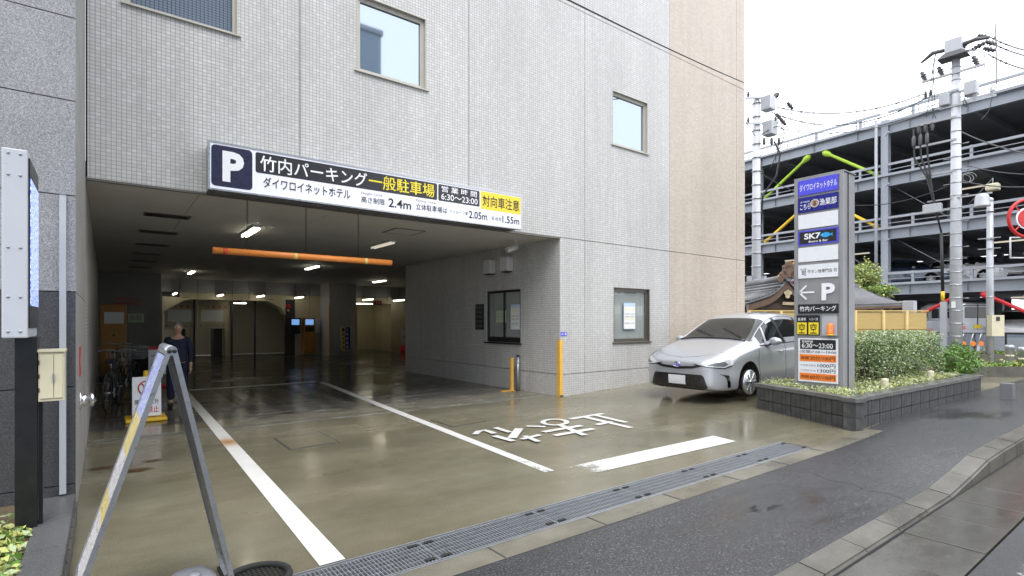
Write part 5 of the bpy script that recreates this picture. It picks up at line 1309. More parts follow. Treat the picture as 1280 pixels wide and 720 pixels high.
# ---- small folding board in the garage with a cone
q = gp(183, 526)
FB = thing('folding_board', 'white folding board with a red no entry pictogram, held by a yellow cone', 'sign board', (q.x, q.y, 0))
bx0, bx1 = gp(165, 526).x, q.x + .19; by_ = q.y; bz0, bz1 = .07, .66
a0 = rad(8)
m_ = MB(); m_.hexa([(bx0, by_, bz0), (bx1, by_, bz0), (bx1, by_ + .012, bz0), (bx0, by_ + .012, bz0)], [(bx0, by_ + .08, bz1), (bx1, by_ + .08, bz1), (bx1, by_ + .092, bz1), (bx0, by_ + .092, bz1)]); m_.build('front_board', 'panel_white', FB)
m_ = MB(); m_.hexa([(bx0, by_ + .24, bz0), (bx1, by_ + .24, bz0), (bx1, by_ + .252, bz0), (bx0, by_ + .252, bz0)], [(bx0, by_ + .095, bz1), (bx1, by_ + .095, bz1), (bx1, by_ + .107, bz1), (bx0, by_ + .107, bz1)]); m_.build('rear_board', 'cream_metal', FB)
upv = Vector((0, .08, bz1 - bz0)).normalized(); nn_ = Vector((0, -(bz1 - bz0), .08)).normalized()
def bt(s_, mt, fx0, fx1, fz0, fz1, b=.008):
    c0 = Vector((bx0 + (bx1 - bx0) * fx0, by_, bz0)) + upv * ((bz1 - bz0) * fz0); c1 = Vector((bx0 + (bx1 - bx0) * fx1, by_, bz0)) + upv * ((bz1 - bz0) * fz1)
    text('lettering', s_, mt, FB, c0, c1, nn_, bold=b, depth=.003, xdir=(1, 0, 0), updir=tuple(upv))
bt('関係者以外', 'txt_black', .08, .92, .30, .43); bt('立入禁止', 'txt_red', .08, .92, .08, .25)
cc = Vector(((bx0 + bx1) / 2, by_, bz0)) + upv * (bz1 - bz0) * .72 + nn_ * .006
MB().tube([cc + Vector((1, 0, 0)) * .105 * math.cos(t) + upv * .105 * math.sin(t) for t in [2 * math.pi * k / 32 for k in range(33)]], .009, 6, caps=False).build('prohibition_ring', 'red_paint', FB)
MB().bar(cc + Vector((-.072, 0, 0)) + upv * .072, cc + Vector((.072, 0, 0)) - upv * .072, .016, .004, up=tuple(nn_)).build('prohibition_bar', 'red_paint', FB)
m_ = MB(); cb_ = cc - nn_ * .002
m_.prism([cb_ + Vector((1, 0, 0)) * x_ + upv * z_ for x_, z_ in ((-.02, -.085), (-.004, -.085), (0, -.02), (.004, -.085), (.02, -.085), (.022, 0), (.045, .0), (.042, .035), (-.042, .035), (-.045, 0), (-.022, 0))], nn_ * .001)
m_.build('walking_figure', 'txt_black', FB); MB().prism([cb_ + Vector((1, 0, 0)) * .016 * math.cos(t) + upv * (.056 + .016 * math.sin(t)) for t in [2 * math.pi * k / 16 for k in range(16)]], nn_ * .001).build('figure_head', 'txt_black', FB)
CN = thing('traffic_cone', 'yellow traffic cone with a flat base behind the folding board', 'cone', (q.x + .02, q.y + .17, 0))
MB().box(q.x - .26, q.y - .12, 0, q.x + .26, q.y + .42, .045, bev=.015).build('base', 'yellow_plastic', CN); MB().lathe((q.x + .0, q.y + .1735, .045), [(.15, 0), (.12, .02), (.035, .63), (.03, .70), (.0, .705)], 20).build('cone', 'yellow_plastic', CN, True)
# small stop board further in
q = gp(196, 484)
SB = thing('stop_board', 'white board with black lettering and a red foot, further inside the garage', 'sign board', (q.x, q.y, 0))
MB().box(q.x - .16, q.y, .3, q.x + .2, q.y + .02, .86).build('board', 'panel_white', SB); MB().box(q.x - .16, q.y - .002, .86, q.x + .2, q.y + .022, .93).build('red_band', 'red_paint', SB)
MB().box(q.x - .2, q.y - .12, 0, q.x + .24, q.y + .16, .06, bev=.02).build('foot', 'red_paint', SB); MB().box(q.x - .02, q.y, .06, q.x + .05, q.y + .02, .3).build('stem', 'red_paint', SB)
text('lettering', '一時', 'txt_black', SB, (q.x - .12, q.y, .66), (q.x + .16, q.y, .78), (0, -1, 0), bold=.009); text('lettering', '停止', 'txt_black', SB, (q.x - .12, q.y, .38), (q.x + .16, q.y, .58), (0, -1, 0), bold=.009)
# standing sign by the column
q = gp(433, 444)
SS = thing('standing_sign', 'framed standing sign with yellow and dark vertical strips in front of the tiled column', 'standing sign', (8.3, 23, 0))
yy = 22.9; u0, u1 = onY(425.5, 400, yy).x, onY(439, 400, yy).x
for xx in (u0, u1): MB().tube([(xx, yy, 0), (xx, yy, 1.3)], .018, 8).build('leg', 'alu', SS)
MB().box(u0 + .02, yy - .01, .25, u1 - .02, yy + .01, 1.3).build('panel', 'cream_metal', SS)
MB().box(u0 + .06, yy - .014, .28, u0 + .19, yy - .0105, 1.26).build('yellow_strip', 'sign_yellow', SS); MB().box(u0 + .21, yy - .014, .28, u1 - .05, yy - .0105, 1.26).build('dark_strip', 'sign_navyblue', SS)
for k, ch in enumerate('一般駐車場'): text('lettering', ch, 'txt_black', SS, (u0 + .08, yy - .014, 1.08 - k * .19), (u0 + .17, yy - .014, 1.22 - k * .19), (0, -1, 0), bold=.008)
for k, ch in enumerate('立体駐車場'): text('lettering', ch, 'txt_white', SS, (u0 + .24, yy - .014, 1.08 - k * .19), (u0 + .35, yy - .014, 1.22 - k * .19), (0, -1, 0), bold=.008)
MB().bar((u0, yy, .15), (u1, yy, .15), .02).build('stretcher', 'alu', SS)
# payment machines on the back wall
def machine(px, w_, z0, z1, mat, label, scr):
    xx = onY(px, 400, YB - .3).x; T = thing('payment_machine', label, 'machine', (xx, YB - .3, z0))
    MB().box(xx - w_/2, YB - .35, z0, xx + w_/2, YB + .0, z1, bev=.01).build('cabinet', mat, T)
    MB().box(xx - w_*.36, YB - .358, scr[0], xx + w_*.36, YB - .352, scr[1]).build('screen', 'screen', T)
    MB().box(xx - w_*.4, YB - .356, scr[0] - .3, xx + w_*.4, YB - .3505, scr[0] - .08).build('key_panel', 'frame_black', T)
machine(369, .44, .98, 1.66, 'near_black', 'black payment terminal with a lit blue screen on the back wall', (1.36, 1.60))
machine(386.5, .48, .1, 1.66, 'machine_orange', 'orange payment machine with a lit blue screen beside the column', (1.36, 1.60))
xx = onY(396, 400, YB - .05).x; tag(MB().box(xx - .15, YB - .04, 1.0, xx + .15, YB - .0, 1.65).build('notice_board', 'paper'), 'pale notice board between the orange machine and the column', 'notice')
xx = onY(361, 388, YB - .1).x; t = thing('alarm_lamp', 'small red alarm lamp on the cream back wall', 'alarm', (xx, YB, 2.3)); MB().lathe((xx, YB + .01, 2.15), [(.1, 0), (.1, .04), (.05, .05), (.05, .1)], 14, (0, -1, 0)).build('lamp', 'red_paint', t); MB().box(xx - .05, YB - .02, 1.95, xx + .05, YB + .01, 2.03).build('button', 'white_plastic', t)
# red and white extinguisher stand at the far right recess
xx = onY(507, 400, 24.0).x
t = thing('floor_stand', 'white floor stand with a red base in the far right recess', 'stand', (xx, 24, 0)); MB().lathe((xx, 24.0, 0), [(.28, 0), (.28, .05), (.24, .35), (.2, .36)], 20).build('base', 'red_paint', t); MB().box(xx - .26, 23.98, .36, xx + .26, 24.0, 1.1).build('panel', 'panel_white', t); MB().lathe((xx, 24.01, 1.1), [(.04, 0), (.05, .08), (.02, .12)], 12).build('knob', 'red_paint', t)
text('lettering', '一時停止', 'txt_red', t, (xx - .2, 23.98, .6), (xx + .2, 23.98, .9), (0, -1, 0))
# orange cabinet and junk on the left
xx = onY(142, 400, 17.6).x
t = thing('orange_cabinet', 'tall dim orange ticket cabinet by the left wall of the garage', 'cabinet', (xx, 17.7, 0)); MB().box(xx - .28, 17.6, .1, xx + .28, 18.1, 1.95, bev=.02).build('cabinet', 'machine_orange', t); MB().box(xx - .2, 17.59, 1.45, xx + .22, 17.599, 1.75).build('notice', 'paper', t); MB().box(xx - .3, 17.58, 0, xx + .3, 18.1, .1).build('plinth', 'frame_black', t); MB().lathe((xx, 17.6, 1.15), [(.03, 0), (.03, .03)], 10, (0, -1, 0)).build('button', 'frame_black', t)
# bicycles along the left wall
def bicycle(x, y, rz_, label, basket=True):
    T = thing('bicycle', label, 'bicycle', (x, y, 0), 'bicycles along the left garage wall', rz_, True); R_ = .32
    for nm, wx in (('wheel', -.52), ('wheel', .52)):
        w_ = child(MB().tube([(wx + R_ * math.cos(t), 0, R_ + R_ * math.sin(t)) for t in [2 * math.pi * k / 28 for k in range(29)]], .016, 6, caps=False), nm, 'black_rubber', T, True)
        m_ = MB()
        for k in range(12): t_ = 2 * math.pi * k / 12; m_.tube([(wx, .0, R_), (wx + (R_ - .01) * math.cos(t_), 0, R_ + (R_ - .01) * math.sin(t_))], .0018, 3)
        child(m_, 'spokes', 'steel_galv', w_)
        child(MB().tube([(wx, -.04, R_), (wx, .04, R_)], .02, 8), 'hub', 'steel_galv', w_)
    m_ = MB()
    for p, q in (((-.52, 0, R_), (-.08, 0, .28)), ((-.08, 0, .28), (-.2, 0, .78)), ((-.08, 0, .28), (.36, 0, .75)), ((-.2, 0, .7), (-.52, 0, R_)), ((-.16, 0, .55), (.37, 0, .78)), ((.52, 0, R_), (.35, 0, .95))): m_.tube([p, q], .015, 8)
    child(m_, 'frame', 'black_paint', T); child(MB().tube([(.30, -.28, .98), (.36, -.12, 1.0), (.35, 0, .97), (.36, .12, 1.0), (.30, .28, .98)], .012, 8), 'handlebar', 'steel_galv', T)
    child(MB().box(-.34, -.07, .8, -.1, .07, .86, bev=.02), 'saddle', 'black_rubber', T); child(MB().tube([(-.2, 0, .7), (-.22, 0, .81)], .012), 'seat_post', 'steel_galv', T)
    child(MB().lathe((-.08, -.02, .28), [(.09, 0), (.09, .01), (.02, .012)], 16, (0, -1, 0)), 'chainring', 'steel_galv', T)
    for s_ in (-1, 1): child(MB().tube([(-.08, s_ * .04, .28), (-.08 + s_ * .12, s_ * .08, .28 - s_ * .1), (-.08 + s_ * .12, s_ * .17, .28 - s_ * .1)], .01, 6), 'pedal', 'frame_black', T)
    if basket:
        m_ = MB()
        for k in range(7):
            f_ = k / 6; m_.tube([(.45, -.15 + .3 * f_, .72), (.42, -.18 + .36 * f_, .96)], .003, 4); m_.tube([(.7, -.13 + .26 * f_, .72), (.78, -.17 + .34 * f_, .96)], .003, 4)
        for z_ in (.72, .8, .88, .96): g_ = (z_ - .72) / .24 * .03; m_.tube([(.45 - g_, -.15 - g_, z_), (.7 + 2.5 * g_, -.14 - g_, z_), (.7 + 2.5 * g_, .14 + g_, z_), (.45 - g_, .15 + g_, z_), (.45 - g_, -.15 - g_, z_)], .003, 4)
        child(m_, 'basket', 'steel_galv', T)
bicycle(.12, 11.6, rad(80), 'dark bicycle nearest the street by the left garage wall'); bicycle(.35, 13.3, rad(72), 'dark bicycle behind the nearest one by the left garage wall'); bicycle(.2, 15.2, rad(85), 'dark bicycle in front of the orange cabinet', False)
t = thing('waste_bin', 'dark bin between the bicycles and the orange cabinet', 'bin', (.75, 16.3, 0)); MB().lathe((.75, 16.3, 0), [(.2, 0), (.24, .6), (.25, .62)], 18).build('body', 'frame_black', t); MB().lathe((.75, 16.3, .62), [(.26, 0), (.24, .05), (.05, .09)], 18).build('lid', 'grey_plastic', t)

# ================================================================== PERSON
def skin_mesh(verts, edges, radii, name, mat, T, root=0, lv=2):
    me = bpy.data.meshes.new(name); me.from_pydata(verts, edges, []); o = bpy.data.objects.new(name, me); C.objects.link(o)
    o.modifiers.new('s', 'SKIN'); 
    for i, r_ in enumerate(radii): me.skin_vertices[0].data[i].radius = r_ if isinstance(r_, tuple) else (r_, r_)
    me.skin_vertices[0].data[root].use_root = True
    ss = o.modifiers.new('u', 'SUBSURF'); ss.levels = lv; ss.render_levels = lv
    m2 = bpy.data.meshes.new_from_object(o.evaluated_get(bpy.context.evaluated_depsgraph_get())); bpy.data.objects.remove(o); m2.name = name
    m2.materials.clear(); m2.materials.append(M[mat])
    for p in m2.polygons: p.use_smooth = True
    r = link(name, m2, T); r.matrix_parent_inverse = Matrix(); return r
q = gp(222, 508)
PR = thing('person', 'short grey haired person in dark navy clothes standing behind the A-frame sign', 'person', (q.x, q.y, 0), rz=rad(-8), local=True); PR.scale = (.9, .9, .87)
# figure faces local -y; turned to look into the garage
v = [(0,0,.92),(0,.005,1.08),(0,.01,1.25),(0,.015,1.37),(0,0,1.45),(0,-.01,1.52),
     (.09,0,.88),(.10,-.01,.50),(.105,.03,.10),(.11,-.10,.045),
     (-.09,0,.88),(-.115,.02,.50),(-.12,.06,.10),(-.13,-.07,.045),
     (.17,.01,1.35),(.215,.02,1.10),(.225,-.06,.88),(.225,-.08,.80),
     (-.17,.01,1.35),(-.215,.02,1.10),(-.22,-.05,.88),(-.22,-.07,.80)]
e_ = [(0,1),(1,2),(2,3),(3,4),(4,5),(0,6),(6,7),(7,8),(8,9),(0,10),(10,11),(11,12),(12,13),(3,14),(14,15),(15,16),(16,17),(3,18),(18,19),(19,20),(20,21)]
rr_ = [(.145,.10),(.135,.095),(.15,.105),(.13,.09),.055,.05,.085,.058,.042,.035,.085,.058,.042,.035,.055,.042,.032,.03,.055,.042,.032,.03]
skin_mesh(v, e_, rr_, 'body', 'skin', PR)
tv = [(0,0,1.0),(.09,0,.86),(.10,-.01,.50),(.105,.03,.12),(-.09,0,.86),(-.115,.02,.50),(-.12,.06,.12)]
skin_mesh(tv, [(0,1),(1,2),(2,3),(0,4),(4,5),(5,6)], [(.165,.12),.11,.082,.07,.11,.082,.07], 'trousers', 'trousers', PR)
sv = [(0,0,.86),(0,.003,.98),(0,.005,1.12),(0,.01,1.26),(0,.015,1.37),(0,.0,1.43),(.17,.01,1.36),(.215,.02,1.12),(.225,-.06,.87),(-.17,.01,1.36),(-.215,.02,1.12),(-.22,-.05,.87)]
skin_mesh(sv, [(0,1),(1,2),(2,3),(3,4),(4,5),(4,6),(6,7),(7,8),(4,9),(9,10),(10,11)], [(.185,.14),(.18,.135),(.165,.122),(.175,.125),(.15,.105),.065,.068,.055,.045,.068,.055,.045], 'jacket', 'shirt', PR)
for sx_, dy in ((.108, -.035), (-.125, .0)):
    o = blob('shoe', (sx_, dy, .045), (.048, .135, .045), 'shoe', PR); o.matrix_parent_inverse = Matrix()
o = blob('head', (0, -.015, 1.60), (.074, .092, .115), 'skin', PR, .92); o.matrix_parent_inverse = Matrix()
for nm, c_, s_, mt in (('nose', (0, -.112, 1.59), (.014, .016, .022), 'skin'), ('eye', (.03, -.10, 1.61), (.011, .006, .007), 'txt_white'), ('eye', (-.03, -.10, 1.61), (.011, .006, .007), 'txt_white'), ('mouth', (0, -.103, 1.545), (.022, .006, .006), 'txt_red'), ('ear', (.075, -.005, 1.595), (.01, .018, .03), 'skin'), ('ear', (-.075, -.005, 1.595), (.01, .018, .03), 'skin'), ('hair', (0, .006, 1.645), (.084, .102, .1), 'hair')):
    o = blob(nm, c_, s_, mt, PR, .95); o.matrix_parent_inverse = Matrix()
for sgn in (-1, 1):
    hx, hy, hz = sgn * .223, -.08, .79
    vv = [(hx, hy, hz + .02), (hx, hy - .005, hz - .04)]; ee = [(0, 1)]; rd = [.026, (.036, .018)]
    for k in range(4):
        fy = hy - .035 + k * .02; L_ = (.06, .072, .068, .052)[k]; n0 = len(vv)
        vv += [(hx, fy, hz - .065), (hx - sgn * .006, fy - .004, hz - .065 - L_ * .55), (hx - sgn * .022, fy - .006, hz - .065 - L_)]; ee += [(1, n0), (n0, n0 + 1), (n0 + 1, n0 + 2)]; rd += [.009, .0085, .007]
    n0 = len(vv); vv += [(hx - sgn * .01, hy - .045, hz - .02), (hx - sgn * .018, hy - .062, hz - .055)]; ee += [(0, n0), (n0, n0 + 1)]; rd += [.011, .009]
    skin_mesh(vv, ee, rd, 'hand', 'skin', PR, 0, 1)

# ================================================================== BAMBOO FENCE, GATE ROOF, TREES
def fence_pt(px, z=15.0): return at(px, 402, z)
FN = thing('bamboo_fence', 'tan bamboo screen fence with knotted posts behind the car and hedge', 'fence', tuple(at(1050, 402, 15).xy) + (0,))
edges = [936, 976, 1013, 1041, 1069, 1104, 1133, 1160]
for i, (a_, b_) in enumerate(zip(edges, edges[1:])):
    p, q = at(a_, 402, 15), at(b_, 402, 15); p.z = q.z = 0; u = (q - p).normalized(); nv = Vector((u.y, -u.x, 0))
    p1, q1 = p + u * .04, q - u * .04
    MB().hexa([p1 + Vector((0,0,.35)), q1 + Vector((0,0,.35)), q1 - nv * .03 + Vector((0,0,.35)), p1 - nv * .03 + Vector((0,0,.35))], [p1 + Vector((0,0,1.76)), q1 + Vector((0,0,1.76)), q1 - nv * .03 + Vector((0,0,1.76)), p1 - nv * .03 + Vector((0,0,1.76))]).build('fence_panel', 'bamboo', FN)
    for zz in (.5, .9, 1.3): MB().bar(p1 + nv * .012 + Vector((0,0,zz)), q1 + nv * .012 + Vector((0,0,zz)), .02, .006).build('rail', 'bamboo_post', FN)
    MB().tube([p + nv * .01 + Vector((0,0,0)), p + nv * .01 + Vector((0,0,1.8))], .045, 10).build('post', 'bamboo_post', FN)
    for zz in (1.2,): 
        c_ = p + nv * .06 + Vector((0, 0, zz)); m_ = MB(); m_.tube([c_ - u * .06 + Vector((0,0,.05)), c_, c_ + u * .06 - Vector((0,0,.04))], .01, 5); m_.tube([c_ - u * .06 - Vector((0,0,.03)), c_, c_ + u * .07 + Vector((0,0,.03))], .01, 5); stuff(m_.build('rope_knot', 'frame_black', FN))
    MB().bar(p + Vector((0,0,1.8)), q + Vector((0,0,1.8)), .05, .04).build('cap_rail', 'bamboo_post', FN)
# temple style gate with curved gable
GZ = 18.0
GT = thing('temple_gate', 'small temple style gate with a curved dark wooden gable and grey tiled roof', 'gate', tuple(at(985, 402, GZ).xy) + (0,))
gc_ = at(984, 402, GZ); gc_.z = 0
gu = RT.copy(); gd = FW.copy()      # gable plane faces the street corner
def GP(s_, z_, d=0): return gc_ + gu * s_ + gd * d + Vector((0, 0, z_))
hw_ = at(936, 402, GZ); Wg = (gc_ - Vector((hw_.x, hw_.y, 0))).length
zp, ze = 1.5 + 50 / FPX * GZ, 1.5 + 20 / FPX * GZ
def curve(s_): t = abs(s_) / Wg; return ze + (zp - ze) * (1 - t) ** 1.0 * (1 - .38 * math.sin(math.pi * t) ) - .0 + (.04 * max(0, t - .85) / .15)
ns = 16; S_ = [-Wg + 2 * Wg * i / ns for i in range(ns + 1)]
def roofstrip(d0, d1, dz0, dz1, name, mat):
    m_ = MB()
    for s0, s1 in zip(S_, S_[1:]):
        m_.hexa([GP(s0, curve(s0) + dz0, d0), GP(s1, curve(s1) + dz0, d0), GP(s1, curve(s1) + dz0, d1), GP(s0, curve(s0) + dz0, d1)], [GP(s0, curve(s0) + dz1, d0), GP(s1, curve(s1) + dz1, d0), GP(s1, curve(s1) + dz1, d1), GP(s0, curve(s0) + dz1, d1)])
    return m_.build(name, mat, GT)
roofstrip(0, .12, -.22, 0, 'bargeboard', 'wood_brown'); roofstrip(.13, 3.0, -.06, .04, 'roof_deck', 'wood_dark'); roofstrip(-.06, 3.05, .042, .09, 'roof_edge', 'roof_tile')
for i in range(-11, 12):
    s0 = i * Wg / 11.5
    MB().tube([GP(s0, curve(s0) + .11, -.05), GP(s0, curve(s0) + .11, 3.0)], .045, 8).build('roof_tile', 'roof_tile', GT)
MB().tube([GP(0, zp + .12, -.12), GP(0, zp + .12, 3.0)], .12, 10).build('ridge', 'roof_tile', GT)
m_ = MB(); 
for (a_, b_, r_) in ((0, .28, .2), (-.17, .16, .13), (.17, .16, .13), (-.3, .02, .1), (.3, .02, .1), (0, .52, .1), (-.12, .42, .08), (.12, .42, .08)): m_.lathe(GP(a_, zp + b_ + .05, -.16), [(r_, 0), (r_, .12), (r_ * .8, .15)], 14, tuple(gd))
m_.build('ridge_ornament', 'wood_brown', GT)
m_ = MB()
for (a_, b_, r_) in ((-.05, -.26, .07), (.07, -.26, .07), (0, -.36, .08), (0, -.2, .05)): m_.lathe(GP(a_, zp + b_ - .12, -.04), [(r_, 0), (r_, .03)], 12, tuple(gd))
m_.build('gable_pendant', 'brass', GT)
MB().prism([GP(s_, curve(s_) - .24, .3) for s_ in S_] , gd * .05).build('gable_wall', 'wood_dark', GT)
MB().bar(GP(-Wg * .72, ze - .02, .25), GP(Wg * .72, ze - .02, .25), .16, .2).build('tie_beam', 'wood_dark', GT)
for s_ in (-Wg * .6, Wg * .6):
    for d_ in (.35, 2.6): MB().tube([GP(s_, 0, d_), GP(s_, ze, d_)], .11, 12).build('post', 'wood_dark', GT)
MB().bar(GP(-.1, ze + .08, .12), GP(.45, ze + .06, .12), .06, .1).build('name_board', 'brass', GT)
# lower tiled roof running to the right of the gate
RZ = 17.0
RF = thing('side_roof', 'low grey tiled roof on dark posts to the right of the sign pylon', 'roof', tuple(at(1080, 402, RZ).xy) + (0,))
e0, e1 = at(1035, 385, RZ), at(1130, 381.5, RZ); r0, r1 = at(1030, 356, RZ + 1.6), at(1072, 361, RZ + 1.6); back0 = at(1035, 385, RZ + 3.2); back1 = at(1100, 383, RZ + 3.2); back0.z = e0.z; back1.z = e1.z
MB().hexa([e0 - Vector((0,0,.08)), e1 - Vector((0,0,.08)), back1 - Vector((0,0,.08)), back0 - Vector((0,0,.08))], [e0, e1, back1, back0]).build('eaves_board', 'wood_brown', RF)
nt_ = 26
for k in range(nt_):
    t0, t1 = k / nt_, (k + 1) / nt_
    a_, b_ = e0.lerp(e1, t0), e0.lerp(e1, t1); c_, d_ = r0.lerp(r1, t0), r0.lerp(r1, t1); mid_ = Vector((0, 0, -.06))
    m_ = MB(); m_.hexa([a_, b_, (b_+d_)/2 + mid_, (a_+c_)/2 + mid_], [a_+Vector((0,0,.04)), b_+Vector((0,0,.04)), (b_+d_)/2+mid_+Vector((0,0,.04)), (a_+c_)/2+mid_+Vector((0,0,.04))])
    m_.hexa([(a_+c_)/2 + mid_, (b_+d_)/2 + mid_, d_, c_], [(a_+c_)/2+mid_+Vector((0,0,.04)), (b_+d_)/2+mid_+Vector((0,0,.04)), d_+Vector((0,0,.04)), c_+Vector((0,0,.04))])
    m_.tube([a_ + Vector((0,0,.05)), (a_+c_)/2 + mid_ + Vector((0,0,.05)), c_ + Vector((0,0,.05))], .035, 6)
    m_.build('tile_row', 'roof_tile', RF)
m_ = MB(); m_.hexa([e1, back1, r1, r1 + Vector((.01, .01, 0))], [e1 + Vector((0,0,.05)), back1 + Vector((0,0,.05)), r1 + Vector((0,0,.06)), r1 + Vector((.01,.01,.06))]); m_.build('hip', 'roof_tile', RF)
MB().bar(r0 + Vector((0,0,.08)), r1 + Vector((0,0,.08)), .16, .16).build('ridge', 'roof_tile', RF)
for t in (.1, .4, .7, .92):
    p = e0.lerp(e1, t) + FW * .5; MB().box(p.x - .07, p.y - .07, 0, p.x + .07, p.y + .07, p.z - .09).build('post', 'wood_dark', RF)
p, q = e0 + FW * .6, e1 + FW * .6; MB().bar(Vector((p.x, p.y, p.z - .26)), Vector((q.x, q.y, q.z - .26)), .12, .2).build('beam', 'wood_dark', RF)
MB().hexa([Vector((p.x, p.y, 0)), Vector((q.x, q.y, 0)), Vector((q.x, q.y, 0)) + FW * .1, Vector((p.x, p.y, 0)) + FW * .1], [Vector((p.x, p.y, p.z - .37)), Vector((q.x, q.y, q.z - .37)), Vector((q.x, q.y, q.z - .37)) + FW * .1, Vector((p.x, p.y, p.z - .37)) + FW * .1]).build('board_wall', 'wood_dark', RF)
# ornamental tree behind the pylon
def tree(px, py, z, rx, rz_, n, label, mats, size, ground=0, name='garden_tree', ncl=60):
    c_ = at(px, py, z); T = thing(name, label, 'tree', (c_.x, c_.y, ground)); cls = []
    for _ in range(ncl):
        v = Vector((random.gauss(0, 1), random.gauss(0, 1), random.gauss(0, 1))).normalized() * random.uniform(.4, 1); cls.append(c_ + Vector((v.x * rx, v.y * rx, v.z * rz_)))
    m_ = MB()
    for i in range(n):
        q = random.choice(cls); m_.leaf((random.gauss(q.x, rx * .16), random.gauss(q.y, rx * .16), random.gauss(q.z, rz_ * .13)), random.uniform(.6, 1.2) * size, mi=random.randrange(len(mats)))
    stuff(m_.build('crown', mats, T, norm=False)); m_ = MB(); base = Vector((c_.x, c_.y, ground))
    m_.tube([base, base + Vector((.05, 0, (c_.z - ground) * .5)), c_ - Vector((0, 0, rz_ * .2))], [.13, .09, .05], 10)
    for q in cls[::3]: m_.tube([base + Vector((.03, 0, (c_.z - ground) * random.uniform(.45, .8))), (c_ + q) / 2 - Vector((0, 0, rz_ * .1)), q], [.05, .03, .01], 6)
    m_.build('trunk', 'bark', T); return T
tree(1078, 348, 21, .62, .62, 3200, 'yellow green tree rising just behind the sign pylon', ['leaf_c', 'leaf_d', 'leaf_c', 'leaf_b'], .055)
tree(1092, 366, 20.5, .75, .33, 2400, 'low bright green tree top over the grey tiled roof', ['leaf_d', 'leaf_c', 'leaf_a'], .055)

# ================================================================== PARKING STRUCTURE
PO = Vector((32.75, 0, 0)); PA = -math.atan(.07)
PS = thing('parking_structure', 'open steel parking structure with grey beams and coloured diagonal braces', 'parking garage', PO, rz=PA, local=True)
LV = [3.44, 6.42, 9.26, 12.06]
CY = [-18.2, -10.9, -3.6, 3.7, 11.0, 18.3, 25.6, 32.9, 40.2]
def ch(m_, nm, mt): 
    o = m_.build(nm, mt, PS); o.matrix_parent_inverse = Matrix(); return o
def inst(o, loc):
    c = o.copy(); C.objects.link(c); c.parent = PS; c.location = loc; return c
def ibeam(L_, h_, b_):           # along +y, top at z=0
    m_ = MB(); m_.box(-b_/2, 0, -.03, b_/2, L_, 0); m_.box(-b_/2, 0, -h_, b_/2, L_, -h_ + .03); m_.box(-.015, .0, -h_ + .03, .015, L_, -.03)
    k = 1.2
    while k < L_: m_.box(-b_/2 + .02, k - .01, -h_ + .03, -.016, k + .01, -.03); k += 2.4
    return m_
cm_ = None; bm0 = None; fb0 = None; rl0 = None
for cy_ in CY:
    for cxx in (0, 9, 18):
        if cm_ is None:
            m_ = MB(); m_.box(-.17, -.17, 0, -.13, .17, 12.3); m_.box(.13, -.17, 0, .17, .17, 12.3); m_.box(-.13, -.02, 0, .13, .02, 12.3); m_.box(-.13, -.17, 0, .13, -.15, 12.3) ; cm_ = ch(m_, 'column', 'steel_beam'); cm_.location = (cxx, cy_, 0)
        else: inst(cm_, (cxx, cy_, 0))
for z_ in LV:
    for i, (c0, c1) in enumerate(zip(CY, CY[1:])):
        if bm0 is None: bm0 = ch(ibeam(c1 - c0 - .36, .52, .24), 'beam', 'steel_beam'); bm0.location = (-.02, c0 + .18, z_)
        else: inst(bm0, (-.02, c0 + .18, z_))
        if rl0 is None:
            m_ = MB(); Lr = c1 - c0 - .36; m_.box(-.05, 0, .56, .05, Lr, .68); m_.box(-.03, 0, .31, .03, Lr, .34)
            rl0 = ch(m_, 'handrail', 'steel_edge'); rl0.location = (-.15, c0 + .18, z_)
            m_ = MB(); m_.box(-.06, -.06, 0, .06, .06, .70); rp0 = ch(m_, 'rail_post', 'steel_edge'); rp0.location = (-.12, c0 + 1.2, z_)
        else: inst(rl0, (-.15, c0 + .18, z_)); inst(rp0, (-.12, c0 + 1.2, z_))
        for k in (3.6, 6.0): inst(rp0, (-.12, c0 + k, z_))
    ch(MB().box(-.30, CY[0], z_ + .0, -.14, CY[-1], z_ + .12), 'deck_edge', 'steel_edge')
    ch(MB().box(.14, CY[0], z_ - .06, 18.5, CY[-1], z_ + .08), 'deck', 'deck_dark')
    y_ = CY[0] + 1.2
    while y_ < CY[-1]:
        if fb0 is None: m_ = MB(); m_.box(.2, -.08, -.42, 18, .08, -.40); m_.box(.2, -.01, -.40, 18, .01, -.08); fb0 = ch(m_, 'floor_beam', 'deck_dark'); fb0.location = (0, y_, z_)
        else: inst(fb0, (0, y_, z_))
        y_ += 2.43
    zb0 = {3.44: 0}.get(z_, None)
for z0_, z1_ in ((3.5, 6.3), (6.5, 9.1), (9.3, 11.9)): ch(MB().box(18.4, CY[0], z0_ + .9, 18.5, CY[-1], z1_), 'sky_block_wall', 'deck_dark')  # dark walls added so the bright sky does not show through the decks
ch(MB().box(18.4, 10.5, 0, 18.5, CY[-1], 3.3), 'sky_block_wall', 'deck_dark'); ch(MB().box(0, CY[-1], 0, 18.5, CY[-1] + .1, 12), 'end_screen', 'deck_dark')
ch(MB().box(-1.3, -12, -.05, 18.4, CY[-1], .55), 'ground_deck', 'deck_dark'); ch(MB().box(-1.5, -12, -.05, -1.3, CY[-1], .93), 'parapet', 'blue_grey')
for i in range(8): ch(MB().box(-1.52, -11 + i * 5.1, .2, -1.501, -9 + i * 5.1, .8), 'parapet_panel', 'steel_beam')
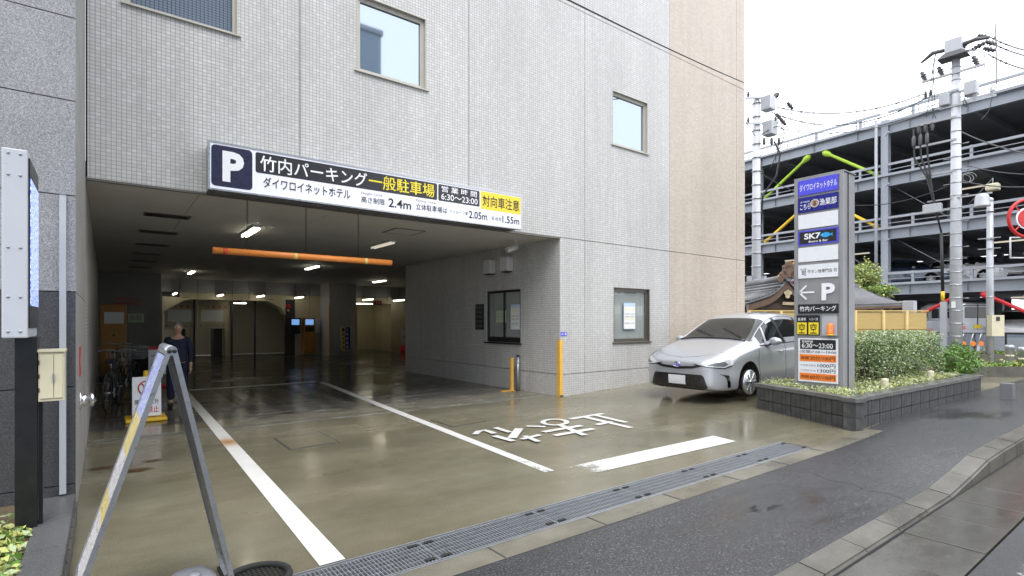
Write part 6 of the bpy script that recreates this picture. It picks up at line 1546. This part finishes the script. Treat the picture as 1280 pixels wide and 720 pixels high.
def brace(y0_, z0_, y1_, z1_, mt, lb):
    a_, b_ = Vector((.0, y0_, z0_)), Vector((.0, y1_, z1_)); d = (b_ - a_)
    L_ = d.length; u = d / L_
    m_ = MB(); m_.tube([a_, a_ + u * .15, a_ + u * .35, a_ + u * .6, b_ - u * .45, b_ - u * .2, b_], [.06, .17, .18, .085, .085, .14, .06], 12); o = ch(m_, 'brace', mt); o['label'] = lb
for (bay, za, zb2, mt, nm) in ((4, LV[3], LV[2], 'green_brace', 'lime green'), (4, LV[2], LV[1], 'yellow_brace', 'yellow'), (4, LV[1], LV[0], 'orange_brace', 'orange'), (3, LV[0], .95, 'red_paint', 'red'), (6, LV[3], LV[2], 'green_brace', 'lime green'), (6, LV[2], LV[1], 'yellow_brace', 'yellow')):
    c0, c1 = CY[bay], CY[bay + 1]; mid = (c0 + c1) / 2
    brace(mid + .35, za - .55, c1 - .3, zb2 + .15, mt, nm + ' diagonal brace'); brace(mid - .35, za - .55, c0 + .3, zb2 + .15, mt, nm + ' diagonal brace')
# thin rods, thin bracing cables, fire pipes
for y_ in (2.2, 5.2, 7.9, 9.6, 12.2, 12.6, 15.9, 16.6, 19.3, 22, 24): ch(MB().tube([(.3, y_, 12.1), (.3, y_, 14.0 if y_ < 3 else 13.8)], .025, 5), 'mast_rod', 'cable_grey')
for (ya_, za_, yb_, zb_2) in ((11.2, 9.1, 8.1, 6.5), (11.2, 6.3, 7.5, 3.6), (14.0, 6.3, 11.3, 3.6), (14.6, 6.2, 12, 3.6)): ch(MB().tube([(.5, ya_, za_), (.5, yb_, zb_2)], .02, 5), 'tie_rod', 'cable_grey')
ch(MB().tube([(-.28, 11.35, .6), (-.28, 11.35, 12.3)], .08, 10), 'down_pipe', 'steel_edge')
for z_ in (2.9, 5.8, 8.7, 11.4): ch(MB().bar((-.3, 10.9, z_), (-.9, 10.5, z_), .06), 'pipe_bracket', 'steel_white')
for (x_, y_, z_) in ((3, 13.8, 5.6), (4, 8.6, 8.7), (3, 6.6, 5.5), (3, 4.2, 8.5), (5, 3.2, 8.3), (3, 17.6, 5.6), (2.5, 16.8, 2.9), (4, 6.2, 2.7), (6, 13.0, 2.7)):
    ch(MB().box(x_ - .06, y_ - .7, z_, x_ + .06, y_ + .7, z_ + .07), 'tube_lamp', 'lamp_dim')
def at_ps(px, lx, z_):            # local y on the structure where image column px meets local plane x = lx
    d = pdir(px); ca, sa = math.cos(PA), math.sin(PA)
    # world point = PO + R(lx, ly); solve for ly so that it lies along the view direction
    ax, ay = PO.x + ca * lx, PO.y + sa * lx; bx_, by_ = -sa, ca
    t = (ax * d.y - ay * d.x) / (by_ * d.x - bx_ * d.y); return ax + bx_ * t, ay + by_ * t
# ---- cars inside, copies of the same car shape in other colours
def far_car(px, lx, z_, paint_m, label, rz_):
    wx, wy = at_ps(px, lx, z_); r = CAR.copy(); C.objects.link(r); r.name = 'parked_car'; r['label'] = label; r['group'] = 'cars in the parking structure'; r.location = (wx, wy, z_); r.rotation_euler.z = rz_
    for c0 in list(CAR.children):
        if c0.name.split('.')[0] in ('body', 'glasshouse', 'wheel', 'lower_grille', 'headlight', 'door_mirror', 'tail_light', 'wheel_arch'):
            c1 = c0.copy(); C.objects.link(c1); c1.parent = r
            if c0.name.split('.')[0] == 'body':
                c1.data = c0.data.copy(); c1.data.materials.clear(); c1.data.materials.append(M[paint_m])
            if c0.name.startswith('wheel') and not c0.name.startswith('wheel_arch'):
                for g_ in c0.children: c2 = g_.copy(); C.objects.link(c2); c2.parent = c1
def ccentre(rz_): return 0
far_car(1088, 4.0, LV[0] + .08, 'car_red', 'red car on the first deck beside the orange brace', rad(95))
far_car(1198, 4.0, LV[0] + .08, 'car_blue', 'dark blue car on the first deck behind the thick concrete pole', rad(85))
far_car(1272, 3.5, LV[0] + .08, 'car_white', 'white car on the first deck at the right edge', rad(60))
far_car(1144, 5.0, .6, 'car_black', 'black car on the ground deck left of the thick concrete pole', rad(20))
far_car(1257, 6.0, .6, 'car_black', 'black car on the ground deck under the right red brace', rad(-10))
far_car(1274, 1.0, .5, 'car_white', 'white car at the right edge of the ground deck', rad(10))
# ---- silver van seen from behind
vp = at(1222, 402, 26.2); vr = -YAW
V = thing('parked_van', 'silver boxy van seen from behind, with a yellow number plate', 'van', (vp.x, vp.y, .55), rz=vr, local=True)   # local x right, y away
w2_, vl, vh = .80, 3.3, 1.88
bm = bmesh.new(); rings = []
for (y_, zb_3, inset, zt_3) in ((0, .35, .05, vh - .08), (.06, .30, .0, vh), (2.3, .28, .0, vh + .02), (2.7, .28, .0, vh - .12), (3.05, .3, .02, 1.15), (3.3, .35, .08, .95)):
    pr = [(-w2_ + inset, zb_3), (-w2_ + inset, 1.0 if zt_3 > 1.1 else zt_3 - .1), (-w2_ + inset + .02, 1.05 if zt_3 > 1.2 else zt_3 - .08), (-w2_ + inset + .10, zt_3 - .08), (-w2_ + inset + .2, zt_3), (w2_ - inset - .2, zt_3), (w2_ - inset - .10, zt_3 - .08), (w2_ - inset - .02, 1.05 if zt_3 > 1.2 else zt_3 - .08), (w2_ - inset, 1.0 if zt_3 > 1.1 else zt_3 - .1), (w2_ - inset, zb_3)]
    rings.append([bm.verts.new((x_, y_, z_)) for x_, z_ in pr])
for r0_, r1_ in zip(rings, rings[1:]):
    for k in range(10): bm.faces.new((r0_[k], r0_[(k+1) % 10], r1_[(k+1) % 10], r1_[k]))
bm.faces.new(rings[0][::-1]); bm.faces.new(rings[-1]); bmesh.ops.recalc_face_normals(bm, faces=bm.faces)
me = bpy.data.meshes.new('body'); bm.to_mesh(me); bm.free(); me.materials.append(M['car_silver']); o = link('body', me, V); o.matrix_parent_inverse = Matrix()
child(MB().box(-.62, -.012, 1.12, .62, .03, 1.66, bev=.01), 'rear_window', 'car_glass', V); child(MB().box(-.74, -.05, .34, .74, .02, .56, bev=.02), 'bumper', 'car_silver', V); child(MB().box(-.17, -.03, .62, .17, .0, .80), 'number_plate', 'plate_yellow', V)
for s_ in (-1, 1):
    child(MB().box(s_ * .60, -.02, .58, s_ * .76, .02, .74), 'tail_light', 'lens_red', V); child(MB().box(s_ * (w2_ - .015), .3, 1.12, s_ * (w2_ + .004), 2.2, 1.6), 'side_window', 'car_glass', V)
    for y_ in (.6, 2.7): child(MB().lathe((s_ * (w2_ - .18), y_, .27), [(.1, 0), (.27, .01), (.27, .15), (.15, .17)], 20, (s_, 0, 0)), 'wheel', 'black_rubber', V)
child(MB().box(-.02, -.016, .58, .02, -.0, 1.8), 'door_gap', 'joint_dark', V); child(MB().box(-.7, -.014, 1.72, .7, .02, 1.76), 'rain_rail', 'frame_black', V)

# ================================================================== POLES AND CABLES
def hpx(py, z): return CAMH + (HY - py) / FPX * z
ARM = Vector((0, 1, 0))
def insulator(p, up, T, mat='ceramic_dark', s=1.0):
    return MB().lathe(p, [(.015 * s, 0), (.05 * s, .02 * s), (.025 * s, .05 * s), (.06 * s, .07 * s), (.03 * s, .11 * s), (.07 * s, .13 * s), (.03 * s, .18 * s), (.05 * s, .22 * s), (.01 * s, .26 * s)], 10, up).build('insulator', mat, T)
zA = 19.0; A0 = at(1195, 402, zA); A0.z = 0
PT = thing('utility_pole', 'thick tall concrete utility pole with crossarms and transformers right of the sign pylon', 'utility pole', A0)
MB().tube([A0, A0 + Vector((0, 0, hpx(72, zA)))], [.195, .125], 20).build('shaft', 'pole_concrete', PT)
def arm(py, l0, l1, T=PT, base=A0, z=zA, w_=.07, mat='steel_galv'):
    h = hpx(py, z); p = base + Vector((0, 0, h)); MB().bar(p - ARM * l0 - Vector((.12, 0, 0)), p + ARM * l1 - Vector((.12, 0, 0)), w_).build('crossarm', mat, T); return p - Vector((.12, 0, 0))
p = arm(92, .8, .95)
for d_ in (-.62, .35, .85): insulator(p + ARM * d_ + Vector((0, 0, .03)), (.0, .35, 1), PT, s=1.5)
p = arm(114, .1, .95); insulator(p + ARM * .85, (0, 0, 1), PT); insulator(p + ARM * .7, (0, 0, 1), PT)
p = arm(133, 1.1, .45)
for d_ in (-1.0, -.55, .38): insulator(p + ARM * d_, (0, 0, 1), PT, 'ceramic', 1.3)
p = arm(147, .05, 1.15)
for d_ in (.65, .85, 1.05): insulator(p + ARM * d_, (0, 0, -1), PT, 'ceramic_dark', 1.2)
p = arm(175, .05, 1.15)
p = arm(214, .05, 1.0); p = arm(70, .55, .2)
insulator(p - ARM * .45, (.1, -1, .3), PT, s=1.5); insulator(p - ARM * .2 + Vector((0, 0, .1)), (0, -.6, 1), PT, s=1.2)
for (py, dy, s_) in ((117, -.45, 1), (123, .28, .9)):
    c_ = A0 + Vector((-.1, dy, hpx(py, zA))); MB().box(c_.x - .2, c_.y - .17 * s_, c_.z - .24 * s_, c_.x + .2, c_.y + .17 * s_, c_.z + .22 * s_, bev=.03).build('transformer_box', 'steel_white', PT)
c_ = A0 + Vector((-.25, 0, hpx(62, zA))); MB().box(c_.x - .2, c_.y - .26, c_.z - .2, c_.x + .25, c_.y + .22, c_.z + .25, bev=.02).build('switch_box', 'steel_white', PT); MB().hexa([(c_.x - .25, c_.y - .4, c_.z - .36), (c_.x + .3, c_.y - .4, c_.z - .36), (c_.x + .3, c_.y + .42, c_.z - .36), (c_.x - .25, c_.y + .42, c_.z - .36)], [(c_.x - .2, c_.y - .27, c_.z - .2), (c_.x + .25, c_.y - .27, c_.z - .2), (c_.x + .25, c_.y + .25, c_.z - .2), (c_.x - .2, c_.y + .25, c_.z - .2)]).build('box_base', 'ceramic_dark', PT)
for s_ in (-1, 1): MB().tube([c_ + ARM * s_ * .26, c_ + ARM * s_ * .6 + Vector((0, 0, .04)), c_ + ARM * s_ * .95 - Vector((0, 0, .06 if s_ < 0 else .18))], [.07, .075, .04], 8).build('bushing', 'ceramic_dark', PT)
k = 0
for py in range(85, 440, 16):
    MB().lathe(A0 + Vector((0, 0, hpx(py, zA))), [(.128 + .07 * (py - 72) / 370 + .01, 0), (.128 + .07 * (py - 72) / 370 + .01, .035)], 20).build('band', 'steel_galv', PT)
    s_ = 1 if k % 2 else -1; k += 1
    if py > 180: MB().tube([A0 + Vector((0, s_ * .15, hpx(py, zA))), A0 + Vector((0, s_ * .36, hpx(py, zA)))], .012, 6).build('step_bolt', 'steel_galv', PT)
# underground riser cables and their duct
q0 = A0 + Vector((-.15, 1.0, hpx(175, zA)))
for i, d_ in enumerate((-.2, 0, .2)):
    q1 = q0 + ARM * d_
    MB().tube([q1 + Vector((0, 0, .7)), q1 + Vector((0, 0, .2)), q1 + Vector((0, -.02, -.4)), A0 + Vector((-.2, .75 + d_ * .3, hpx(215, zA))), A0 + Vector((-.22, .55, hpx(255, zA))), A0 + Vector((-.22, .36, hpx(290, zA)))], .03, 6).build('riser_cable', 'cable', PT)
    MB().lathe(q1 + Vector((0, 0, .02)), [(.03, 0), (.06, .05), (.06, .35), (.03, .42)], 8).build('cable_head', 'ceramic_dark', PT)
MB().tube([A0 + Vector((-.22, .36, hpx(290, zA))), A0 + Vector((-.22, .32, hpx(365, zA)))], .05, 8).build('riser_cable', 'cable', PT)
MB().tube([A0 + Vector((-.22, .32, hpx(376, zA))), A0 + Vector((-.22, .32, hpx(364, zA)))], .06, 8).build('yellow_sleeve', 'yellow_plastic', PT)
MB().box(A0.x - .3, A0.y + .22, 0, A0.x - .1, A0.y + .38, hpx(377, zA)).build('duct', 'steel_white', PT)
MB().box(A0.x - .225, A0.y - .04, hpx(385, zA), A0.x - .205, A0.y + .08, hpx(377, zA)).build('number_tag', 'paper', PT)
c_ = A0 + Vector((-.2, -.75, hpx(256, zA))); MB().lathe(c_ - Vector((0, 0, .22)), [(.24, 0), (.22, .04), (.2, .3), (.16, .4), (.05, .45)], 14).build('drop_transformer', 'steel_white', PT); 
p = arm(248, 1.0, .8, w_=.05); c_ = A0 + Vector((-.2, .55, hpx(258, zA))); MB().box(c_.x - .12, c_.y - .2, c_.z - .16, c_.x + .12, c_.y + .34, c_.z + .16, bev=.02).build('junction_box', 'steel_white', PT)
# second, thinner pole
zC = 18.5; C0 = at(1237.5, 402, zC); C0.z = 0
PC = thing('lamp_post', 'slimmer pale steel pole with a cream meter cabinet, right of the thick pole', 'pole', C0)
MB().tube([C0, C0 + Vector((0, 0, hpx(252, zC)))], [.115, .09], 16).build('shaft', 'steel_white', PC); MB().lathe(C0 + Vector((0, 0, hpx(252, zC))), [(.095, 0), (.09, .1), (.03, .14)], 14).build('cap', 'pole_concrete', PC)
for py in (265, 300, 335, 372): MB().lathe(C0 + Vector((0, 0, hpx(py, zC))), [(.115, 0), (.115, .04)], 16).build('band', 'steel_galv', PC)
for py in (298, 311): MB().bar(C0 + Vector((-.1, -.3, hpx(py, zC))), C0 + Vector((-.1, .3, hpx(py, zC))), .03).build('step', 'steel_galv', PC)
q = C0 - FW * .2; MB().hexa(*[[q + RT * a_ + FW * b_ + Vector((0, 0, z_)) for a_, b_ in ((-.2, -.1), (.22, -.1), (.22, .1), (-.2, .1))] for z_ in (hpx(420, zC), hpx(394, zC))]).build('meter_cabinet', 'cream_metal', PC)
q = q - FW * .105; MB().hexa(*[[q + RT * a_ + FW * b_ + Vector((0, 0, z_)) for a_, b_ in ((-.06, -.01), (.06, -.01), (.06, .0), (-.06, .0))] for z_ in (hpx(401, zC), hpx(396, zC))]).build('meter_window', 'frame_black', PC)
# left pole
zB = 22.0; B0 = at(945.5, 402, zB); B0.z = 0
PB = thing('utility_pole', 'weathered concrete utility pole standing just behind the right end of the hotel', 'utility pole', B0)
MB().tube([B0, B0 + Vector((0, 0, hpx(120, zB)))], [.2, .13], 18).build('shaft', 'pole_concrete', PB)
ARM = RT.copy()
def armB(py, l0, l1, w_=.07):
    p = B0 + Vector((0, 0, hpx(py, zB))) - FW * .15; MB().bar(p - ARM * l0, p + ARM * l1, w_).build('crossarm', 'steel_galv', PB); return p
p = armB(124, .5, .7)
insulator(p + ARM * .65, (.5, 0, .4), PB, s=1.6); insulator(p - ARM * .4, (0, 0, 1), PB); 
p = armB(156, .5, .8); insulator(p + ARM * .7, (0, 0, 1), PB); insulator(p - ARM * .4, (0, 0, 1), PB)
for (a_, py, s_) in ((.38, 132, 1.0), (.45, 163, 1.05)):
    c_ = B0 + ARM * a_ + Vector((0, 0, hpx(py, zB))) - FW * .2; MB().box(c_.x - .22 * s_, c_.y - .2, c_.z - .28, c_.x + .22 * s_, c_.y + .2, c_.z + .28, bev=.03).build('transformer_box', 'steel_white', PB)
p = B0 + ARM * .5 + Vector((0, 0, hpx(170, zB))) - FW * .25
for a_ in (-.3, 0, .3): MB().lathe(p + ARM * a_ - Vector((0, 0, .45)), [(.03, 0), (.06, .05), (.06, .25), (.02, .3)], 8).build('cable_head', 'ceramic_dark', PB)
MB().tube([p + ARM * .1 - Vector((0, 0, .3)), p + ARM * .35 - Vector((0, 0, .8)), p + ARM * .2 - Vector((0, 0, 1.7)), B0 + ARM * .25 + Vector((0, 0, hpx(245, zB))), B0 + ARM * .15 + Vector((0, 0, hpx(300, zB)))], .035, 6).build('riser_cable', 'cable', PB)
for py in range(130, 380, 17): MB().lathe(B0 + Vector((0, 0, hpx(py, zB))), [(.15 + .06 * (py - 120) / 280 + .012, 0), (.15 + .06 * (py - 120) / 280 + .012, .035)], 18).build('band', 'steel_galv', PB)
for a_ in (-.28, .3): MB().bar(B0 + ARM * a_, B0 + ARM * a_ + Vector((0, 0, hpx(345, zB))), .16).build('duct', 'steel_white', PB)
def cable(p, q, sag, r_, label, mat='cable', blobs=False):
    p, q = Vector(p), Vector(q); n = 24
    pts = [p.lerp(q, k / n) - Vector((0, 0, sag * 4 * (k / n) * (1 - k / n))) for k in range(n + 1)]
    T = thing('overhead_cable', label, 'cable', tuple(p)); MB().tube(pts, r_, 6).build('wire', mat, T)
    if blobs:
        for t in (.12, .22, .3, .74, .86):
            k = int(t * n); MB().tube([pts[k], pts[k].lerp(pts[k + 1], .45)], .03, 6).build('splice_sleeve', mat, T)
Bt = lambda py, a_=0.6: B0 + ARM * a_ + Vector((0, 0, hpx(py, zB)))
At = lambda py, d_=0: A0 + Vector((-.15, d_, hpx(py, zA)))
cable(Bt(132), At(108, .9), .5, 0.019, 'highest cable sagging between the two concrete utility poles', blobs=True)
cable(Bt(140), At(114, .8), .75, 0.019, 'middle sagging cable between the two concrete utility poles', blobs=True)
cable(Bt(158), At(130, .5), .55, 0.017, 'lowest sagging cable between the two concrete utility poles', 'cable_grey')
for (py, py1, lb, r_) in ((60, 66, 'uppermost cable leaving the thick pole to the right', 0.019), (66, 73, 'second cable leaving the thick pole to the right', 0.019), (82, 90, 'cable leaving the long crossarm of the thick pole to the right', 0.019), (168, 190, 'cable below the transformers of the thick pole leading right', 0.018), (207, 214, 'pair height cable crossing the upper decks to the right', .013), (228, 229, 'cable at the level of the bell shaped transformer leading right', 0.018)):
    cable(At(py, -.9 if py < 100 else -.2), at(1330, py1 + (py1 - py) * .4, 13.0), .15, r_, lb, blobs=py < 100)
cable(at(930.5, 103.5, 14.7), at(560, -76, 5.5), .05, .012, 'dark cable from the right corner of the hotel across its facade to the upper left')
cable(Bt(215, .1), At(232, .2), 1.0, .016, 'thick low cable passing behind the sign pylon between the poles')
cable(At(330, .2), at(1330, 322, 15), .2, .012, 'low cable from the thick pole past the slim pole', 'cable_grey')
def loop_wire(pts, T, r_=.012, mat='cable'):
    P_ = [Vector(p) for p in pts]; out_ = []
    for k in range(len(P_) - 1):
        p0, p1, p2, p3 = P_[max(k-1, 0)], P_[k], P_[k+1], P_[min(k+2, len(P_)-1)]
        for j in range(6):
            t = j / 6; out_.append(.5 * ((2 * p1) + (p2 - p0) * t + (2*p0 - 5*p1 + 4*p2 - p3) * t * t + (3*p1 - p0 - 3*p2 + p3) * t ** 3))
    out_.append(P_[-1]); MB().tube(out_, r_, 5).build('jumper_wire', mat, T)
def PXL(z, *pp): return [at(x_, y_, z) for x_, y_ in pp]
loop_wire(PXL(18.8, (1170, 64), (1166, 85), (1163, 110), (1158, 147)), PT); loop_wire(PXL(18.8, (1166, 88), (1168, 120), (1166, 148)), PT); loop_wire(PXL(18.8, (1172, 62), (1168, 78), (1165, 130), (1170, 148)), PT)
loop_wire(PXL(18.6, (1210, 42), (1228, 40), (1243, 46), (1246, 60)), PT); loop_wire(PXL(18.6, (1205, 62), (1228, 66), (1231, 82), (1226, 96)), PT); loop_wire(PXL(18.6, (1210, 68), (1222, 78), (1216, 92), (1210, 118)), PT)
loop_wire(PXL(18.6, (1244, 30), (1245, 58), (1246, 105)), PT, .02, 'cable_grey'); loop_wire(PXL(18.6, (1205, 122), (1209, 133), (1204, 130), (1207, 120)), PT); loop_wire(PXL(18.7, (1240, 120), (1236, 138), (1226, 150)), PT)
loop_wire(PXL(21.8, (958, 126), (980, 118), (1000, 130), (1003, 140), (990, 142), (966, 136)), PB); loop_wire(PXL(21.8, (966, 130), (972, 152), (984, 158), (990, 140)), PB); loop_wire(PXL(21.8, (940, 125), (932, 150), (944, 170)), PB); loop_wire(PXL(21.6, (952, 168), (972, 158), (980, 170), (962, 212)), PB, .02)
for (px_, py_) in ((984, 128), (970, 142), (975, 148)): insulator(at(px_, py_, 21.8), (.6, -.2, -.5), PB, s=1.5)
for (px_, py_) in ((1222, 44), (1231, 52), (1229, 60)): insulator(at(px_, py_, 18.6), (.5, -.6, -.3), PT, s=1.5)
m_ = MB(); c_ = at(1213, 221, 19); m_.tube([c_ + RT * .22 * math.cos(t) + Vector((0, 0, .16 * math.sin(t) )) + FW * .02 * t for t in [2 * math.pi * k / 16 for k in range(40)]], .012, 5); tag(m_.build('cable_coil', 'cable_grey'), 'coil of spare cable hanging right of the thick pole', 'cable coil')
t = thing('floodlight', 'small cream floodlight hanging high right of the thick pole', 'lamp', at(1241, 234, 21)); c_ = at(1241, 234, 21)
MB().box(c_.x - .2, c_.y - .2, c_.z - .13, c_.x + .2, c_.y + .2, c_.z + .13, bev=.05).build('housing', 'cream_metal', t); MB().tube([c_ + Vector((0, 0, .12)), c_ + Vector((0, 0, .35)), c_ + Vector((12, 4, .8))], .02, 5).build('bracket', 'cable_grey', t)

# ---- round red sign at the right edge with a white framed hoist below
zz = 18.0; c_ = at(1284, 273, zz); RS = thing('round_sign', 'round white sign with a red ring, cut by the right edge', 'sign', c_)
MB().tube([c_ + RT * .62 * math.cos(t) + Vector((0, 0, .62 * math.sin(t))) for t in [2 * math.pi * k / 36 for k in range(37)]], .055, 8, caps=False).build('ring', 'red_paint', RS)
MB().lathe(c_ + FW * .03, [(.36, 0), (.36, .03)], 32, tuple(-FW)).build('white_disc', 'panel_white', RS); MB().lathe(c_ - FW * .0, [(.31, 0), (.31, .02)], 32, tuple(-FW)).build('red_disc', 'red_paint', RS)
for t in (45, 135, 225, 315): MB().bar(c_ + RT * .36 * math.cos(rad(t)) + Vector((0, 0, .36 * math.sin(rad(t)))), c_ + RT * .6 * math.cos(rad(t)) + Vector((0, 0, .6 * math.sin(rad(t)))), .03).build('spoke', 'red_paint', RS)
MB().tube([c_ + RT * .9 - Vector((0, 0, c_.z)), c_ + RT * .9 + Vector((0, 0, .3))], .09, 12).build('post', 'steel_white', RS); MB().bar(c_ + RT * .9, c_ + RT * .62, .05).build('bracket', 'steel_white', RS)
a_, b_ = at(1263, 297, 18.6), at(1290, 297, 18.6); MB().tube([a_ - Vector((0, 0, .7)), a_, b_, b_ - Vector((0, 0, .7)), a_ - Vector((0, 0, .7))], .03, 6).build('hanging_frame', 'panel_white', RS)

# ================================================================== FAR FORECOURT AT THE RIGHT
def edged_bed(px0, px1, z_, dep, h, label):
    p, q = at(px0, 402, z_), at(px1, 402, z_); c_ = (p + q) / 2; L_ = (q - p).length; x0, x1, y0, y1 = -L_ / 2, L_ / 2, 0, dep; t_ = .08
    T = thing('planting_bed', label, 'planting bed', (c_.x, c_.y, .02), rz=-YAW, local=True)
    for q_ in ((x0, y0, x1, y0 + t_), (x0, y1 - t_, x1, y1), (x0, y0 + t_, x0 + t_, y1 - t_), (x1 - t_, y0 + t_, x1, y1 - t_)):
        child(MB().box(q_[0], q_[1], 0, q_[2], q_[3], h), 'edging', 'kerb_concrete', T)
    child(MB().box(x0 + t_, y0 + t_, 0, x1 - t_, y1 - t_, h - .05), 'soil', 'soil', T); m_ = MB()
    cl_ = [(random.uniform(x0 + .2, x1 - .2), random.uniform(y0 + .15, y1 - .1), random.uniform(.05, .2)) for _ in range(26)]
    for i in range(2600): c2 = random.choice(cl_); m_.leaf((min(x1, max(x0, random.gauss(c2[0], .13))), min(y1, max(y0 + .05, random.gauss(c2[1], .1))), h - .05 + abs(random.gauss(0, .5)) * c2[2]), random.uniform(.02, .045), mi=random.choice((0, 0, 1)))
    stuff(child(m_, 'greenery', ['leaf_d', 'leaf_c'], T, norm=False))
edged_bed(1217, 1330, 13.6, .7, .34, 'low kerbed bed of green plants nearer the street at the right edge'); edged_bed(1178, 1330, 18.4, .8, .36, 'low kerbed bed of green plants in front of the parking structure')
for (px, py, z_, lb) in ((1262, 447, 15.3, 'short steel bollard with a round cap between the beds'), (1279, 456, 14.0, 'short steel bollard at the right edge beside the nearer bed')):
    q = at(px, 402, z_); T = thing('bollard', lb, 'bollard', (q.x, q.y, 0)); MB().lathe((q.x, q.y, 0), [(.1, 0), (.1, .72), (.12, .74), (.12, .8), (.09, .84)], 16).build('post', 'steel_galv', T); MB().lathe((q.x, q.y, .5), [(.102, 0), (.102, .06)], 16).build('band', 'cream_metal', T)
q = gp(1260, 500, .1); tag(MB().box(q.x - .08, q.y - .08, .0, q.x + .1, q.y + .1, .40, bev=.01).build('grey_box', 'far_paving'), 'low grey block standing on the far pavement beyond the planter', 'block')
for i, (px, py, lb) in enumerate(((1199, 430, 'left'), (1211, 424, 'middle'), (1221, 431, 'right'))):
    q = at(px, 402, 22); T = thing('bike_lock', 'small bicycle lock post with an orange reflector, ' + lb + ' of three', 'bike rack', (q.x, q.y, 0), 'bicycle lock posts')
    MB().bar((q.x, q.y, 0), Vector((q.x, q.y, .6 + .12 * (i == 1))) + RT * .1, .09, .04).build('post', 'steel_white', T); MB().tube([Vector((q.x, q.y, .6)) + RT * .05, Vector((q.x, q.y, 1.0)) + RT * .18, Vector((q.x, q.y, 1.0)) + RT * .3, Vector((q.x, q.y, .6)) + RT * .2], .02, 6).build('hoop', 'steel_galv', T)
    MB().lathe(Vector((q.x, q.y, .6)) + RT * .12 - FW * .05, [(.1, 0), (.1, .03)], 12, tuple(-FW)).build('reflector', 'sign_orange', T)
for (px, z_, lb) in ((1143, 19.5, 'red and white traffic cone behind the end of the bamboo fence'),):
    q = at(px + 21, 402, z_); T = thing('traffic_cone', lb, 'cone', (q.x, q.y, 0)); MB().box(q.x - .2, q.y - .2, 0, q.x + .2, q.y + .2, .04).build('base', 'frame_black', T); MB().lathe((q.x, q.y, .04), [(.16, 0), (.03, 1.2)], 14).build('cone', 'red_paint', T); MB().lathe((q.x, q.y, .6), [(.105, 0), (.07, .25)], 14).build('band', 'txt_white', T)
q = at(1137, 383, 16.5); tag(MB().box(q.x - .15, q.y - .15, 1.2, q.x + .15, q.y + .15, hpx(376, 16.5), bev=.02).build('outdoor_unit', 'steel_white'), 'white box shaped unit at the right end of the tiled side roof', 'utility box')
# bare shrubs seen under the hedge are part of it; red bicycle frame glimpsed behind it
t = thing('cross_street_railing', 'low dark rail line along the front of the parking structure', 'railing', (30.5, 6, 0))
p, q = at(1150, 402, 25), at(1300, 402, 21)
MB().bar(Vector((p.x, p.y, 1.0)), Vector((q.x, q.y, 1.0)), .05).build('rail', 'frame_black', t)
for f_ in (0, .25, .5, .75, 1.0): c_ = p.lerp(q, f_); MB().bar(Vector((c_.x, c_.y, 0)), Vector((c_.x, c_.y, 1.0)), .06).build('post', 'frame_black', t)

# ================================================================== ACROSS THE STREET (seen in the window reflections)
OB = thing('office_block', 'blue grey office block across the street, seen only as a reflection in the windows', 'building', (2, -20, 0))
MB().box(-14, -32, .08, 13.5, -15, 19).build('wall', 'opp_wall', OB)
wn = None
for i in range(11):
    for j in range(6):
        x_ = -13 + i * 2.4; z_ = 1.8 + j * 2.9
        if wn is None: wn = MB().box(0, 0, 0, 1.6, .06, 1.5).build('window', 'glass_sky', OB); o = wn; wn.matrix_parent_inverse = Matrix.Translation(-Vector(OB.location))
        else: o = wn.copy(); C.objects.link(o); o.parent = OB
        o.location = (x_, -15.03, z_)
MB().box(-14.1, -32, 19.01, 13.6, -14.9, 19.3).build('parapet', 'steel_beam', OB)
